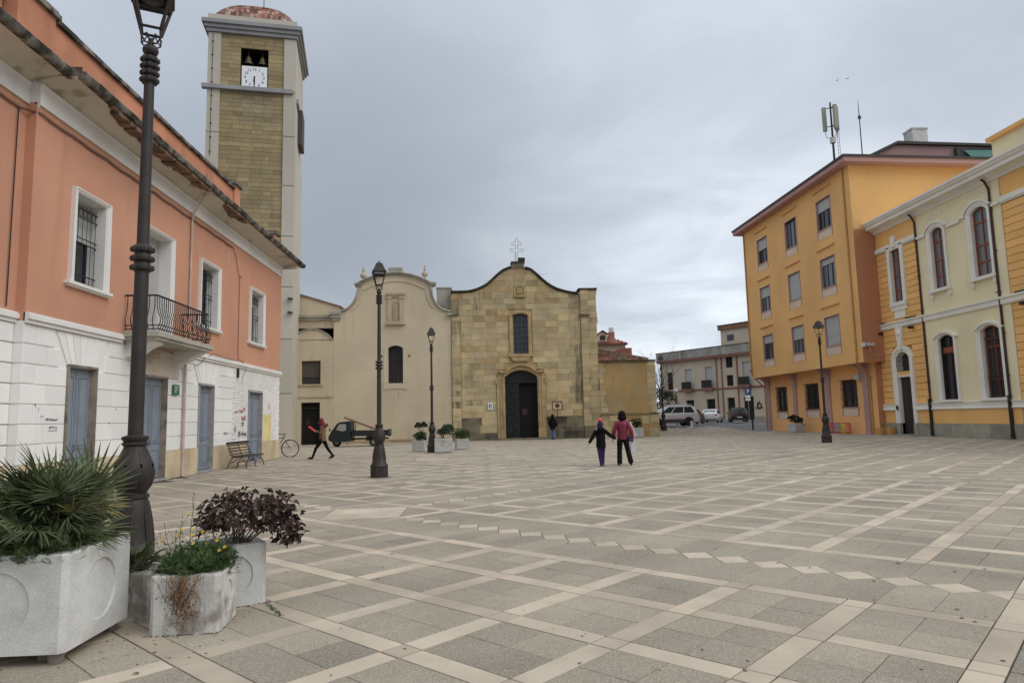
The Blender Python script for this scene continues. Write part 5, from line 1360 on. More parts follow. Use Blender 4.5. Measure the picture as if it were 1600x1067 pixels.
m = MB(FY); m.box(b + .06, b + .2, .16, .2, 1.5, 1.75); m.build('intercom', M_iron, YB_)
for s_ in (36.70, 30.98):
    m = MB(FY); m.tube([(s_, .12, 2.0), (s_, .12, 12.1), (s_, .30, 12.45), (s_, .45, 12.55)], .055, 8)
    for z in range(3, 12, 2): m.box(s_ - .1, s_ + .25, .05, .12, z, z + .03)
    dp = m.build('dark_downpipe', M_brownpipe, YB_)
    m = MB(FY); m.tube([(s_, .16, .08), (s_, .16, 2.0)], .085, 8); m.lathe([(.10, 0), (.10, .12)], 8, (s_, .16, 1.95)); m.lathe([(.11, 0), (.11, .2)], 8, (s_, .16, .06)); m.build('iron_pipe_foot', M_iron, dp)
for s_ in (40.6, 37.6, 29.4):
    m = MB(FY); m.box(s_, s_ + .2, .1, .35, 6.12, 6.26); m.build('spotlight', M_iron, YB_)
    m = MB(FY); m.box(s_ - .3, s_ + .6, .1, .2, 6.765, 6.82); m.build('light_strip', M_iron, YB_)

# ================================================================== street beyond: cream building, house behind the annex
ca = R(121.5); CO = (32.16, 85.0)
FG = Matrix(((math.cos(ca), -math.sin(ca), 0, CO[0]), (math.sin(ca), math.cos(ca), 0, CO[1]), (0, 0, 1, 0), (0, 0, 0, 1)))
M_bcream = mk('street_building_plaster', (.56, .475, .365), .92, .07, .2, streak=.25, scol=(.3, .24, .17))
M_bparap = mk('grey_streaked_parapet', (.36, .34, .30), .95, .2, .6, streak=.8, scol=(.08, .075, .065), st=(.45, .65), sscale=(1.2, 1.2, .4))
M_bbrown = mk('red_brown_band', (.27, .13, .095), .9, .1, .8)
M_far = mk('distant_plaster', (.50, .42, .33), .92, .08, .2)
CB = thing('street_building', 'cream two storey building across the street with small balconies and a roof turret', 'building', (34, 92, .58))
m = MB(FG)
hs = [(6.75, 7.95, 5.0, 7.62), (3.30, 4.50, 5.05, 7.72), (-2.6, -1.40, 5.2, 7.95), (.03, 1.10, 7.35, 8.72), (.06, 1.08, 5.0, 6.40), (6.62, 8.0, 1.4, 3.44), (3.10, 4.50, 1.4, 3.47), (.0, 1.16, 1.2, 3.52), (-2.8, -1.32, .5, 3.58), (10.2, 11.2, 5.0, 7.4)]
m.wall(-12, 12.3, .3, 9.0, hs, .3, 0); m.quad((12.3, 0, 0), (12.3, -10, 0), (12.3, -10, 9), (12.3, 0, 9)); m.build('front_wall', M_bcream, CB)
m = MB(FG); m.box(-12, 12.2, -10, -.35, .3, 9.3); m.build('dark_core', M_darkin, CB)
m = MB(FG); m.box(-12, 12.7, -10, .45, 8.75, 8.80); m.ext([(.0, 8.75), (.45, 8.801), (.50, 9.1), (0, 9.1)], -12, 12.7, 's'); m.build('brown_eave', M_bbrown, CB)
m = MB(FG); m.box(-12, 12.7, -10, .50, 9.10, 10.15); m.build('streaked_parapet', M_bparap, CB)
m = MB(FG); m.box(-12, 12.8, -10, .55, 10.152, 10.24); m.build('parapet_edge', M_roofedge, CB)
m = MB(FG); m.box(-12, 12.35, .001, .10, 4.64, 4.86); m.build('brown_string_band', M_bbrown, CB)
for h in hs[:5] + hs[9:]:
    m = MB(FG); m.box(h[0], h[1], -.25, -.18, h[2], h[3]); m.build('window_infill', M_shut if h[1] - h[0] > 1.15 or h[0] == -2.6 else M_darkin, CB)  # narrow windows get near-black panes, painted as unlit rooms
for h in hs[5:9]:
    m = MB(FG); m.box(h[0], h[1], -.28, -.22, h[2], h[3]); m.build('dark_shopfront', M_darkin, CB)  # near-black panes with the unlit shop interior put into the colour
for a, b, z in ((6.55, 8.2, 4.86), (3.1, 4.75, 4.9), (-2.7, -1.1, 5.0)):
    m = MB(FG); m.box(a, b, 0, .55, z - .3, z); bl = m.build('balcony', M_bbrown, CB)
    m = MB(FG); m.box(a, b, .50, .53, z + .95, z + 1.05); m.box(a, b, .50, .53, z + .08, z + .14)
    for k_ in range(12): x = a + (b - a) * k_ / 11; m.box(x - .02, x + .02, .50, .53, z, z + 1.0)
    m.box(a, b, .46, .48, z + .1, z + .95); m.build('balcony_railing', M_roofedge, bl)
for s_ in (2.57, 1.75, -.66):
    m = MB(FG); m.box(s_ - .07, s_ + .07, 0.002, .12, .4, 8.75); m.build('brown_pipe', M_bbrown, CB)
m = MB(FG); m.box(-8, 2.1, -5, -.6, 10.2, 12.35); m.build('roof_turret', M_bcream, CB)
m = MB(FG); m.box(-8.2, 2.35, -5.3, -.35, 12.35, 12.9); m.build('turret_eave', M_bbrown, CB)
m = MB(FG); m.box(-8.2, 2.45, -5.4, -.28, 12.902, 13.0); m.build('turret_roof_edge', M_roofedge, CB)
m = MB(FG); m.box(.05, 1.1, -.6, -.57, 10.85, 11.65); m.build('turret_window', M_glass, CB)
m = MB(FG); m.box(-4.1, -2.95, .02, .05, 2.1, 2.2, ); m.tube([(-3.6 + .28 * math.cos(q * .6), .05, 2.35 + .3 * math.sin(q * .6)) for q in range(11)], .07, 5); m.tube([(-3.32, .05, 2.75), (-3.32, .05, 2.0)], .06, 5); m.tube([(-3.35, .05, 2.75), (-3.7, .05, 2.85)], .05, 5); m.build('black_letter_a', M_iron, CB)
m = MB(FG); m.box(-12, -2.8, .001, .08, .3, 1.1); m.build('beige_base', M_bparap, CB)
text_mesh('BAR', .5, face_text(FG, -3.9, .03, 4.35, True), M_bbrown, CB, 'shop_lettering', .02) if False else None
m = MB(); m.ext([(18.5, 75), (46, 75), (60, 90), (40, 118), (24, 108)], .55, .70, 'z') if False else None
# pavement and kerb in front of it
m = MB(FG); m.ext([(-12, 0), (12.3, 0), (12.3, 2.2), (-12, 2.2)], .3, .70, 'z'); o_ = m.build('pavement', M_walk, kind='structure')
HS = thing('tiled_house', 'distant house with red tiled roof, dormer and chimney above the annex', 'house', (12, 75, .5))
m = MB(); m.box(4, 15.2, 70, 80, 0, 9.0); m.build('house_wall', M_far, HS)
M_rt = mk('red_roof_tiles', (.33, .135, .10), .9, .25, 3, .15, 15, .4, 14, .5, col2=(.25, .12, .09), c2s=1.5)
m = MB(); m.add([(4, 69.6, 8.95), (15.5, 69.6, 8.95), (13.7, 74.5, 10.5), (4, 74.5, 10.5), (15.5, 80, 8.95)], [(0, 1, 2, 3), (1, 4, 2)]); m.build('tiled_roof', M_rt, HS)
m = MB()
for k_ in range(26):
    x = 9 + k_ * .25; y1 = 74.4 if x < 13.6 else 74.4 - (x - 13.6) * 2.6
    m.tube([(x, 69.6, 9.0), (x - (0), y1, 9.0 + (y1 - 69.6) * .315)], .09, 5, rnd.uniform(-.6, .6))
m.build('tile_rows', M_rt, HS, kind='stuff')
m = MB(); m.box(13.85, 14.42, 71.5, 72.2, 9.0, 10.45); ch_ = m.build('brick_chimney', M_rt, HS); m = MB(); m.box(13.92, 14.35, 71.6, 72.1, 10.45, 10.95); m.build('chimney_pot', M_conc, ch_)
m = MB(); m.ext([(12.35, 9.25), (13.30, 9.25), (13.30, 10.0), (12.83, 10.28), (12.35, 10.0)], 69.9, 73, 'd'); dm = m.build('dormer', M_far, HS); m = MB(); m.ext([(12.2, 9.98), (12.83, 10.38), (13.45, 9.98), (13.45, 10.05), (12.83, 10.46), (12.2, 10.05)], 69.75, 73, 'd'); m.build('dormer_roof', M_rt, dm)
m = MB(); m.ext([(12.55, 9.4), (13.1, 9.4), (13.1, 9.8), (12.95, 9.93), (12.7, 9.93), (12.55, 9.8)], 69.86, 69.89, 'd'); m.build('dormer_window', M_brownpipe, dm)
m = MB(); m.box(12.6, 13.6, 60, 63, 5.5, 7.55); m.box(14.0, 14.2, 60.5, 61.5, 5.5, 6) ; m.build('rear_chimney_block', M_rt, HS)
for i, (x0, x1, y0, y1, z, nm) in enumerate(((-45, -16, 70, 85, 7.5, 'low pale house block far behind the bell tower'), (50, 75, 60, 80, 8, 'plain block far behind the orange building'))):
    t_ = thing('distant_house', nm, 'house', ((x0 + x1) / 2, (y0 + y1) / 2, 0)); m = MB(); m.box(x0, x1, y0, y1, 0, z); m.build('house_wall', M_far, t_); m = MB(); m.box(x0 - .3, x1 + .3, y0 - .3, y1 + .3, z, z + .3); m.build('house_roof', M_rt, t_)
# ================================================================== street lamps
def make_lamp(label, group):
    t = thing('street_lamp', label, 'street lamp', (0, 0, 0), 0, group)
    m = MB(); m.lathe([(.25, 0), (.25, .02), (.25, .265), (.235, .28)], 8, ph=R(22.5)); m.build('octagonal_plinth', M_lamp, t, local=True)
    m = MB(); m.lathe([(.235, .28), (.245, .30), (.235, .335), (.205, .365), (.20, .385), (.188, .40), (.165, .60), (.136, .82), (.118, .865), (.132, .875), (.132, .90), (.105, .915)], 20)
    for k_ in range(8):
        a = k_ * math.pi / 4; ca, sa = math.cos(a), math.sin(a)
        m.tube([(.182 * ca, .182 * sa, .42), (.168 * ca, .168 * sa, .55), (.150 * ca, .150 * sa, .70), (.137 * ca, .137 * sa, .80)], [.006, .016, .013, .004], 6)
    m.build('fluted_pedestal', M_lamp, t, local=True, smooth=40)
    m = MB(); m.lathe([(.110, .915), (.122, .94), (.150, .985), (.168, 1.05), (.170, 1.10), (.158, 1.17), (.128, 1.24), (.100, 1.30), (.090, 1.33), (.108, 1.345), (.108, 1.36), (.092, 1.37), (.112, 1.395), (.112, 1.415), (.070, 1.43)], 20)
    for k_ in range(8):
        a = (k_ + .5) * math.pi / 4; ca, sa = math.cos(a), math.sin(a)
        m.tube([(r_ * ca, r_ * sa, z) for r_, z in ((.120, .94), (.148, .985), (.168, 1.08), (.155, 1.17), (.105, 1.29))], [.004, .011, .014, .012, .004], 6)
    m.build('leafy_bulb', M_lamp, t, local=True, smooth=40)
    m = MB(); m.lathe([(.064, 1.42), (.060, 2.95)], 16); m.lathe([(.054, 3.16), (.045, 4.80)], 16); m.build('shaft', M_lamp, t, local=True, smooth=40)
    def collar(z, r_, h_, n):
        m = MB(); p = []
        for k_ in range(n):
            z0_ = z + h_ * k_ / n; p += [(r_ * .72, z0_), (r_, z0_ + h_ / n * .25), (r_ * 1.02, z0_ + h_ / n * .55), (r_ * .72, z0_ + h_ / n * .95)]
        m.lathe(p, 16)
        for k_ in range(8):
            a = k_ * math.pi / 4
            for q in range(n): m.ball((r_ * .96 * math.cos(a), r_ * .96 * math.sin(a), z + h_ * (q + .42) / n), .022, .022, .03, 6, 4)
        m.build('ornamental_collar', M_lamp, t, local=True, smooth=40)
    collar(2.93, .088, .26, 3); collar(4.77, .070, .27, 4)
    m = MB(); m.ball((0, 0, 5.10), .072, .072, .062, 14, 8); m.lathe([(.03, 5.14), (.022, 5.22)], 8)
    for k_ in range(4):
        a = R(45 + 90 * k_); ca, sa = math.cos(a), math.sin(a)
        m.tube([(.02 * ca, .02 * sa, 5.17), (.07 * ca, .07 * sa, 5.16), (.115 * ca, .115 * sa, 5.20), (.12 * ca, .12 * sa, 5.27)], .009, 5)
        m.tube([(.115 * ca, .115 * sa, 5.20), (.05 * ca, .05 * sa, 5.26), (.01 * ca, .01 * sa, 5.20)], .007, 4)
    m.build('lantern_bracket', M_lamp, t, local=True, smooth=40)
    lb, lt, zb_, zt = .118, .238, 5.30, 5.66
    m = MB()
    for k_ in range(4):
        a = R(45 + 90 * k_); b = R(135 + 90 * k_)
        m.tube([(lb * math.cos(a), lb * math.sin(a), zb_), (lt * math.cos(a), lt * math.sin(a), zt)], .016, 4)
        for r_, z in ((lb, zb_), (lt, zt), (lb + (lt - lb) * .82, zb_ + (zt - zb_) * .82)): m.tube([(r_ * math.cos(a), r_ * math.sin(a), z), (r_ * math.cos(b), r_ * math.sin(b), z)], .015, 4)
    fr_ = m.build('lantern_frame', M_lamp, t, local=True)
    for k_ in range(4):
        a = R(45 + 90 * k_); b = R(135 + 90 * k_); z2 = zb_ + (zt - zb_) * .84; l2 = lb + (lt - lb) * .84
        m = MB(); m.add([((l2 - .004) * math.cos(a), (l2 - .004) * math.sin(a), z2), ((l2 - .004) * math.cos(b), (l2 - .004) * math.sin(b), z2), ((lt - .006) * math.cos(b), (lt - .006) * math.sin(b), zt), ((lt - .006) * math.cos(a), (lt - .006) * math.sin(a), zt)], [(0, 1, 2, 3)]); 
        p = m.build('glass_pane', M_lampglass, fr_, local=True)
    m = MB(); s2 = math.sqrt(2)
    m.lathe([(.262 * 1.0, 5.655), (.275, 5.67), (.275, 5.69), (.235, 5.72), (.185, 5.80), (.150, 5.86), (.140, 5.90), (.10, 5.925), (.05, 5.95)], 4, ph=R(45))
    m.ball((0, 0, 5.64), .12, .12, .05, 10, 6); m.build('lantern_roof', M_lamp, t, local=True)
    m = MB(); m.lathe([(.03, 5.94), (.035, 5.96), (.015, 5.98), (.0, 6.03)], 8); m.build('roof_finial', M_lamp, t, local=True)
    return t
GL = 'cast iron street lamps of the square'
lamp0 = make_lamp('tall brown iron lamp post rising behind the near planters at the left', GL)
lamp0.location = (-3.12, 6.35, 0); lamp0.rotation_euler = (0, 0, R(24))
bpy.context.view_layer.update()
for loc, rz, lab in (((-2.79, 18.95, 0), .2, 'iron lamp post standing alone on the paving before the cream chapel'),
                     ((-2.33, 32.8, 0), .1, 'slim iron lamp post with small planters round its foot'),
                     ((16.75, 32.6, 0), .3, 'iron lamp post in front of the orange block'),
                     ((14.55, 54.0, .33), .2, 'distant iron lamp post before the bare tree and silver car')):
    copy_tree(lamp0, loc, rz, lab)
# ================================================================== planters
M_foot = mk('shaded_planter_foot', (.22, .19, .16), .95, .2, 8)  # darkened colour stands for the shade beneath the planter
def make_planter(w_, h_, z0_, rad, mat, label, loc, rz, feet=True, soil=True, cham=.035):
    t = thing('concrete_planter', label, 'planter', (0, 0, 0), 0)
    a = w_ / 2; c = cham; m = MB()
    oct_ = [(a - c, -a), (a, -a + c), (a, a - c), (a - c, a), (-a + c, a), (-a, a - c), (-a, -a + c), (-a + c, -a)]
    inn_ = [(x * (1 - .09 / a), y * (1 - .09 / a)) for x, y in oct_]
    zt = z0_ + h_; n = 8
    # rim, inner wall, corners
    vs = [(x, y, z0_) for x, y in oct_] + [(x, y, zt - .012) for x, y in oct_] + [(x * .985, y * .985, zt) for x, y in oct_] + [(x, y, zt) for x, y in inn_] + [(x, y, zt - .12) for x, y in inn_]
    fs = []
    for i in range(n):
        j = (i + 1) % n
        if i % 2 == 0: fs.append((i, j, n + j, n + i))       # chamfers
        fs += [(n + i, n + j, 2 * n + j, 2 * n + i), (2 * n + i, 2 * n + j, 3 * n + j, 3 * n + i), (3 * n + i, 3 * n + j, 4 * n + j, 4 * n + i)]
    fs.append(tuple(range(n - 1, -1, -1)))
    m.add(vs, fs)
    # faces with a round sunken disc
    K = 32; hw2 = a - c
    for f_ in range(4):
        Mf = Matrix.Rotation(R(90 * f_), 4, 'Z')
        zc_ = z0_ + h_ / 2 - .002; vs = []
        for i in range(K):
            an = 2 * math.pi * i / K; cx, cz = math.cos(an), math.sin(an)
            sc = 1 / max(abs(cx) / hw2, abs(cz) / ((h_ - .012) / 2)); vs.append((cx * sc, -a, z0_ + (h_ - .012) / 2 + cz * sc))
        for r_, d in ((rad + .003, 0), (rad, .003), (rad - .003, .013), (rad - .03, .015)):
            for i in range(K): an = 2 * math.pi * i / K; vs.append((r_ * math.cos(an), -a + d, z0_ + h_ * .5 + r_ * math.sin(an)))
        fs = [(q * K + i, q * K + (i + 1) % K, (q + 1) * K + (i + 1) % K, (q + 1) * K + i) for q in range(4) for i in range(K)] + [tuple(4 * K + i for i in range(K))]
        # corner fillers of the outer ring
        m.add(vs, fs, 0, Mf)
        zl, zh = z0_, z0_ + h_ - .012
        for sx in (-1, 1):
            for sz, zc2 in ((-1, zl), (1, zh)):
                # nearest ring vertices on both sides of the corner
                ang_ = math.atan2(sz * (h_ - .012) / 2, sx * hw2) % (2 * math.pi); i0 = int(ang_ / (2 * math.pi) * K) % K
                m.add([vs[i0], vs[(i0 + 1) % K], (sx * hw2, -a, zc2)], [(0, 1, 2)], 0, Mf)
    body = m.build('planter_box', mat, t, local=True)
    if feet and z0_ > .03:
        for sx in (-1, 1):
            for sy in (-1, 1):
                m = MB(); m.lathe([(.045, 0), (.05, z0_)], 10, (sx * (a - .09), sy * (a - .09), 0)); m.box(sx * (a - .18) - .05, sx * (a - .18) + .05, sy * (a - .18) - .05, sy * (a - .18) + .05, .0, z0_); m.build('planter_foot', M_foot, t, local=True)
    if soil: m = MB(); m.ext(inn_, zt - .115, zt - .06, 'z'); m.build('soil', M_soil, t, local=True)
    t.location = loc; t.rotation_euler = (0, 0, rz)
    return t
PLB = make_planter(.86, .62, .075, .205, M_conc, 'large clean white concrete planter raised on feet at the bottom left corner', (-3.125, 5.08, 0), R(1))
PLS = make_planter(.49, .415, .0, .115, M_conc2, 'small stained concrete planter with a dead brown vine hanging on its front', (-2.20, 5.48, 0), R(4.5), feet=False)
PLT = make_planter(.56, .50, .0, .165, M_conc, 'pale concrete planter under the purple leaved bush, turned at an angle', (-2.23, 6.16, 0), R(32), feet=False)
PLL = make_planter(.46, .36, .0, .115, M_conc2, 'small greyish planter at the lamp foot between the two nearest planters', (-2.86, 5.86, 0), 0, feet=False)
for o_ in (PLB, PLS, PLT, PLL): o_['group'] = 'planters at the near lamp'
# ------------------------------------------------------------------ foliage helpers
def leaf_verts(L_, w_, fold=.25, droop=.2):
    return [(0, 0, 0), (-w_ / 2, L_ * .38, fold * w_), (0, L_ * .42, -.0), (w_ / 2, L_ * .38, fold * w_), (-w_ * .32, L_ * .74, fold * w_ * .6 - droop * L_ * .3), (0, L_ * .72, -droop * L_ * .35), (w_ * .32, L_ * .74, fold * w_ * .6 - droop * L_ * .3), (0, L_, -droop * L_)]
LF = [(0, 2, 1), (0, 3, 2), (1, 2, 5, 4), (2, 3, 6, 5), (4, 5, 7), (5, 6, 7)]
def rot_to(d, roll=0.):
    d = Vector(d).normalized(); q = d.to_track_quat('Y', 'Z'); return q.to_matrix().to_4x4() @ Matrix.Rotation(roll, 4, 'Y')
def rdir(up=.3):
    a = rnd.uniform(0, 2 * math.pi); z = rnd.uniform(-1 + up, 1); r_ = math.sqrt(max(0, 1 - z * z)); return Vector((r_ * math.cos(a), r_ * math.sin(a), z))
# fan palm
def fan_mesh(nb, L_, spread, seed, dead=False):
    r_ = random.Random(seed); m = MB(); t = rnd.uniform(-.3, .3)
    pl = L_ * r_.uniform(.55, .9)
    m.tube([(0, 0, 0), (0, pl * .5, .02), (0, pl, 0)], [.007, .006, .005], 5, -.3)
    for i in range(nb):
        a = -spread / 2 + spread * i / (nb - 1) + r_.uniform(-.03, .03); ll = L_ * (1 - .25 * abs(a / (spread / 2)) ** 2) * r_.uniform(.9, 1.05); w_ = .0105 * L_ / .45
        dx, dy = math.sin(a), math.cos(a); px, py = dy, -dx; dr = r_.uniform(.02, .14); b = (0, pl, 0)
        pts = []
        for tt, ww, dz in ((0, .5, 0), (.35, 1., .012), (.7, .8, -dr * .35), (1., .08, -dr)):
            x, y, z = b[0] + dx * ll * tt, b[1] + dy * ll * tt, dz * ll / .45
            pts += [(x - px * w_ * ww, y - py * w_ * ww, z + w_ * ww * .9), (x, y, z), (x + px * w_ * ww, y + py * w_ * ww, z + w_ * ww * .9)]
        m.add(pts, [(3 * q, 3 * q + 1, 3 * q + 4, 3 * q + 3) for q in range(3)] + [(3 * q + 1, 3 * q + 2, 3 * q + 5, 3 * q + 4) for q in range(3)], t + r_.uniform(-.35, .35))
    me = bpy.data.meshes.new('fan_frond'); me.from_pydata([tuple(v) for v in m.v], [], m.f)
    at = me.attributes.new('tone', 'FLOAT', 'FACE'); at.data.foreach_set('value', m.t); me.materials.append(M_palmdry if dead else M_palm); return me
FAN = [fan_mesh(18 + k_ % 4 * 2, .40 + .03 * (k_ % 3), R(150 + 20 * (k_ % 4)), 40 + k_) for k_ in range(7)]; FAND = fan_mesh(16, .36, R(150), 77, True)
PA = thing('fan_palm', 'bushy dwarf fan palm with spiky green fronds filling the large white planter', 'palm', (-3.1, 5.12, .58))
for k_ in range(150):
    a = rnd.uniform(0, 2 * math.pi); el_ = R(rnd.choice((rnd.uniform(4, 28), rnd.uniform(15, 50), rnd.uniform(40, 85))))
    d = Vector((math.cos(a) * math.cos(el_), math.sin(a) * math.cos(el_), math.sin(el_)))
    if d.x > .75 and d.z > .45: continue
    o0 = Vector((rnd.uniform(-.24, .18), rnd.uniform(-.22, .25), rnd.uniform(.05, .30)))
    S = rnd.uniform(.60, .92) * (1 - .34 * max(0, d.x))
    inst(rnd.choice(FAN) if rnd.random() > .10 else FAND, 'palm_frond', PA, Matrix.Translation(o0) @ rot_to(d, rnd.uniform(-.9, .9)) @ Matrix.Scale(S, 4))
PB = thing('small_palm', 'little dark spiky palm in the small planter at the lamp foot', 'palm', (-2.86, 5.86, .31))
for k_ in range(26):
    a = rnd.uniform(0, 2 * math.pi); el_ = R(rnd.uniform(5, 85)); d = Vector((math.cos(a) * math.cos(el_), math.sin(a) * math.cos(el_), math.sin(el_)))
    inst(rnd.choice(FAN), 'palm_frond', PB, Matrix.Translation((rnd.uniform(-.08, .08), rnd.uniform(-.08, .08), 0)) @ rot_to(d, rnd.uniform(-1, 1)) @ Matrix.Scale(rnd.uniform(.34, .50), 4))
# leafy masses of small leaves
def clump(mb, c, rx, ry, rz, n, L_, w_, up=.4, seed=None, droop=.2, shell=.5):
    for _ in range(n):
        d = rdir(up); k_ = shell + (1 - shell) * rnd.random() ** .5
        p = Vector((c[0] + d.x * rx * k_, c[1] + d.y * ry * k_, c[2] + d.z * rz * k_)); s_ = rnd.uniform(.6, 1.25)
        M_ = Matrix.Translation(p) @ rot_to((d + rdir(.6) * .9), rnd.uniform(-1.2, 1.2))
        mb.add(leaf_verts(L_ * s_, w_ * s_, .25, droop), LF, rnd.uniform(-.6, .6), M_)
def fern(mb, c, L_, d, n=9):      # feathery cut leaf
    M_ = Matrix.Translation(c) @ rot_to(d, rnd.uniform(-1, 1)); t = rnd.uniform(-.5, .7)
    for i in range(n):
        y = L_ * (i + 1) / n; w_ = L_ * .42 * math.sin(math.pi * (i + 1.2) / (n + 1.5)) + .004
        for sg in (-1, 1):
            mb.add([(0, y - .004, 0), (sg * w_, y + w_ * .55, .004 - w_ * .2), (sg * w_ * .55, y + .012, 0)], [(0, 1, 2)], t + rnd.uniform(-.2, .2), M_)
    mb.add([(-.0012, 0, 0), (.0012, 0, 0), (0, L_, -.003)], [(0, 1, 2)], -.2, M_)
HB = thing('herb_plant', 'low feathery green herb at the front edge of the large white planter', 'plant', (-2.95, 4.72, .62))
m = MB()
for k_ in range(420):
    p = Vector((rnd.gauss(-2.93, .11), rnd.gauss(4.76, .07), .64 + abs(rnd.gauss(0, .07)))); fern(m, p, rnd.uniform(.05, .09), rdir(.9))
m.build('feathery_foliage', M_herb, HB, kind='stuff')
HC = thing('mixed_herbs', 'fresh green feathery herbs filling the small stained planter', 'plant', (-2.19, 5.48, .36))
m = MB()
for k_ in range(1500):
    a = rnd.uniform(0, 6.28); r_ = .235 * math.sqrt(rnd.random()); p = Vector((-2.19 + r_ * math.cos(a) * 1.08, 5.48 + r_ * math.sin(a) * 1.0, .37 + rnd.random() * (.23 - .4 * r_)))
    fern(m, p, rnd.uniform(.04, .085), rdir(.9), 7)
m.build('feathery_foliage', M_herb, HC, kind='stuff')
m = MB(); clump(m, (-2.10, 5.52, .47), .17, .17, .11, 420, .032, .022); clump(m, (-2.36, 5.42, .42), .09, .1, .07, 160, .03, .024); m.build('small_round_leaves', M_herb, HC, kind='stuff')
TS = thing('yellow_wildflower', 'spindly wildflower with yellow blooms rising above the green herbs', 'wildflower', (-2.25, 5.45, .38))
stems = []
for k_, (dx, dy, h_) in enumerate(((-.10, -.05, .42), (-.06, .02, .36), (-.02, -.02, .47), (.02, .05, .62), (.06, .0, .40), (.10, .06, .34), (.17, .02, .33), (-.13, .03, .30), (.22, -.02, .30), (.28, .04, .27))):
    x0, y0 = -2.27 + dx * .7, 5.45 + dy; pts = [(x0 + dx * .6 * t_ + .012 * math.sin(5 * t_ + k_), y0 + .01 * math.cos(4 * t_), .36 + h_ * t_) for t_ in (0, .2, .4, .6, .8, 1)]
    m = MB(); m.tube(pts, [.0035, .003, .003, .0025, .002, .0015], 5)
    for q in range(5):
        t_ = rnd.uniform(.35, .95); i = int(t_ * 5); p = Vector(pts[i]); d = rdir(.8); m.tube([p, p + d * .05, p + d * .08 + Vector((0, 0, .03))], [.002, .0015, .001], 4)
        stems.append(p + d * .08 + Vector((0, 0, .03)))
    m.build('flower_stem', M_shrub, TS); stems.append(Vector(pts[-1]))
for k_, p in enumerate(stems):
    if k_ % 3 == 0:
        m = MB(); 
        for q in range(7): a = q * .9; m.add([(0, 0, 0), (.011 * math.cos(a - .25), .011 * math.sin(a - .25), .003), (.016 * math.cos(a), .016 * math.sin(a), .002), (.011 * math.cos(a + .25), .011 * math.sin(a + .25), .003)], [(0, 1, 2, 3)], 0, Matrix.Translation(p) @ Matrix.Rotation(R(50), 4, 'X'))
        m.build('yellow_flower', M_flower, TS)
m = MB()
for k_ in range(170):
    s_ = rnd.choice(stems); p = s_ + Vector((rnd.gauss(0, .03), rnd.gauss(0, .03), rnd.uniform(-.22, .02))); m.add(leaf_verts(.022, .012), LF, rnd.uniform(-.5, .5), Matrix.Translation(p) @ rot_to(rdir(.6), rnd.uniform(-1, 1)))
m.build('stem_leaves', M_shrub, TS, kind='stuff')
m = MB()
for k_ in range(110): m.ball((rnd.gauss(-2.33, .07), rnd.gauss(5.40, .05), rnd.uniform(.42, .66)), .0042, None, None, 5, 4)
m.build('pale_seed_heads', M_wflower, TS, kind='stuff')
VN = thing('dead_vine', 'withered brown vine trailing down the front of the small stained planter', 'dead vine', (-2.2, 5.22, 0))
m = MB()
for k_ in range(46):
    x = rnd.gauss(-2.20, .085); z = .42; y = 5.215; pts = [(x, y, z)]
    n_ = rnd.randint(5, 13); tx = -2.17 + rnd.gauss(0, .05)
    for q in range(n_):
        x += (tx - x) * .12 + rnd.gauss(0, .012); z -= .42 / 13 * rnd.uniform(.6, 1.1); y = 5.222 - rnd.uniform(.0, .03); pts.append((x, y, max(.01, z)))
    m.tube(pts, .0016, 4, rnd.uniform(-.8, .5))
m.build('dry_stems', M_dead, VN, kind='stuff')
m = MB()
for k_ in range(260):
    z = rnd.choice((rnd.uniform(.05, .4), rnd.uniform(.15, .3))); x = -2.18 + rnd.gauss(0, .05) + (.12 * rnd.uniform(-1, .4) if z > .25 else 0); m.add(leaf_verts(.02, .010, .4, .5), LF, rnd.uniform(-1, .5), Matrix.Translation((x, 5.205 - rnd.random() * .02, z)) @ rot_to((rnd.gauss(0, .5), -.4, -1), rnd.uniform(-2, 2)))
m.build('withered_leaves', M_dead, VN, kind='stuff')
# purple leaved bush
PU = thing('purple_bush', 'round bush of drooping purple brown leaves in the angled planter', 'bush', (-2.08, 6.12, .45))
LM = []
for k_ in range(5):
    m = MB(); m.add(leaf_verts(.072, .050, .22 + .05 * k_, .35), LF); me = bpy.data.meshes.new('purple_leaf'); me.from_pydata([tuple(v) for v in m.v], [], m.f)
    at = me.attributes.new('tone', 'FLOAT', 'FACE'); at.data.foreach_set('value', [rnd.uniform(-.7, .8)] * len(m.f)); me.materials.append(M_purple); LM.append(me)
PC = Vector((-2.02, 6.10, .69)); ends = []
for k_ in range(26):
    d = rdir(.75); tip = Vector((PC.x + d.x * .40, PC.y + d.y * .32, PC.z - .04 + d.z * .24)); b = Vector((-2.18 + rnd.uniform(-.08, .1), 6.14, .44)); mid = (b + tip) / 2 + Vector((0, 0, .07))
    m = MB(); m.tube([b, mid, tip], [.006, .004, .002], 5); m.build('branch', M_twig, PU); ends += [mid, tip, (mid + tip) / 2]
lv = []
for k_ in range(950):
    d = rdir(.5); kk = rnd.uniform(.45, 1.0); p = Vector((PC.x + d.x * .45 * kk, PC.y + d.y * .36 * kk, PC.z + d.z * (.27 if d.z > 0 else .22) * kk + rnd.gauss(0, .02)))
    if rnd.random() < .14: p = Vector((-1.66 + rnd.gauss(0, .05), 6.05 + rnd.gauss(0, .06), .56 + rnd.uniform(-.08, .1)))
    # uneven outline: lumps
    q = math.sin(p.x * 14 + 1) * math.sin(p.z * 17) ; 
    if q < -.45 and kk > .75: continue
    dd = Vector((d.x, d.y * 1.0 - .2, -.35)) + rdir(.5) * .8
    lv.append((p, dd))
lv.sort(key=lambda v: v[0].y)
m = MB()
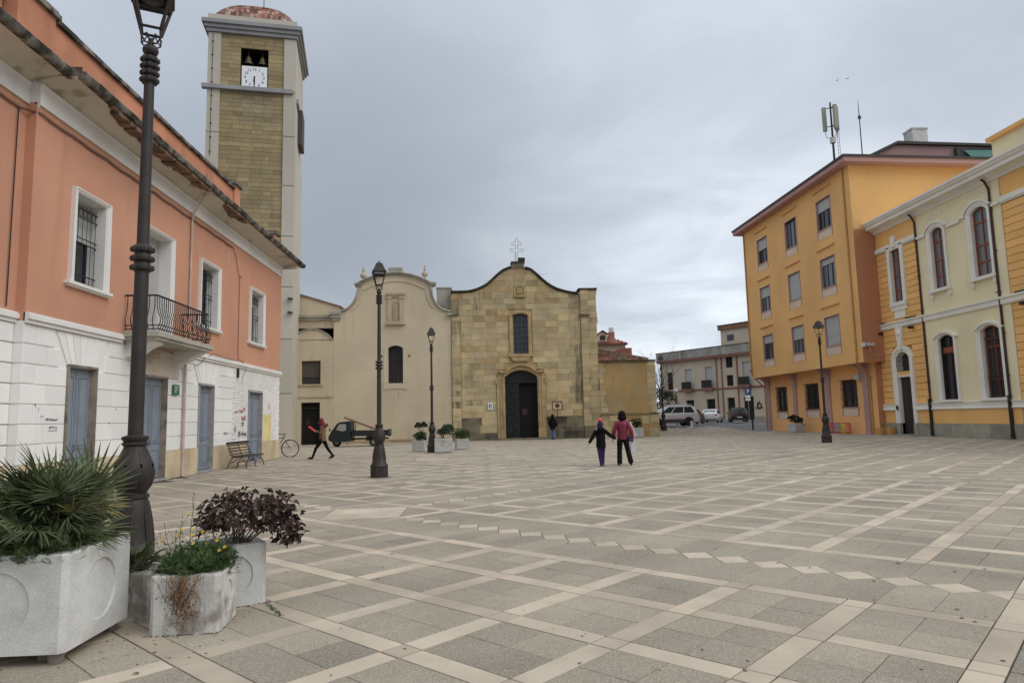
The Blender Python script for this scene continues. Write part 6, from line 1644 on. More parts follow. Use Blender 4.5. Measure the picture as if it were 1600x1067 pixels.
for k_, (p, dd) in enumerate(lv):
    M_ = Matrix.Translation(p) @ rot_to(dd, rnd.uniform(-1, 1)) @ Matrix.Scale(rnd.uniform(.6, 1.1), 4)
    if k_ < 290: inst(LM[k_ % 5], 'leaf', PU, Matrix.Translation(-Vector(PU.location)) @ M_)
    else: m.add(leaf_verts(.072, .050, .25, .35), LF, rnd.uniform(-.8, .6), M_)
m.build('inner_leaves', M_purple, PU, kind='stuff')
m = MB()
for k_ in range(40):
    p = Vector((-1.83 + .012 * k_ * .5 + rnd.gauss(0, .008), 6.02 - .01 * k_ + rnd.gauss(0, .008), .004)); fern(m, p, .012, rdir(.3), 4)
m.build('joint_weeds', M_shrub, kind='stuff')
# distant planters and their shrubs
M_concf = mk('greyer_planter_concrete', (.47, .46, .43), .93, .14, 2.5, .08, 30, .4, 30, .2, streak=.8, scol=(.16, .14, .11), st=(.48, .70), sscale=(4, 4, .8))
for i, (x, y, z_, w_, rz, lab, sl_, cols__, hh) in enumerate((
    (-1.78, 32.3, 0, .82, .1, 'front planter of the group at the slim lamp post, holding the biggest shrub', 'biggest round dark shrub, right of the slim lamp post', M_shrub, .50),
    (-3.05, 34.0, 0, .62, 0, 'planter half hidden left of the slim lamp post foot', 'low shrub left of the slim lamp post foot', M_shrub, .28),
    (-.98, 35.0, 0, .66, .15, 'rightmost planter of the group at the slim lamp post', 'low spreading shrub in the rightmost planter of the lamp group', M_herb, .30),
    (-4.15, 47.6, 0, .92, 0, 'planter against the cream chapel wall, behind the slim lamp post', 'upright two headed shrub against the cream chapel wall', M_shrub, .62),
    (10.95, 47.9, 0, .82, 0, 'planter against the ochre annex wall behind the woman', 'upright bushy shrub against the ochre annex wall', M_shrub, .62),
    (23.55, 50.2, 0, .92, .3, 'planter against the orange block wall', 'dark rounded shrub with big leaves against the orange block', M_shrub, .45))):
    p = make_planter(w_, .62 if w_ > .7 else .5, .04, .2, M_concf, lab, (x, y, z_), rz, feet=False); p['group'] = 'distant concrete planters'
    zt = (.62 if w_ > .7 else .5) - .02
    t = thing('shrub', sl_, 'shrub', (x, y, zt)); m = MB()
    if i == 3:
        clump(m, (x - .18, y, zt + .35), .26, .26, .42, 420, .10, .05, 1.2); clump(m, (x + .20, y, zt + .38), .24, .24, .42, 420, .10, .05, 1.2)
    elif i == 5:
        for q in range(9): clump(m, (x + rnd.uniform(-.35, .35), y + rnd.uniform(-.3, .3), zt + rnd.uniform(.1, .5)), .17, .17, .15, 60, .15, .10, 1.)
    else:
        for q in range(8): clump(m, (x + rnd.uniform(-.5, .5) * w_ * .7, y + rnd.uniform(-.5, .5) * w_ * .6, zt + rnd.uniform(.05, hh)), .22, .22, .20, 130, .085, .045, 1.)
        for q in range(10): m.tube([(x + rnd.uniform(-.2, .2), y, zt), (x + rnd.uniform(-.6, .6) * w_, y + rnd.uniform(-.3, .3), zt + hh * rnd.uniform(.9, 1.5))], .006, 4)
    m.build('foliage', cols__, t, kind='stuff')
    m = MB()
    for q in range(5): m.tube([(x + rnd.uniform(-.1, .1), y, zt - .1), (x + rnd.uniform(-.25, .25), y + rnd.uniform(-.1, .1), zt + hh * .8)], .014, 5)
    m.build('stems', M_twig, t)
# ================================================================== bench, rack, bicycle
BE = thing('park_bench', 'dark iron bench with curled slatted back beside the fourth blue door', 'bench', (-8.4, 24.9, 0))
prof_ = [(-8.62, .86), (-8.66, .90), (-8.70, .87), (-8.66, .80), (-8.62, .70), (-8.585, .60), (-8.55, .50), (-8.50, .43), (-8.42, .405), (-8.33, .40), (-8.24, .41), (-8.16, .425), (-8.09, .41)]
for k_, (x, z) in enumerate(prof_):
    m = MB(); m.tube([(x, 23.85, z), (x, 26.0, z)], .021, 5); m.build('slat', M_lamp, BE)
for y in (24.0, 24.95, 25.85):
    m = MB(); m.tube([(x, y, z - .015) for x, z in prof_], .016, 5)
    m.tube([(-8.50, y, .40), (-8.62, y, .22), (-8.70, y, .015)], .016, 5); m.tube([(-8.20, y, .40), (-8.08, y, .22), (-8.02, y, .015)], .016, 5)
    m.tube([(-8.58, y, .18), (-8.42, y, .30), (-8.30, y, .16), (-8.40, y, .02)], .012, 5); m.tube([(-8.14, y, .26), (-8.30, y, .34), (-8.42, y, .30)], .012, 5); m.build('curved_leg', M_lamp, BE)
m = MB(); m.tube([(-8.36, 24.0, .22), (-8.36, 25.85, .22)], .012, 5); m.build('stretcher', M_lamp, BE)
RK = thing('bicycle_rack', 'low rack of rainbow coloured arcs in front of the orange block', 'bicycle rack', (24.0, 44.9, 0))
rb = [((.62, .05, .04), 'red'), ((.62, .05, .04), 'red'), ((.30, .12, .22), 'plum'), ((.20, .15, .30), 'violet'), ((.15, .22, .38), 'blue'), ((.16, .22, .30), 'slate'), ((.10, .25, .10), 'green'), ((.16, .28, .08), 'olive'), ((.55, .48, .06), 'yellow'), ((.62, .50, .06), 'gold'), ((.65, .28, .05), 'orange'), ((.62, .16, .06), 'vermilion'), ((.60, .10, .05), 'scarlet'), ((.55, .06, .05), 'crimson')]
for k_, (c_, nm) in enumerate(rb):
    y = 46.25 - k_ * .185; x0 = 24.05
    m = MB(); m.tube([(x0, y, .03), (x0, y - .12, .15), (x0, y - .19, .36), (x0, y - .12, .57), (x0, y, .69)], .034, 5); m.build('coloured_arc', flat(nm + '_rack_paint', c_, .5), RK)
m = MB(); m.tube([(24.05, 46.35, .02), (24.05, 46.35, .71), (24.05, 43.62, .71), (24.05, 43.62, .02), (24.05, 46.35, .02)], .025, 5); m.build('rack_frame', flat('red_rack_frame', (.50, .04, .03), .5), RK)
BI = thing('bicycle', 'old dark bicycle parked behind the corner of the salmon building', 'bicycle', (-9.0, 31.6, 0))
def wheel(x, y, r_, nm='wheel'):
    m = MB(); n_ = 28
    m.tube([(x + r_ * math.cos(2 * math.pi * i / n_), y, r_ + r_ * math.sin(2 * math.pi * i / n_)) for i in range(n_ + 1)], .024, 6); w_o = m.build(nm, M_iron, BI)
    m = MB()
    for i in range(14): a = i * math.pi / 7; m.tube([(x, y, r_), (x + r_ * math.cos(a), y, r_ + r_ * math.sin(a))], .0018, 3)
    m.tube([(x, y - .04, r_), (x, y + .04, r_)], .02, 6); m.build('spokes', flat('steel', (.4, .4, .4), .4, .8), w_o)
wheel(-8.66, 31.62, .385); wheel(-9.78, 31.62, .385)
m = MB(); h_ = (-8.94, 31.62, .86); s_ = (-9.48, 31.62, .82); bb = (-9.36, 31.62, .32); rw = (-9.78, 31.62, .385); fw = (-8.66, 31.62, .385)
for a, b in ((h_, s_), (h_, bb), (s_, bb), (s_, rw), (bb, rw), ((-8.90, 31.62, .76), fw), (h_, (-8.98, 31.62, 1.02))): m.tube([a, b], .016, 6)
m.build('bicycle_frame', M_iron, BI)
m = MB(); m.tube([(-8.98, 31.3, 1.06), (-8.92, 31.4, 1.04), (-8.98, 31.62, 1.02), (-8.92, 31.84, 1.04), (-9.04, 31.95, 1.06)], .013, 6); m.tube([(-9.10, 31.32, 1.05), (-8.96, 31.34, 1.05)], .02, 6); m.build('handlebar', M_iron, BI)
m = MB(); m.ball((-9.5, 31.62, .92), .13, .07, .035, 10, 6); m.tube([(-9.5, 31.62, .9), s_], .012, 5); m.build('saddle', M_iron, BI)
m = MB(); m.ball((-8.87, 31.58, .93), .04, .04, .04, 8, 6); m.tube([(-8.62, 31.60, .80), (-8.74, 31.60, .79), (-8.84, 31.6, .76)], .008, 4); m.build('front_lamp', flat('steel', (.4, .4, .4), .4, .8), BI)
# ================================================================== vehicles
M_carglass = flat('tinted_car_glass', (.010, .011, .012), .25, 0., .25)
M_tyre = flat('tyre_rubber', (.018, .018, .018), .9)
M_rim = flat('alloy_rim', (.35, .35, .36), .35, .7)
M_silver = mk('silver_car_paint', (.60, .60, .62), .30, .04, 1, .02, 10, 0, 10, 0, metal=.35, spec=.6)
M_whitecar = mk('white_car_paint', (.55, .55, .55), .3, .03, 1, .02, 10, 0, 10, 0, metal=.1, spec=.6)
M_blackcar = mk('black_car_paint', (.022, .024, .026), .25, .03, 1, .02, 10, 0, 10, 0, metal=.2, spec=.6)
M_redcar = mk('dark_red_car_paint', (.09, .035, .045), .3, .03, 1, .02, 10, 0, 10, 0, metal=.3, spec=.6)
M_clad = flat('dark_grey_cladding', (.06, .06, .062), .6)
M_tail = flat('red_tail_light', (.30, .015, .015), .25)
M_plate = flat('number_plate', (.65, .65, .62), .5)
M_chrome = flat('headlight_glass', (.55, .56, .58), .15, .3)
def loft_car(name, label, paint, Lg, Wd, Ht, side, roof, loc, rz, clear=.24, wr=.34, suv=False, wb=None, group='cars parked in the street'):
    """side: lower body outline (x,z); roof: greenhouse outline (x,z). x runs from the rear (0) to the nose (Lg)"""
    t = thing(name, label, 'car', (0, 0, 0), 0, group)
    hw_ = Wd / 2
    ax = wb or (Lg * .19, Lg * .80)
    def body(outline, ws, nm, mat, par):
        m = MB(); n = len(outline); K = len(ws); vs = []
        cz = sum(p[1] for p in outline) / n; cx0 = sum(p[0] for p in outline) / n
        for y, kx, kz in ws:
            for x, z in outline: vs.append((cx0 + (x - cx0) * kx - Lg / 2, y, cz + (z - cz) * kz))
        fs = [(q * n + i, q * n + (i + 1) % n, (q + 1) * n + (i + 1) % n, (q + 1) * n + i) for q in range(K - 1) for i in range(n)] + [tuple(range(n - 1, -1, -1)), tuple((K - 1) * n + i for i in range(n))]
        m.add(vs, fs); return m.build(nm, mat, par, local=True, smooth=35)
    bws = [(-hw_, .955, .86), (-hw_ * .985, .985, .95), (-hw_ * .90, .998, .99), (0, 1, 1), (hw_ * .90, .998, .99), (hw_ * .985, .985, .95), (hw_, .955, .86)]
    # cut wheel arches into the outline
    out = []
    for i, p in enumerate(side):
        out.append(p)
    arches = []
    for a in ax[::1]:
        arches.append([(a + (wr + .07) * math.cos(q), clear + .02 + (wr + .07) * math.sin(q) * 1.12 - .02) for q in [math.pi * k_ / 8 for k_ in range(8, -1, -1)]])
    bottom = [(.18, clear)] + arches[0] + arches[1] + [(Lg - .2, clear)]
    outline = bottom + side
    b = body(outline, bws, 'body', paint, t)
    gws = [(-hw_ * .93, .93, .985), (-hw_ * .80, .985, 1.0), (0, 1, 1.01), (hw_ * .80, .985, 1.0), (hw_ * .93, .93, .985)]
    cz = min(p[1] for p in roof)
    m = MB(); n = len(roof); vs = []
    for y0, y1, kx in ((-hw_ * .95, -hw_ * .74, .97), (-hw_ * .80, -hw_ * .62, 1.0), (0, 0, 1.01), (hw_ * .80, hw_ * .62, 1.0), (hw_ * .95, hw_ * .74, .97)):
        cx0 = sum(p[0] for p in roof) / n; zt = max(p[1] for p in roof)
        for x, z in roof:
            k_ = (z - cz) / (zt - cz); vs.append((cx0 + (x - cx0) * kx - Lg / 2, y0 + (y1 - y0) * k_, z + (.012 if y0 == 0 and k_ > .8 else (-.02 if abs(y0) > hw_ * .9 and k_ > .8 else 0))))
    fs = [(q * n + i, q * n + (i + 1) % n, (q + 1) * n + (i + 1) % n, (q + 1) * n + i) for q in range(4) for i in range(n)] + [tuple(range(n - 1, -1, -1)), tuple(4 * n + i for i in range(n))]
    m.add(vs, fs); cb = m.build('cabin', paint, t, local=True, smooth=30)
    # side glass, slightly proud, following the tumblehome
    zt = max(p[1] for p in roof)
    xs_ = [p[0] for p in roof]; r0, r1 = roof[0], roof[-1]
    tops = [p for p in roof if p[1] > zt - .12]; xr, xf = min(p[0] for p in tops), max(p[0] for p in tops)
    zl, zh = cz + .05, zt - .13
    def yk(z): return hw_ * (.95 + (.74 - .95) * (z - cz) / (zt - cz)) + .006
    def lerpx(xa, za_, xb, zb2, z): return xa + (xb - xa) * (z - za_) / (zb2 - za_)
    xbl = lerpx(r0[0], r0[1], xr, zt, zl); xbh = lerpx(r0[0], r0[1], xr, zt, zh); xfl = lerpx(r1[0], r1[1], xf, zt, zl); xfh = lerpx(r1[0], r1[1], xf, zt, zh)
    for sg in (-1, 1):
        cuts = [0.06, .36, .68, .95]
        for q in range(3):
            a0, a1 = cuts[q] + .012, cuts[q + 1] - .012
            p = lambda f, lo: ((xbl + (xfl - xbl) * f if lo else xbh + (xfh - xbh) * f) - Lg / 2, sg * yk(zl if lo else zh), zl if lo else zh)
            m = MB(); m.add([p(a0, 1), p(a1, 1), p(a1, 0), p(a0, 0)], [(0, 1, 2, 3)]); m.build('side_window', M_carglass, t, local=True)
    m = MB(); e_ = .012
    m.add([(r0[0] - Lg / 2 - .0 + .06 - e_, -hw_ * .78, cz + .07), (r0[0] - Lg / 2 + .06 - e_, hw_ * .78, cz + .07), (xr - Lg / 2 - .02 - e_, hw_ * .62, zt - .12), (xr - Lg / 2 - .02 - e_, -hw_ * .62, zt - .12)], [(0, 1, 2, 3)]); m.build('rear_window', M_glassb, t, local=True)
    m = MB(); m.add([(r1[0] - Lg / 2 - .08 + .02, -hw_ * .78, cz + .07), (r1[0] - Lg / 2 - .08 + .02, hw_ * .78, cz + .07), (xf - Lg / 2 + .05, hw_ * .62, zt - .10), (xf - Lg / 2 + .05, -hw_ * .62, zt - .10)], [(0, 1, 2, 3)]); m.build('windscreen', M_glassb, t, local=True)
    for a in ax:
        for sg in (-1, 1):
            y = sg * (hw_ - .11); Mr = Matrix.Translation((a - Lg / 2, y, wr)) @ Matrix.Rotation(R(90), 4, 'X')
            m = MB(); m.lathe([(wr * .62, -.10), (wr * .95, -.105), (wr, -.07), (wr, .07), (wr * .95, .105), (wr * .62, .10)], 20, M=Mr); wo_ = m.build('wheel', M_tyre, t, local=True, smooth=40)
            m = MB(); m.lathe([(wr * .60, -.095), (wr * .62, .095)], 16, M=Mr); m.build('rim', M_rim, wo_, local=True)
    for sg in (-1, 1):
        m = MB(); zz = side[0][1] if False else cz - .18; m.box(-Lg / 2 + .03, -Lg / 2 + .16, sg * hw_ * .78 - .13, sg * hw_ * .78 + .13, cz - .22, cz - .02 + (.18 if suv else 0)); m.build('tail_light', M_tail, t, local=True)
        m = MB(); m.ball((Lg / 2 - .16, sg * hw_ * .72, cz - .20), .14, .17, .09, 10, 6); m.build('headlight', M_chrome, t, local=True, smooth=True)
        m = MB(); m.ball((r1[0] - Lg / 2 - .35, sg * (hw_ + .07), cz + .08), .07, .10, .08, 8, 6); m.build('wing_mirror', paint, t, local=True, smooth=True)
    m = MB(); m.box(-Lg / 2 - .002, -Lg / 2 + .05, -.26, .26, cz - .42, cz - .31); m.build('licence_plate', M_plate, t, local=True)
    m = MB(); m.box(-Lg / 2 + .01, -Lg / 2 + .3, -hw_ * .93, hw_ * .93, clear - .0, clear + (.26 if suv else .12)); m.box(Lg / 2 - .3, Lg / 2 - .02, -hw_ * .9, hw_ * .9, clear, clear + .14)
    if suv: m.box(-Lg / 2 + 1.36, Lg / 2 - 1.36, -hw_ - .012, hw_ + .012, clear - .02, clear + .30)
    m.build('lower_trim', M_clad, t, local=True, kind='stuff')
    if suv:
        m = MB()
        for sg in (-1, 1): m.tube([(-Lg / 2 + .6, sg * hw_ * .66, zt + .02), (-Lg / 2 + .7, sg * hw_ * .66, zt + .07), (Lg / 2 - 2.2, sg * hw_ * .66, zt + .07), (Lg / 2 - 2.0, sg * hw_ * .66, zt + .0)], .02, 5)
        m.build('roof_rails', M_silver, t, local=True, kind='stuff')
    t.location = loc; t.rotation_euler = (0, 0, rz); return t
suv_side = [(4.60, .42), (4.66, .62), (4.62, .86), (4.45, .98), (3.55, 1.08), (2.5, 1.10), (.6, 1.10), (.12, 1.08), (.03, .9), (.0, .62), (.04, .40)]
suv_roof = [(.16, 1.06), (.36, 1.60), (.62, 1.70), (1.6, 1.74), (2.5, 1.70), (2.75, 1.62), (3.55, 1.06)]
hat_side = [(3.95, .36), (4.02, .50), (3.97, .72), (3.80, .82), (2.98, .95), (2.0, .96), (.5, .97), (.08, .95), (.02, .75), (.0, .48), (.04, .34)]
hat_roof = [(.08, .94), (.52, 1.34), (.85, 1.43), (1.7, 1.46), (2.2, 1.42), (2.42, 1.34), (3.25, .90)]
loft_car('parked_car', 'silver off road estate car with dark lower cladding parked side on at the plaza edge', M_silver, 4.68, 1.86, 1.76, suv_side, suv_roof, (15.95, 57.2, H(16, 57)), R(180), .30, .38, True, (.92, 3.72))
loft_car('parked_car', 'white hatchback seen from behind, between the silver and the black car', M_whitecar, 4.0, 1.74, 1.46, hat_side, hat_roof, (25.2, 73.5, .58), R(62), .2, .31)
loft_car('parked_car', 'black people carrier seen from behind, rightmost of the parked cars', M_blackcar, 4.1, 1.74, 1.55, hat_side, [(.06, .94), (.28, 1.42), (.6, 1.54), (1.8, 1.57), (2.4, 1.50), (2.7, 1.38), (3.45, .90)], (27.9, 73.2, .58), R(75), .2, .31)
loft_car('parked_car', 'dark red hatchback mostly hidden behind the tail of the silver car', M_redcar, 4.0, 1.74, 1.46, hat_side, hat_roof, (20.9, 67.0, .58), R(60), .2, .31)
loft_car('parked_car', 'pale saloon glimpsed between the annex corner and the silver car', M_whitecar, 4.2, 1.74, 1.46, hat_side, hat_roof, (15.6, 61.5, .58), R(250), .2, .31)
# three wheeled pickup
M_ape = mk('dark_green_blue_van_paint', (.009, .016, .019), .4, .1, 3, .03, 20, 0, 20, .2, spec=.5)
TK = thing('three_wheeled_pickup', 'small dark green three wheeled pickup with planks slanting over its bed', 'pickup', (-7.6, 43.0, 0))
x0, yc = -9.42, 43.35       # nose at the left
cabp = [(0.02, .42), (0.0, .62), (.10, .82), (.52, 1.42), (.66, 1.52), (1.26, 1.58), (1.40, 1.54), (1.42, .34), (.30, .28)]
m = MB(); n = len(cabp); vs = []
for y, k_, dz in ((-.60, .94, -.02), (-.56, 1., 0), (.56, 1., 0), (.60, .94, -.02)):
    for x, z in cabp: vs.append((x0 + .7 + (x - .7) * k_, yc + y * (1 if z < .9 else .90), z + (dz if z > .9 else 0)))
m.add(vs, [(q * n + i, q * n + (i + 1) % n, (q + 1) * n + (i + 1) % n, (q + 1) * n + i) for q in range(3) for i in range(n)] + [tuple(range(n - 1, -1, -1)), tuple(3 * n + i for i in range(n))])
m.build('cab', M_ape, TK, smooth=30)
def cabwin(sg):
    y = yc + sg * .565; m = MB(); m.add([(x0 + .42, y, .98), (x0 + 1.10, y, .96), (x0 + 1.08, y * 1 - sg * .005, 1.40), (x0 + .68, y, 1.40)], [(0, 1, 2, 3)]); m.build('side_window', flat('see_through_cab_glass', (.30, .29, .26), .2), TK)
cabwin(-1); cabwin(1)
m = MB(); m.add([(x0 + .12, yc - .48, .90), (x0 + .12, yc + .48, .90), (x0 + .50, yc + .44, 1.42), (x0 + .50, yc - .44, 1.42)], [(0, 1, 2, 3)]); m.build('windscreen', M_glassb, TK)
m = MB(); m.box(x0 + .42, x0 + .50, yc - .58, yc - .57, .40, .95); m.box(x0 + .30, x0 + 1.34, yc - .583, yc - .572, .62, .635); m.build('door_edge', M_iron, TK)
m = MB(); m.tube([(x0 + .32, yc - .6, .98), (x0 + .16, yc - .74, 1.06)], .012, 4); m.box(x0 + .10, x0 + .14, yc - .82, yc - .68, .98, 1.16); m.build('wing_mirror', M_iron, TK)
m = MB(); m.box(x0 + 1.48, x0 + 3.72, yc - .66, yc + .66, .64, .70); m.box(x0 + 1.48, x0 + 3.72, yc - .67, yc - .64, .66, .98); m.box(x0 + 1.48, x0 + 3.72, yc + .64, yc + .67, .66, .98); m.box(x0 + 1.47, x0 + 1.50, yc - .66, yc + .66, .66, 1.0); m.box(x0 + 3.69, x0 + 3.72, yc - .66, yc + .66, .60, 1.04); m.build('load_bed', M_ape, TK)
for k_ in range(5):
    m = MB(); xx = x0 + 1.55 + k_ * .52; m.box(xx, xx + .04, yc - .685, yc - .67, .62, 1.0); m.build('bed_stake', M_ape, TK)
m = MB(); m.box(x0 + 1.42, x0 + 3.6, yc - .3, yc - .2, .42, .52); m.box(x0 + 1.42, x0 + 3.6, yc + .2, yc + .3, .42, .52); m.box(x0 + 2.3, x0 + 2.9, yc - .5, yc + .3, .36, .62); m.tube([(x0 + 1.1, yc - .3, .3), (x0 + 1.16, yc - .3, .04)], .015, 4); m.build('chassis', M_iron, TK)
for x, y in ((x0 + 2.78, yc - .56), (x0 + 2.78, yc + .56), (x0 + .42, yc)):
    Mr = Matrix.Translation((x, y, .27)) @ Matrix.Rotation(R(90), 4, 'X'); m = MB(); m.lathe([(.15, -.06), (.25, -.065), (.27, -.03), (.27, .03), (.25, .065), (.15, .06)], 20, M=Mr); w_ = m.build('wheel', M_tyre, TK, smooth=40); m = MB(); m.lathe([(.05, -.075), (.15, -.055), (.15, .055), (.05, .075)], 14, M=Mr); m.build('rim', M_rim, w_)
m = MB(); m.box(x0 + 2.40, x0 + 3.2, yc - .72, yc - .48, .56, .60); m.build('mudguard', M_ape, TK)
m = MB(); m.tube([(x0 + 1.50, yc - .3, 1.0), (x0 + 1.50, yc - .3, 1.62), (x0 + 1.50, yc + .3, 1.62), (x0 + 1.50, yc + .3, 1.0)], .02, 5); m.tube([(x0 + 2.5, yc, 1.0), (x0 + 2.5, yc, 1.18)], .015, 4); m.tube([(x0 + 1.5, yc - .3, .98), (x0 + 1.85, yc - .3, 1.44)], .01, 4); m.build('load_rack', M_iron, TK)
for k_, (yy, dz) in enumerate(((-.34, 0), (-.22, .03))):
    pk = thing('plank', ('long brown wooden beam slanting across the pickup bed, nearer one', 'long brown wooden beam slanting across the pickup bed, rear one')[k_], 'plank', (x0 + 2.2, yc + yy, 1.3), 0, 'planks on the pickup')
    m = MB(); m.tube([(x0 + .92, yc + yy, 1.80 + dz), (x0 + 3.5, yc + yy, .80 + dz)], .045, 4, rnd.uniform(-.3, .3)); m.build('beam', mk('weathered_brown_wood', (.19, .10, .06), .85, .2, 4), pk)
# ================================================================== signs, globe lamp, bollards, tree
PS = thing('parking_sign', 'blue square parking sign with small plates on a grey pole before the cream street building', 'road sign', (34.4, 86.0, .7))
def fwd(x, y, z): return Vector((x, y, z))
px, py = 30.1, 75.5
PS.location = (px, py, .58)
m = MB(); m.tube([(px, py, .55), (px, py, 4.35)], .045, 6); m.build('pole', M_rim, PS)
m = MB(); m.box(px - .34, px + .34, py - .06, py - .03, 3.55, 4.28); pb = m.build('blue_plate', flat('parking_blue', (.012, .055, .22), .4), PS)
text_mesh('P', .62, Matrix.Translation((px, py - .065, 3.92)) @ Matrix.Rotation(R(90), 4, 'X'), M_clock, pb, 'parking_letter', .004)
for z, h_ in ((3.22, .26), (2.90, .26)):
    m = MB(); m.box(px - .34, px + .34, py - .06, py - .03, z, z + h_); m.build('supplementary_plate', M_plate, PS)
GB = thing('globe_lamp', 'street lamp with a white globe on a thin pole behind the silver car', 'street lamp', (17.9, 61.0, .58))
m = MB(); m.tube([(17.78, 61.3, .58), (17.78, 61.3, 3.45)], .05, 6); m.build('pole', M_iron, GB)
m = MB(); m.ball((17.78, 61.3, 3.66), .21, .21, .21, 16, 10); m.build('white_globe', flat('opal_globe', (.72, .72, .70), .3), GB, smooth=True)
for k_, (x, y, lab) in enumerate(((17.2, 55.2, 'short white bollard in front of the silver car rear wheel'), (13.9, 54.6, 'short white bollard beside the distant iron lamp post'))):
    t = thing('bollard', lab, 'bollard', (x, y, H(x, y)), 0, 'white bollards'); m = MB(); m.lathe([(.15, 0), (.15, .05), (.13, .08), (.13, .5), (.10, .56), (.0, .58)], 12, (x, y, H(x, y))); m.build('bollard_post', M_conc, t)
PO = thing('utility_post', 'dark post with a thin pole at the far corner of the orange block', 'post', (24.4, 60.5, .1))
m = MB(); m.tube([(24.7, 61.3, 0.), (24.7, 61.3, 4.2)], .04, 6); m.build('thin_pole', M_iron, PO); m = MB(); m.box(24.56, 24.68, 61.0, 61.12, 0, 1.3); m.build('dark_cabinet', M_iron, PO)
def branchy(mb, p, d, L_, r_, depth, ends):
    pts = [p]; q = p.copy(); dd = d.copy()
    for k_ in range(4):
        dd = (dd + Vector((rnd.gauss(0, .12), rnd.gauss(0, .12), rnd.gauss(.03, .07)))).normalized(); q = q + dd * L_ / 4; pts.append(q.copy())
    mb.tube(pts, [r_ * (1 - .12 * i) for i in range(5)], 5 if depth > 1 else 4)
    if depth == 0: ends.append(pts[-1]); return
    for k_ in range(3 if depth > 1 else 4):
        i = rnd.randint(1, 4); nd = (dd + rdir(.7) * .75); branchy(mb, pts[i], nd.normalized(), L_ * rnd.uniform(.5, .75), r_ * .5, depth - 1, ends)
TR = thing('bare_tree', 'thin nearly leafless tree rising beside the annex, left of the cream street building', 'tree', (17.6, 64, .58))
m = MB(); m.tube([(17.0, 64, .5), (17.05, 64, 2.0), (17.0, 64, 3.6)], [.12, .10, .09], 7); m.build('trunk', M_bark, TR)
m = MB(); ends = []
for k_ in range(9): branchy(m, Vector((17.0, 64, 2.6 + k_ * .12)), Vector((rnd.uniform(-.45, .6), rnd.uniform(-.3, .3), 1)).normalized(), rnd.uniform(1.8, 2.7), .05, 3, ends)
m.build('crown_branches', M_bark, TR)
m = MB()
for p in ends[:160]:
    if rnd.random() < .5: m.add(leaf_verts(.12, .07), LF, rnd.uniform(-.5, .5), Matrix.Translation(p) @ rot_to(rdir(.5)))
m.build('remaining_leaves', M_twig, TR, kind='stuff')
for nm, lab, x, y, z, r3, n_, mt in (('leafy_tree', 'dark green bushy tree behind the distant iron lamp post', 17.35, 65.0, 2.7, (1.7, 1.2, 2.1), 2800, M_shrub),):
    t = thing(nm, lab, 'tree', (x, y, .5)); m = MB()
    for q in range(16):
        c_ = (x + rnd.uniform(-.7, .7) * r3[0], y + rnd.uniform(-.6, .6), z + rnd.uniform(-.7, .75) * r3[2]); clump(m, c_, .65, .6, .55, n_ // 16, .16, .09, .7, shell=.3)
    m.build('crown', mt, t, kind='stuff'); m = MB(); m.tube([(x, y, .5), (x + .1, y, 2.4), (x - .1, y, 3.6)], [.14, .11, .05], 6); m.build('trunk', M_bark, t)
for k_, (x, y, s_) in enumerate(((19.5, 112, 5), (12, 108, 6), (5, 105, 5), (26, 118, 4.5))):
    t = thing('background_tree', ['rounded far tree left of the cream street building', 'tall far tree hidden behind the annex', 'far tree behind the church nave', 'far tree behind the cream street building'][k_], 'tree', (x, y, .5)); m = MB()
    for q in range(14): clump(m, (x + rnd.uniform(-.6, .6) * s_, y + rnd.uniform(-2, 2), s_ * .8 + rnd.uniform(-.5, .5) * s_), 1.4, 1.4, 1.2, 110, .4, .25, .7, shell=.3)
    m.build('crown', M_shrub, t, kind='stuff'); m = MB(); m.tube([(x, y, .3), (x, y, s_)], [.25, .1], 6); m.build('trunk', M_bark, t)
FH = thing('far_house', 'low house with terracotta wall glimpsed behind the tree by the annex corner', 'house', (19, 100, .5))
m = MB(); m.box(6, 20.5, 97, 104, .3, 6.8); m.build('house_wall', mk('far_orange_wall', (.42, .26, .17), .9), FH)
m = MB(); m.add([(5.5, 96.6, 6.8), (21, 96.6, 6.8), (21, 101, 8), (5.5, 101, 8)], [(0, 1, 2, 3)]); m.build('house_roof', M_rt, FH)

# ================================================================== people
M_skin = mk('skin', (.50, .30, .22), .6, .05, 8, bump=.02)
def skin_mesh(name, mat, parent, verts, edges, rad, sub=2, root=0, extra=None, smooth=True):
    """grow one continuous skin over a skeleton; verts are world points"""
    c = Vector(verts[root]); c.z = 0
    me = bpy.data.meshes.new(name); me.from_pydata([tuple(Vector(v) - c) for v in verts], edges, [])
    o = bpy.data.objects.new(name, me); COL.objects.link(o)
    md = o.modifiers.new('skin', 'SKIN'); md.use_smooth_shade = True
    for i, r_ in enumerate(rad):
        sv = me.skin_vertices[0].data[i]; sv.radius = (r_, r_) if not isinstance(r_, tuple) else r_; sv.use_root = (i == root)
    ss = o.modifiers.new('sub', 'SUBSURF'); ss.levels = sub; ss.render_levels = sub
    dg = bpy.context.evaluated_depsgraph_get(); dg.update()
    nm = bpy.data.meshes.new_from_object(o.evaluated_get(dg)); bpy.data.objects.remove(o)
    if extra:      # join extra geometry (fingers, face) into the same mesh
        vs = [v.co.copy() for v in nm.vertices]; fs = [tuple(p.vertices) for p in nm.polygons]; b = len(vs)
        vs += [Vector(v) - c for v in extra.v]; fs += [tuple(b + i for i in f) for f in extra.f]
        nm = bpy.data.meshes.new(name); nm.from_pydata([tuple(v) for v in vs], [], fs)
        nm.polygons.foreach_set('use_smooth', [True] * len(nm.polygons))
    nm.materials.clear(); nm.materials.append(mat)
    r = bpy.data.objects.new(name, nm); COL.objects.link(r); r.parent = parent; r.matrix_parent_inverse = parent_matrix(parent).inverted(); r.location = c
    return r
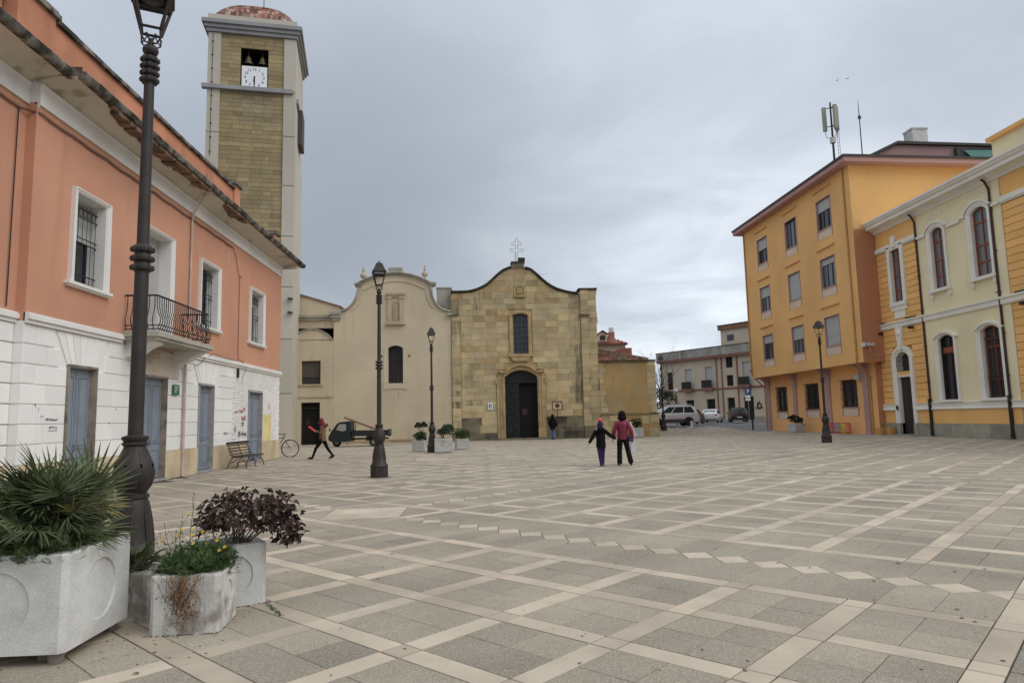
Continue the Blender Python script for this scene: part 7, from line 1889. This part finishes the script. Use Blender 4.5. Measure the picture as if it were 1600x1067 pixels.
def hand(mb, w, d, s=1., curl=.5, thumb=(1, 0, 0)):
    """palm and five unequal bent fingers starting at the wrist w, pointing along d"""
    w = Vector(w); d = Vector(d).normalized(); th = Vector(thumb); th = (th - d * th.dot(d)).normalized(); n_ = d.cross(th).normalized()
    mb.tube([w, w + d * .035 * s, w + d * .085 * s], [.022 * s, .034 * s, .036 * s], 8, flatk=.5)
    for k_, (off, L_) in enumerate(((.026, .068), (.009, .077), (-.009, .072), (-.026, .056))):
        b = w + d * .08 * s + th * off * s; p1 = b + d * L_ * .45 * s + n_ * .010 * curl * s; p2 = p1 + (d * (1 - curl * .6) + n_ * curl).normalized() * L_ * .32 * s; p3 = p2 + (d * (1 - curl) + n_ * (curl * 1.2)).normalized() * L_ * .25 * s
        mb.tube([b, p1, p2, p3], [.0095 * s, .009 * s, .008 * s, .006 * s], 6)
    b = w + d * .03 * s + th * .026 * s; mb.tube([b, b + (d + th).normalized() * .035 * s, b + (d * 1.3 + th * .7).normalized() * .062 * s], [.012 * s, .011 * s, .008 * s], 6)
def person(label, loc, face, hgt, pose, look, cl):
    """pose gives joints in a body frame: x right, y forward, z up, in units of body height; face is the heading"""
    t = thing('person', label, 'person', (loc[0], loc[1], 0)); Mx = Matrix.Translation(loc) @ Matrix.Rotation(face, 4, 'Z') @ Matrix.Scale(hgt, 4)
    W_ = {k_: Mx @ Vector(v) for k_, v in pose.items()}; S = hgt
    names = ['pelvis', 'belly', 'chest', 'neckb', 'neck', 'head', 'crown', 'shl', 'ell', 'wrl', 'shr', 'elr', 'wrr', 'hipl', 'knl', 'anl', 'hipr', 'knr', 'anr', 'tol', 'tor']
    rad = {'pelvis': .056, 'belly': .050, 'chest': .052, 'neckb': .036, 'neck': .030, 'head': .050, 'crown': .046, 'shl': .028, 'shr': .028, 'ell': .022, 'elr': .022, 'wrl': .016, 'wrr': .016, 'hipl': .042, 'hipr': .042, 'knl': .030, 'knr': .030, 'anl': .021, 'anr': .021, 'tol': .02, 'tor': .02}
    E_ = [('pelvis', 'belly'), ('belly', 'chest'), ('chest', 'neckb'), ('neckb', 'neck'), ('neck', 'head'), ('head', 'crown'), ('chest', 'shl'), ('shl', 'ell'), ('ell', 'wrl'), ('chest', 'shr'), ('shr', 'elr'), ('elr', 'wrr'), ('pelvis', 'hipl'), ('hipl', 'knl'), ('knl', 'anl'), ('pelvis', 'hipr'), ('hipr', 'knr'), ('knr', 'anr'), ('anl', 'tol'), ('anr', 'tor')]
    ex = MB(); hd = W_['head']; f = (Mx.to_3x3() @ Vector(look)).normalized(); sd = f.cross(Vector((0, 0, 1))).normalized()
    ex.ball(hd + f * .058 * S - Vector((0, 0, .006 * S)), .008 * S, .008 * S, .014 * S, 6, 5)
    for sg in (-1, 1): ex.ball(hd + sd * sg * .048 * S, .008 * S, .008 * S, .017 * S, 6, 5)
    hand(ex, W_['wrl'], W_['wrl'] - W_['ell'], S / 1.7, .5, f); hand(ex, W_['wrr'], W_['wrr'] - W_['elr'], S / 1.7, .5, f)
    skin_mesh('body', M_skin, t, [W_[k_] for k_ in names], [(names.index(a), names.index(b)) for a, b in E_], [rad[k_] * S for k_ in names], 2, 0, ex)
    m = MB()
    for sg in (-1, 1): m.ball(hd + f * .049 * S + sd * sg * .018 * S + Vector((0, 0, .008 * S)), .006 * S, None, None, 6, 4)
    m.build('eyes', M_iron, t); m = MB(); m.ball(hd + f * .047 * S - Vector((0, 0, .030 * S)), .014 * S, .014 * S, .004 * S, 6, 4); m.build('mouth', flat('lips', (.35, .12, .10), .6), t)
    def garment(nm, mat, keys, edges, rads, sub=2, root=0): return skin_mesh(nm, mat, t, [W_[k_] if isinstance(k_, str) else Mx @ Vector(k_) for k_ in keys], edges, [r_ * S for r_ in rads], sub, root)
    return t, W_, Mx, garment, f, sd
def lerp(a, b, k_): return tuple(Vector(a).lerp(Vector(b), k_))
def loft(mb, secs, n=14):
    """secs: (centre, right half width vector, forward half depth vector); closed rounded ends"""
    vs = []
    for c, r_, f in secs:
        for i in range(n):
            q = 2 * math.pi * i / n; vs.append(c + r_ * math.cos(q) + f * math.sin(q))
    K = len(secs)
    mb.add(vs, [(k_ * n + i, k_ * n + (i + 1) % n, (k_ + 1) * n + (i + 1) % n, (k_ + 1) * n + i) for k_ in range(K - 1) for i in range(n)] + [tuple(range(n - 1, -1, -1)), tuple((K - 1) * n + i for i in range(n))])
def jacket(garment, W_, p, nm, mat, w=(.088, .080, .098, .105), d=(.066, .060, .068, .060), arm_r=(.040, .034, .027), hem=.44, t=None, Mx=None):
    M3 = Mx.to_3x3(); X = M3 @ Vector((1, 0, 0)); Y = M3 @ Vector((0, 1, 0)); m = MB(); z = lambda q: Mx @ Vector(q)
    pb = Vector(p['pelvis']); be = Vector(p['belly']); ch = Vector(p['chest']); nb = Vector(p['neckb'])
    loft(m, [(z((pb.x, pb.y, hem)), X * w[0], Y * d[0]), (z((pb.x, pb.y, hem + .02)), X * w[0] * 1.02, Y * d[0] * 1.02), (z((be.x, be.y, be.z)), X * w[1], Y * d[1]), (z(ch), X * w[2], Y * d[2]), (z(ch.lerp(nb, .55)), X * w[3] * .95, Y * d[3]), (z(ch.lerp(nb, .85)), X * w[3] * .66, Y * d[3] * .8), (z(nb), X * .045, Y * .045), (z(nb) + Vector((0, 0, .02)), X * .036, Y * .038)])
    S = X.length
    for s_ in 'lr':
        sh, el, wr = W_['sh' + s_], W_['el' + s_], W_['wr' + s_]; inn = z(ch.lerp(nb, .5)).lerp(sh, .55)
        m.tube([inn, sh, sh.lerp(el, .5), el, el.lerp(wr, .5), el.lerp(wr, .93)], [arm_r[0] * S * 1.0, arm_r[0] * S * 1.08, arm_r[0] * S * .98, arm_r[1] * S * 1.05, arm_r[1] * S * .95, arm_r[2] * S], 10)
        m.ball(sh, arm_r[0] * S * 1.05, None, None, 10, 6); m.ball(el, arm_r[1] * S * 1.06, None, None, 8, 6)
    return m.build(nm, mat, t, smooth=60)
def trousers(garment, p, nm, mat, r=(.062, .045, .036), t=None, Mx=None, W_=None, hipw=.088, cuff=.9):
    M3 = Mx.to_3x3(); X = M3 @ Vector((1, 0, 0)); Y = M3 @ Vector((0, 1, 0)); S = X.length; m = MB(); pb = Vector(p['pelvis']); z = lambda q: Mx @ Vector(q)
    loft(m, [(z((pb.x, pb.y, .455)), X * hipw * .80, Y * .05), (z((pb.x, pb.y, .475)), X * hipw, Y * .062), (z((pb.x, pb.y, .53)), X * hipw * .97, Y * .064), (z((pb.x, pb.y, .585)), X * hipw * .82, Y * .054)])
    for s_ in 'lr':
        h_, k_, a = W_['hip' + s_], W_['kn' + s_], W_['an' + s_]
        m.tube([h_ + Vector((0, 0, .01)), h_.lerp(k_, .25), h_.lerp(k_, .6), k_, k_.lerp(a, .4), k_.lerp(a, cuff + .06)], [r[0] * S * .9, r[0] * S, (r[0] + r[1]) / 2 * S, r[1] * S, (r[1] + r[2]) / 2 * S * 1.04, r[2] * S], 12)
    return m.build(nm, mat, t, smooth=60)
def shoes(t, W_, mat, sole, S):
    for s_ in 'lr':
        a, b = W_['an' + s_], W_['to' + s_]; d = (b - a); 
        m = MB(); m.tube([a + Vector((0, 0, -.0)) - d * .35, a + d * .1 + Vector((0, 0, -.012 * S)), a + d * .7, b + d * .25], [.020 * S, .030 * S, .027 * S, .014 * S], 8); so_ = m.build('shoe', mat, t, smooth=True)
        m = MB(); u = Vector((0, 0, -.020 * S)); m.tube([a - d * .4 + u, a + d * .4 + u, b + d * .25 + u * .8], [.012 * S, .022 * S, .014 * S], 8, flatk=.6); m.build('sole', sole, so_)
base = {'pelvis': (0, 0, .52), 'belly': (0, .005, .60), 'chest': (0, 0, .73), 'neckb': (0, 0, .815), 'neck': (0, .005, .85), 'head': (0, .012, .915), 'crown': (0, .008, .955),
        'shl': (-.100, 0, .775), 'shr': (.100, 0, .775), 'ell': (-.14, -.02, .63), 'elr': (.14, -.02, .63), 'wrl': (-.15, .02, .49), 'wrr': (.15, .02, .49),
        'hipl': (-.05, 0, .49), 'hipr': (.05, 0, .49), 'knl': (-.055, .01, .28), 'knr': (.055, .01, .28), 'anl': (-.055, -.01, .045), 'anr': (.055, -.01, .045), 'tol': (-.06, .09, .022), 'tor': (.06, .09, .022)}
def P(**k_): d = dict(base); d.update(k_); return d
M_blackc = mk('black_cloth', (.009, .009, .010), .95, .3, 14, spec=.1)
M_crim = mk('crimson_quilted_nylon', (.21, .022, .055), .55, .12, 10, tone=.4)
M_whitec = flat('white_cloth', (.70, .68, .68), .8)
M_hairb = flat('black_hair', (.007, .005, .005), .85, 0, .15)
# woman seen from behind, heading away
pw = P(anl=(-.075, -.02, .045), knl=(-.065, .02, .27), tol=(-.085, .07, .022), anr=(.125, -.075, .065), knr=(.085, .0, .28), tor=(.135, -.01, .022), wrl=(-.175, .05, .50), ell=(-.150, .0, .64), wrr=(.185, .0, .48), elr=(.16, -.03, .63))
WL = (4.35, 20.95, 0)
t, W_, Mx, gar, f_, sd_ = person('woman in crimson quilted jacket and black trousers walking away hand in hand with a child', WL, R(-6), 1.66, pw, (0, 1, 0), None)
trousers(gar, pw, 'black_trousers', M_blackc, (.058, .045, .048), t, Mx, W_, .094, .98); jacket(gar, W_, pw, 'quilted_jacket', M_crim, (.096, .090, .108, .112), (.068, .064, .070, .062), (.042, .037, .030), .475, t, Mx)
shoes(t, W_, M_blackc, M_whitec, 1.66)
m = MB(); h_ = W_['head']; m.ball(h_ + Vector((0, -.02, .02)), .122, .125, .130, 14, 10); m.ball(h_ + Vector((0, -.03, -.07)), .145, .115, .11, 14, 8); m.build('bobbed_hair', M_hairb, t, smooth=True)
for k_ in range(6):
    z = .50 + k_ * .05; r_ = (.150, .146, .146, .152, .160, .160)[k_]; c = Mx @ Vector((0, 0, z)); m = MB(); m.tube([(c.x + r_ * 1.02 * math.cos(q * .4), c.y + r_ * 1.02 * math.sin(q * .4), c.z) for q in range(17)], .007, 5, -1); m.build('quilt_seam', M_crim, t)
m = MB(); a, b, c = W_['shr'], W_['elr'], W_['wrr']; o_ = Vector((.092, -.02, 0)); m.tube([a + o_ * .8 + Vector((0, 0, .04)), a.lerp(b, .5) + o_ * .85, b + o_ * .72, b.lerp(c, .8) + o_ * .55], .017, 5); m.build('white_sleeve_stripe', M_whitec, t)
wr = W_['wrr']
bg_ = thing('carrier_bag', 'pale plastic bag hanging from the right hand of the woman in crimson', 'bag', (wr.x, wr.y, .45)); m = MB()
m.ext([(wr.x - .09, .38), (wr.x + .08, .37), (wr.x + .07, .66), (wr.x + .03, .74), (wr.x - .03, .74), (wr.x - .06, .64)], wr.y - .03, wr.y + .05, 'd'); m.build('bag_body', flat('translucent_white_plastic', (.52, .52, .54), .5), bg_)
hb = thing('handbag', 'small dark purple bag at the right hip of the woman in crimson', 'handbag', (wr.x - .05, wr.y, .7)); m = MB(); m.box(wr.x - .14, wr.x + .0, wr.y - .06, wr.y + .04, .72, .90); m.tube([(wr.x - .12, wr.y, .9), (wr.x - .07, wr.y, 1.0), (wr.x - .02, wr.y, .9)], .008, 4); m.build('bag_body', flat('dark_purple_cloth', (.045, .02, .06), .8), hb)
# child
pc = P(anl=(-.012, -.02, .045), knl=(-.035, .01, .28), tol=(-.015, .08, .022), anr=(.035, .03, .045), knr=(.045, .04, .28), tor=(.04, .12, .022), ell=(-.19, -.03, .64), wrl=(-.27, -.02, .51), shl=(-.11, 0, .77), shr=(.11, 0, .77), elr=(.215, .0, .68), wrr=(.345, .04, .60), head=(0, .01, .895), crown=(0, .005, .94))
CLc = (3.66, 20.9, 0)
t, W_, Mx, gar, f_, sd_ = person('child in black hooded jacket and purple leggings with a pink pompom hat', CLc, R(-4), 1.36, pc, (0, 1, 0), None)
M_legp = mk('dark_purple_leggings', (.035, .018, .085), .9, .2, 8)
trousers(gar, pc, 'purple_leggings', M_legp, (.056, .040, .032), t, Mx, W_, .080); jacket(gar, W_, pc, 'black_jacket', M_blackc, (.108, .100, .108, .105), (.078, .074, .076, .064), (.045, .040, .034), .42, t, Mx)
shoes(t, W_, M_legp, flat('lilac_sole', (.35, .28, .42), .7), 1.36)
m = MB(); h_ = W_['head']; m.ball(h_ + Vector((0, -.01, .03)), .098, .10, .13, 14, 10); m.tube([h_ + Vector((0, 0, -.13)), h_ + Vector((0, 0, -.06))], [.095, .09], 12); hat = m.build('knitted_hat', flat('dark_purple_knit', (.045, .014, .045), .95), t, smooth=True)
m = MB(); m.ball(h_ + Vector((0, -.01, .185)), .062, None, .058, 12, 8); m.build('pink_pompom', flat('coral_pink_wool', (.85, .09, .12), .95), hat, smooth=True)
m = MB(); n_ = W_['neckb']; m.ball(n_ + Vector((0, -.09, .0)), .125, .075, .09, 12, 8); m.build('hood', M_blackc, t, smooth=True)
m = MB(); m.tube([n_ + Vector((-.11, -.06, .02)), n_ + Vector((-.04, -.10, .065)), n_ + Vector((.05, -.10, .07)), n_ + Vector((.10, -.03, .05))], [.028, .02, .018, .015], 6); m.ball(n_ + Vector((-.13, -.04, .0)), .035, .03, .03, 8, 6); m.build('pale_scarf', flat('lilac_white_scarf', (.45, .38, .48), .9), t, smooth=True)
# walker heading left, reading a red folder
pk_ = P(anl=(-.03, .235, .055), knl=(-.04, .15, .27), tol=(-.03, .32, .040), anr=(.05, -.235, .085), knr=(.05, -.10, .27), tor=(.05, -.155, .030), elr=(.12, .02, .64), wrr=(.06, .13, .67), ell=(-.12, .02, .64), wrl=(-.06, .14, .68), head=(0, .055, .90), crown=(0, .045, .945), neck=(0, .03, .85), neckb=(0, .015, .81))
t, W_, Mx, gar, f_, sd_ = person('young woman with red hood and tan jacket striding left with a red folder', (-6.55, 28.75, 0), R(90), 1.72, pk_, (0, 1, -.25), None)
M_tan = mk('tan_wool', (.17, .10, .055), .95, .15, 8); M_maroon = mk('dark_maroon_knit', (.085, .012, .018), .95, .2, 10)
trousers(gar, pk_, 'black_leggings', M_blackc, (.052, .037, .025), t, Mx, W_, .082); jacket(gar, W_, pk_, 'tan_jacket', M_tan, (.096, .084, .092, .10), (.082, .070, .072, .06), (.038, .033, .027), .445, t, Mx)
shoes(t, W_, M_blackc, M_whitec, 1.72)
m = MB(); h_ = W_['head']; m.ball(h_ - f_ * .035 + Vector((0, 0, .03)), .105, .115, .125, 14, 10); m.ball(h_ - f_ * .06 + Vector((0, 0, -.10)), .13, .13, .12, 14, 8); m.ball(W_['neckb'] - f_ * .09 + Vector((0, 0, -.03)), .12, .15, .10, 12, 8); m.build('maroon_hooded_hair', flat('deep_red_hair', (.13, .012, .018), .7), t, smooth=True)
m = MB(); c = W_['chest']; m.ball(c + f_ * .07 + Vector((0, 0, -.06)), .09, .15, .24, 12, 8); m.build('maroon_jumper', M_maroon, t, smooth=True)
m = MB(); c = W_['neckb'] - f_ * .10; m.tube([c, c - f_ * .10 + Vector((0, 0, .0)), c - f_ * .15 + Vector((0, 0, -.10))], [.06, .05, .015], 6); m.build('hood_tail', M_maroon, t, smooth=True)
fo = thing('red_folder', 'bright red folder held up in front of the striding young woman', 'folder', (W_['wrl'].x, W_['wrl'].y, 1.2)); c = (W_['wrl'] + W_['wrr']) / 2 + f_ * .12 + Vector((0, 0, .06))
m = MB(); m.box(-.02, .02, -.13, .13, -.03, .28, M=Matrix.Translation(c) @ Matrix.Rotation(R(-52), 4, 'Y')); m.build('cover', flat('bright_red_plastic', (.70, .02, .04), .4), fo)
# hooded person by the church door
ph = P(wrl=(-.13, .06, .50), wrr=(.13, .05, .50), anl=(-.05, .04, .045), tol=(-.05, .13, .022), anr=(.05, -.05, .045), tor=(.05, .03, .022))
t, W_, Mx, gar, f_, sd_ = person('person in dark hooded coat and blue jeans standing at the church door jamb', (4.98, 47.4, 0), R(-20), 1.74, ph, (0, 1, 0), None)
trousers(gar, ph, 'blue_jeans', mk('blue_denim', (.10, .16, .27), .9, .2, 10), (.052, .042, .036), t, Mx, W_, .085); jacket(gar, W_, ph, 'dark_coat', M_blackc, (.112, .106, .108, .11), (.085, .08, .078, .065), (.044, .038, .03), .40, t, Mx); shoes(t, W_, M_iron, M_iron, 1.74)
m = MB(); h_ = W_['head']; m.ball(h_ - f_ * .02 + Vector((0, 0, .0)), .12, .125, .155, 14, 10); m.ball(W_['neckb'] - f_ * .04, .15, .12, .09, 12, 8); m.build('dark_hood', M_blackc, t, smooth=True)
# two birds high in the sky
for k_, (x, y, z, s_) in enumerate(((34.42, 60, 32.74, .5), (35.44, 60, 32.93, .5))):
    t = thing('bird', ('small dark bird flying high, the left of a pair', 'small dark bird flying high, the right of a pair')[k_], 'bird', (x, y, z), 0, 'birds in the sky'); m = MB(); m.tube([(x - .10, y, z), (x, y, z + .01), (x + .11, y, z)], [.008, .03, .008], 6); m.add([(x, y - .05, z + .03), (x - .05, y - .25, z + .05), (x + .06, y - .2, z + .04)], [(0, 1, 2)]); m.add([(x, y + .05, z + .03), (x - .05, y + .25, z + .05), (x + .06, y + .2, z + .04)], [(0, 1, 2)]); m.build('bird_body', M_iron, t)
# ================================================================== dirt and wear on the ground
M_dirt = mk('gathered_grit', (.10, .085, .062), .97, .35, 9, .2, 40, .5, 30, .8)
m = MB()
def grit(x, y, n, sx, sy, r0=.006, r1=.028):
    for _ in range(n):
        px_, py_ = x + rnd.uniform(-sx, sx), y + rnd.uniform(-sy, sy); r = rnd.uniform(r0, r1); a0 = rnd.uniform(0, 6.28)
        m.add([(px_ + r * rnd.uniform(.6, 1.2) * math.cos(a0 + q * 1.047), py_ + .7 * r * rnd.uniform(.6, 1.2) * math.sin(a0 + q * 1.047), .0025) for q in range(6)] + [(px_, py_, .0025 + r * .35)], [(q, (q + 1) % 6, 6) for q in range(6)], rnd.uniform(-.8, .8))
for i in range(90): grit(-8.93 + abs(rnd.gauss(0, .05)), 14.5 + i * .185, 5, .04, .10)
for x, y, w_ in ((-3.12, 6.35, .30), (-2.79, 18.95, .30), (-2.33, 32.8, .3), (16.75, 32.6, .3)):
    for q in range(60): a = rnd.uniform(0, 6.28); grit(x + w_ * .92 * math.cos(a), y + w_ * .92 * math.sin(a), 1, .02, .02)
for q in range(200): grit(rnd.uniform(-3.6, -1.8), rnd.uniform(4.62, 6.5), 1, .05, .05, .003, .012)
for q in range(70): t_ = rnd.random(); grit(-2.44 + .5 * t_, 5.215 + .03 * t_, 1, .02, .012, .003, .012); grit(-1.94 - .04 * t_, 5.25 + .48 * t_, 1, .012, .02, .003, .012); grit(-2.06 + .24 * t_, 5.93 + .17 * t_, 1, .02, .012, .003, .012)
m.build('gathered_dirt', M_dirt, kind='stuff')
M_gum = mk('dark_spot', (.075, .068, .058), .9, .2, 20)
m = MB()
for q in range(80):
    y = 3.7 + rnd.random() ** 1.5 * 22; x = rnd.uniform(-.6, .78) * y
    if x < -8.6: continue
    r = rnd.uniform(.005, .016) * (1 if rnd.random() < .93 else 1.8)
    m.add([(x + r * rnd.uniform(.75, 1.2) * math.cos(q2 * .785), y + r * rnd.uniform(.75, 1.2) * math.sin(q2 * .785), .0022) for q2 in range(8)], [tuple(range(8))], rnd.uniform(-.5, .5))
m.build('gum_and_oil_spots', M_gum, kind='stuff')
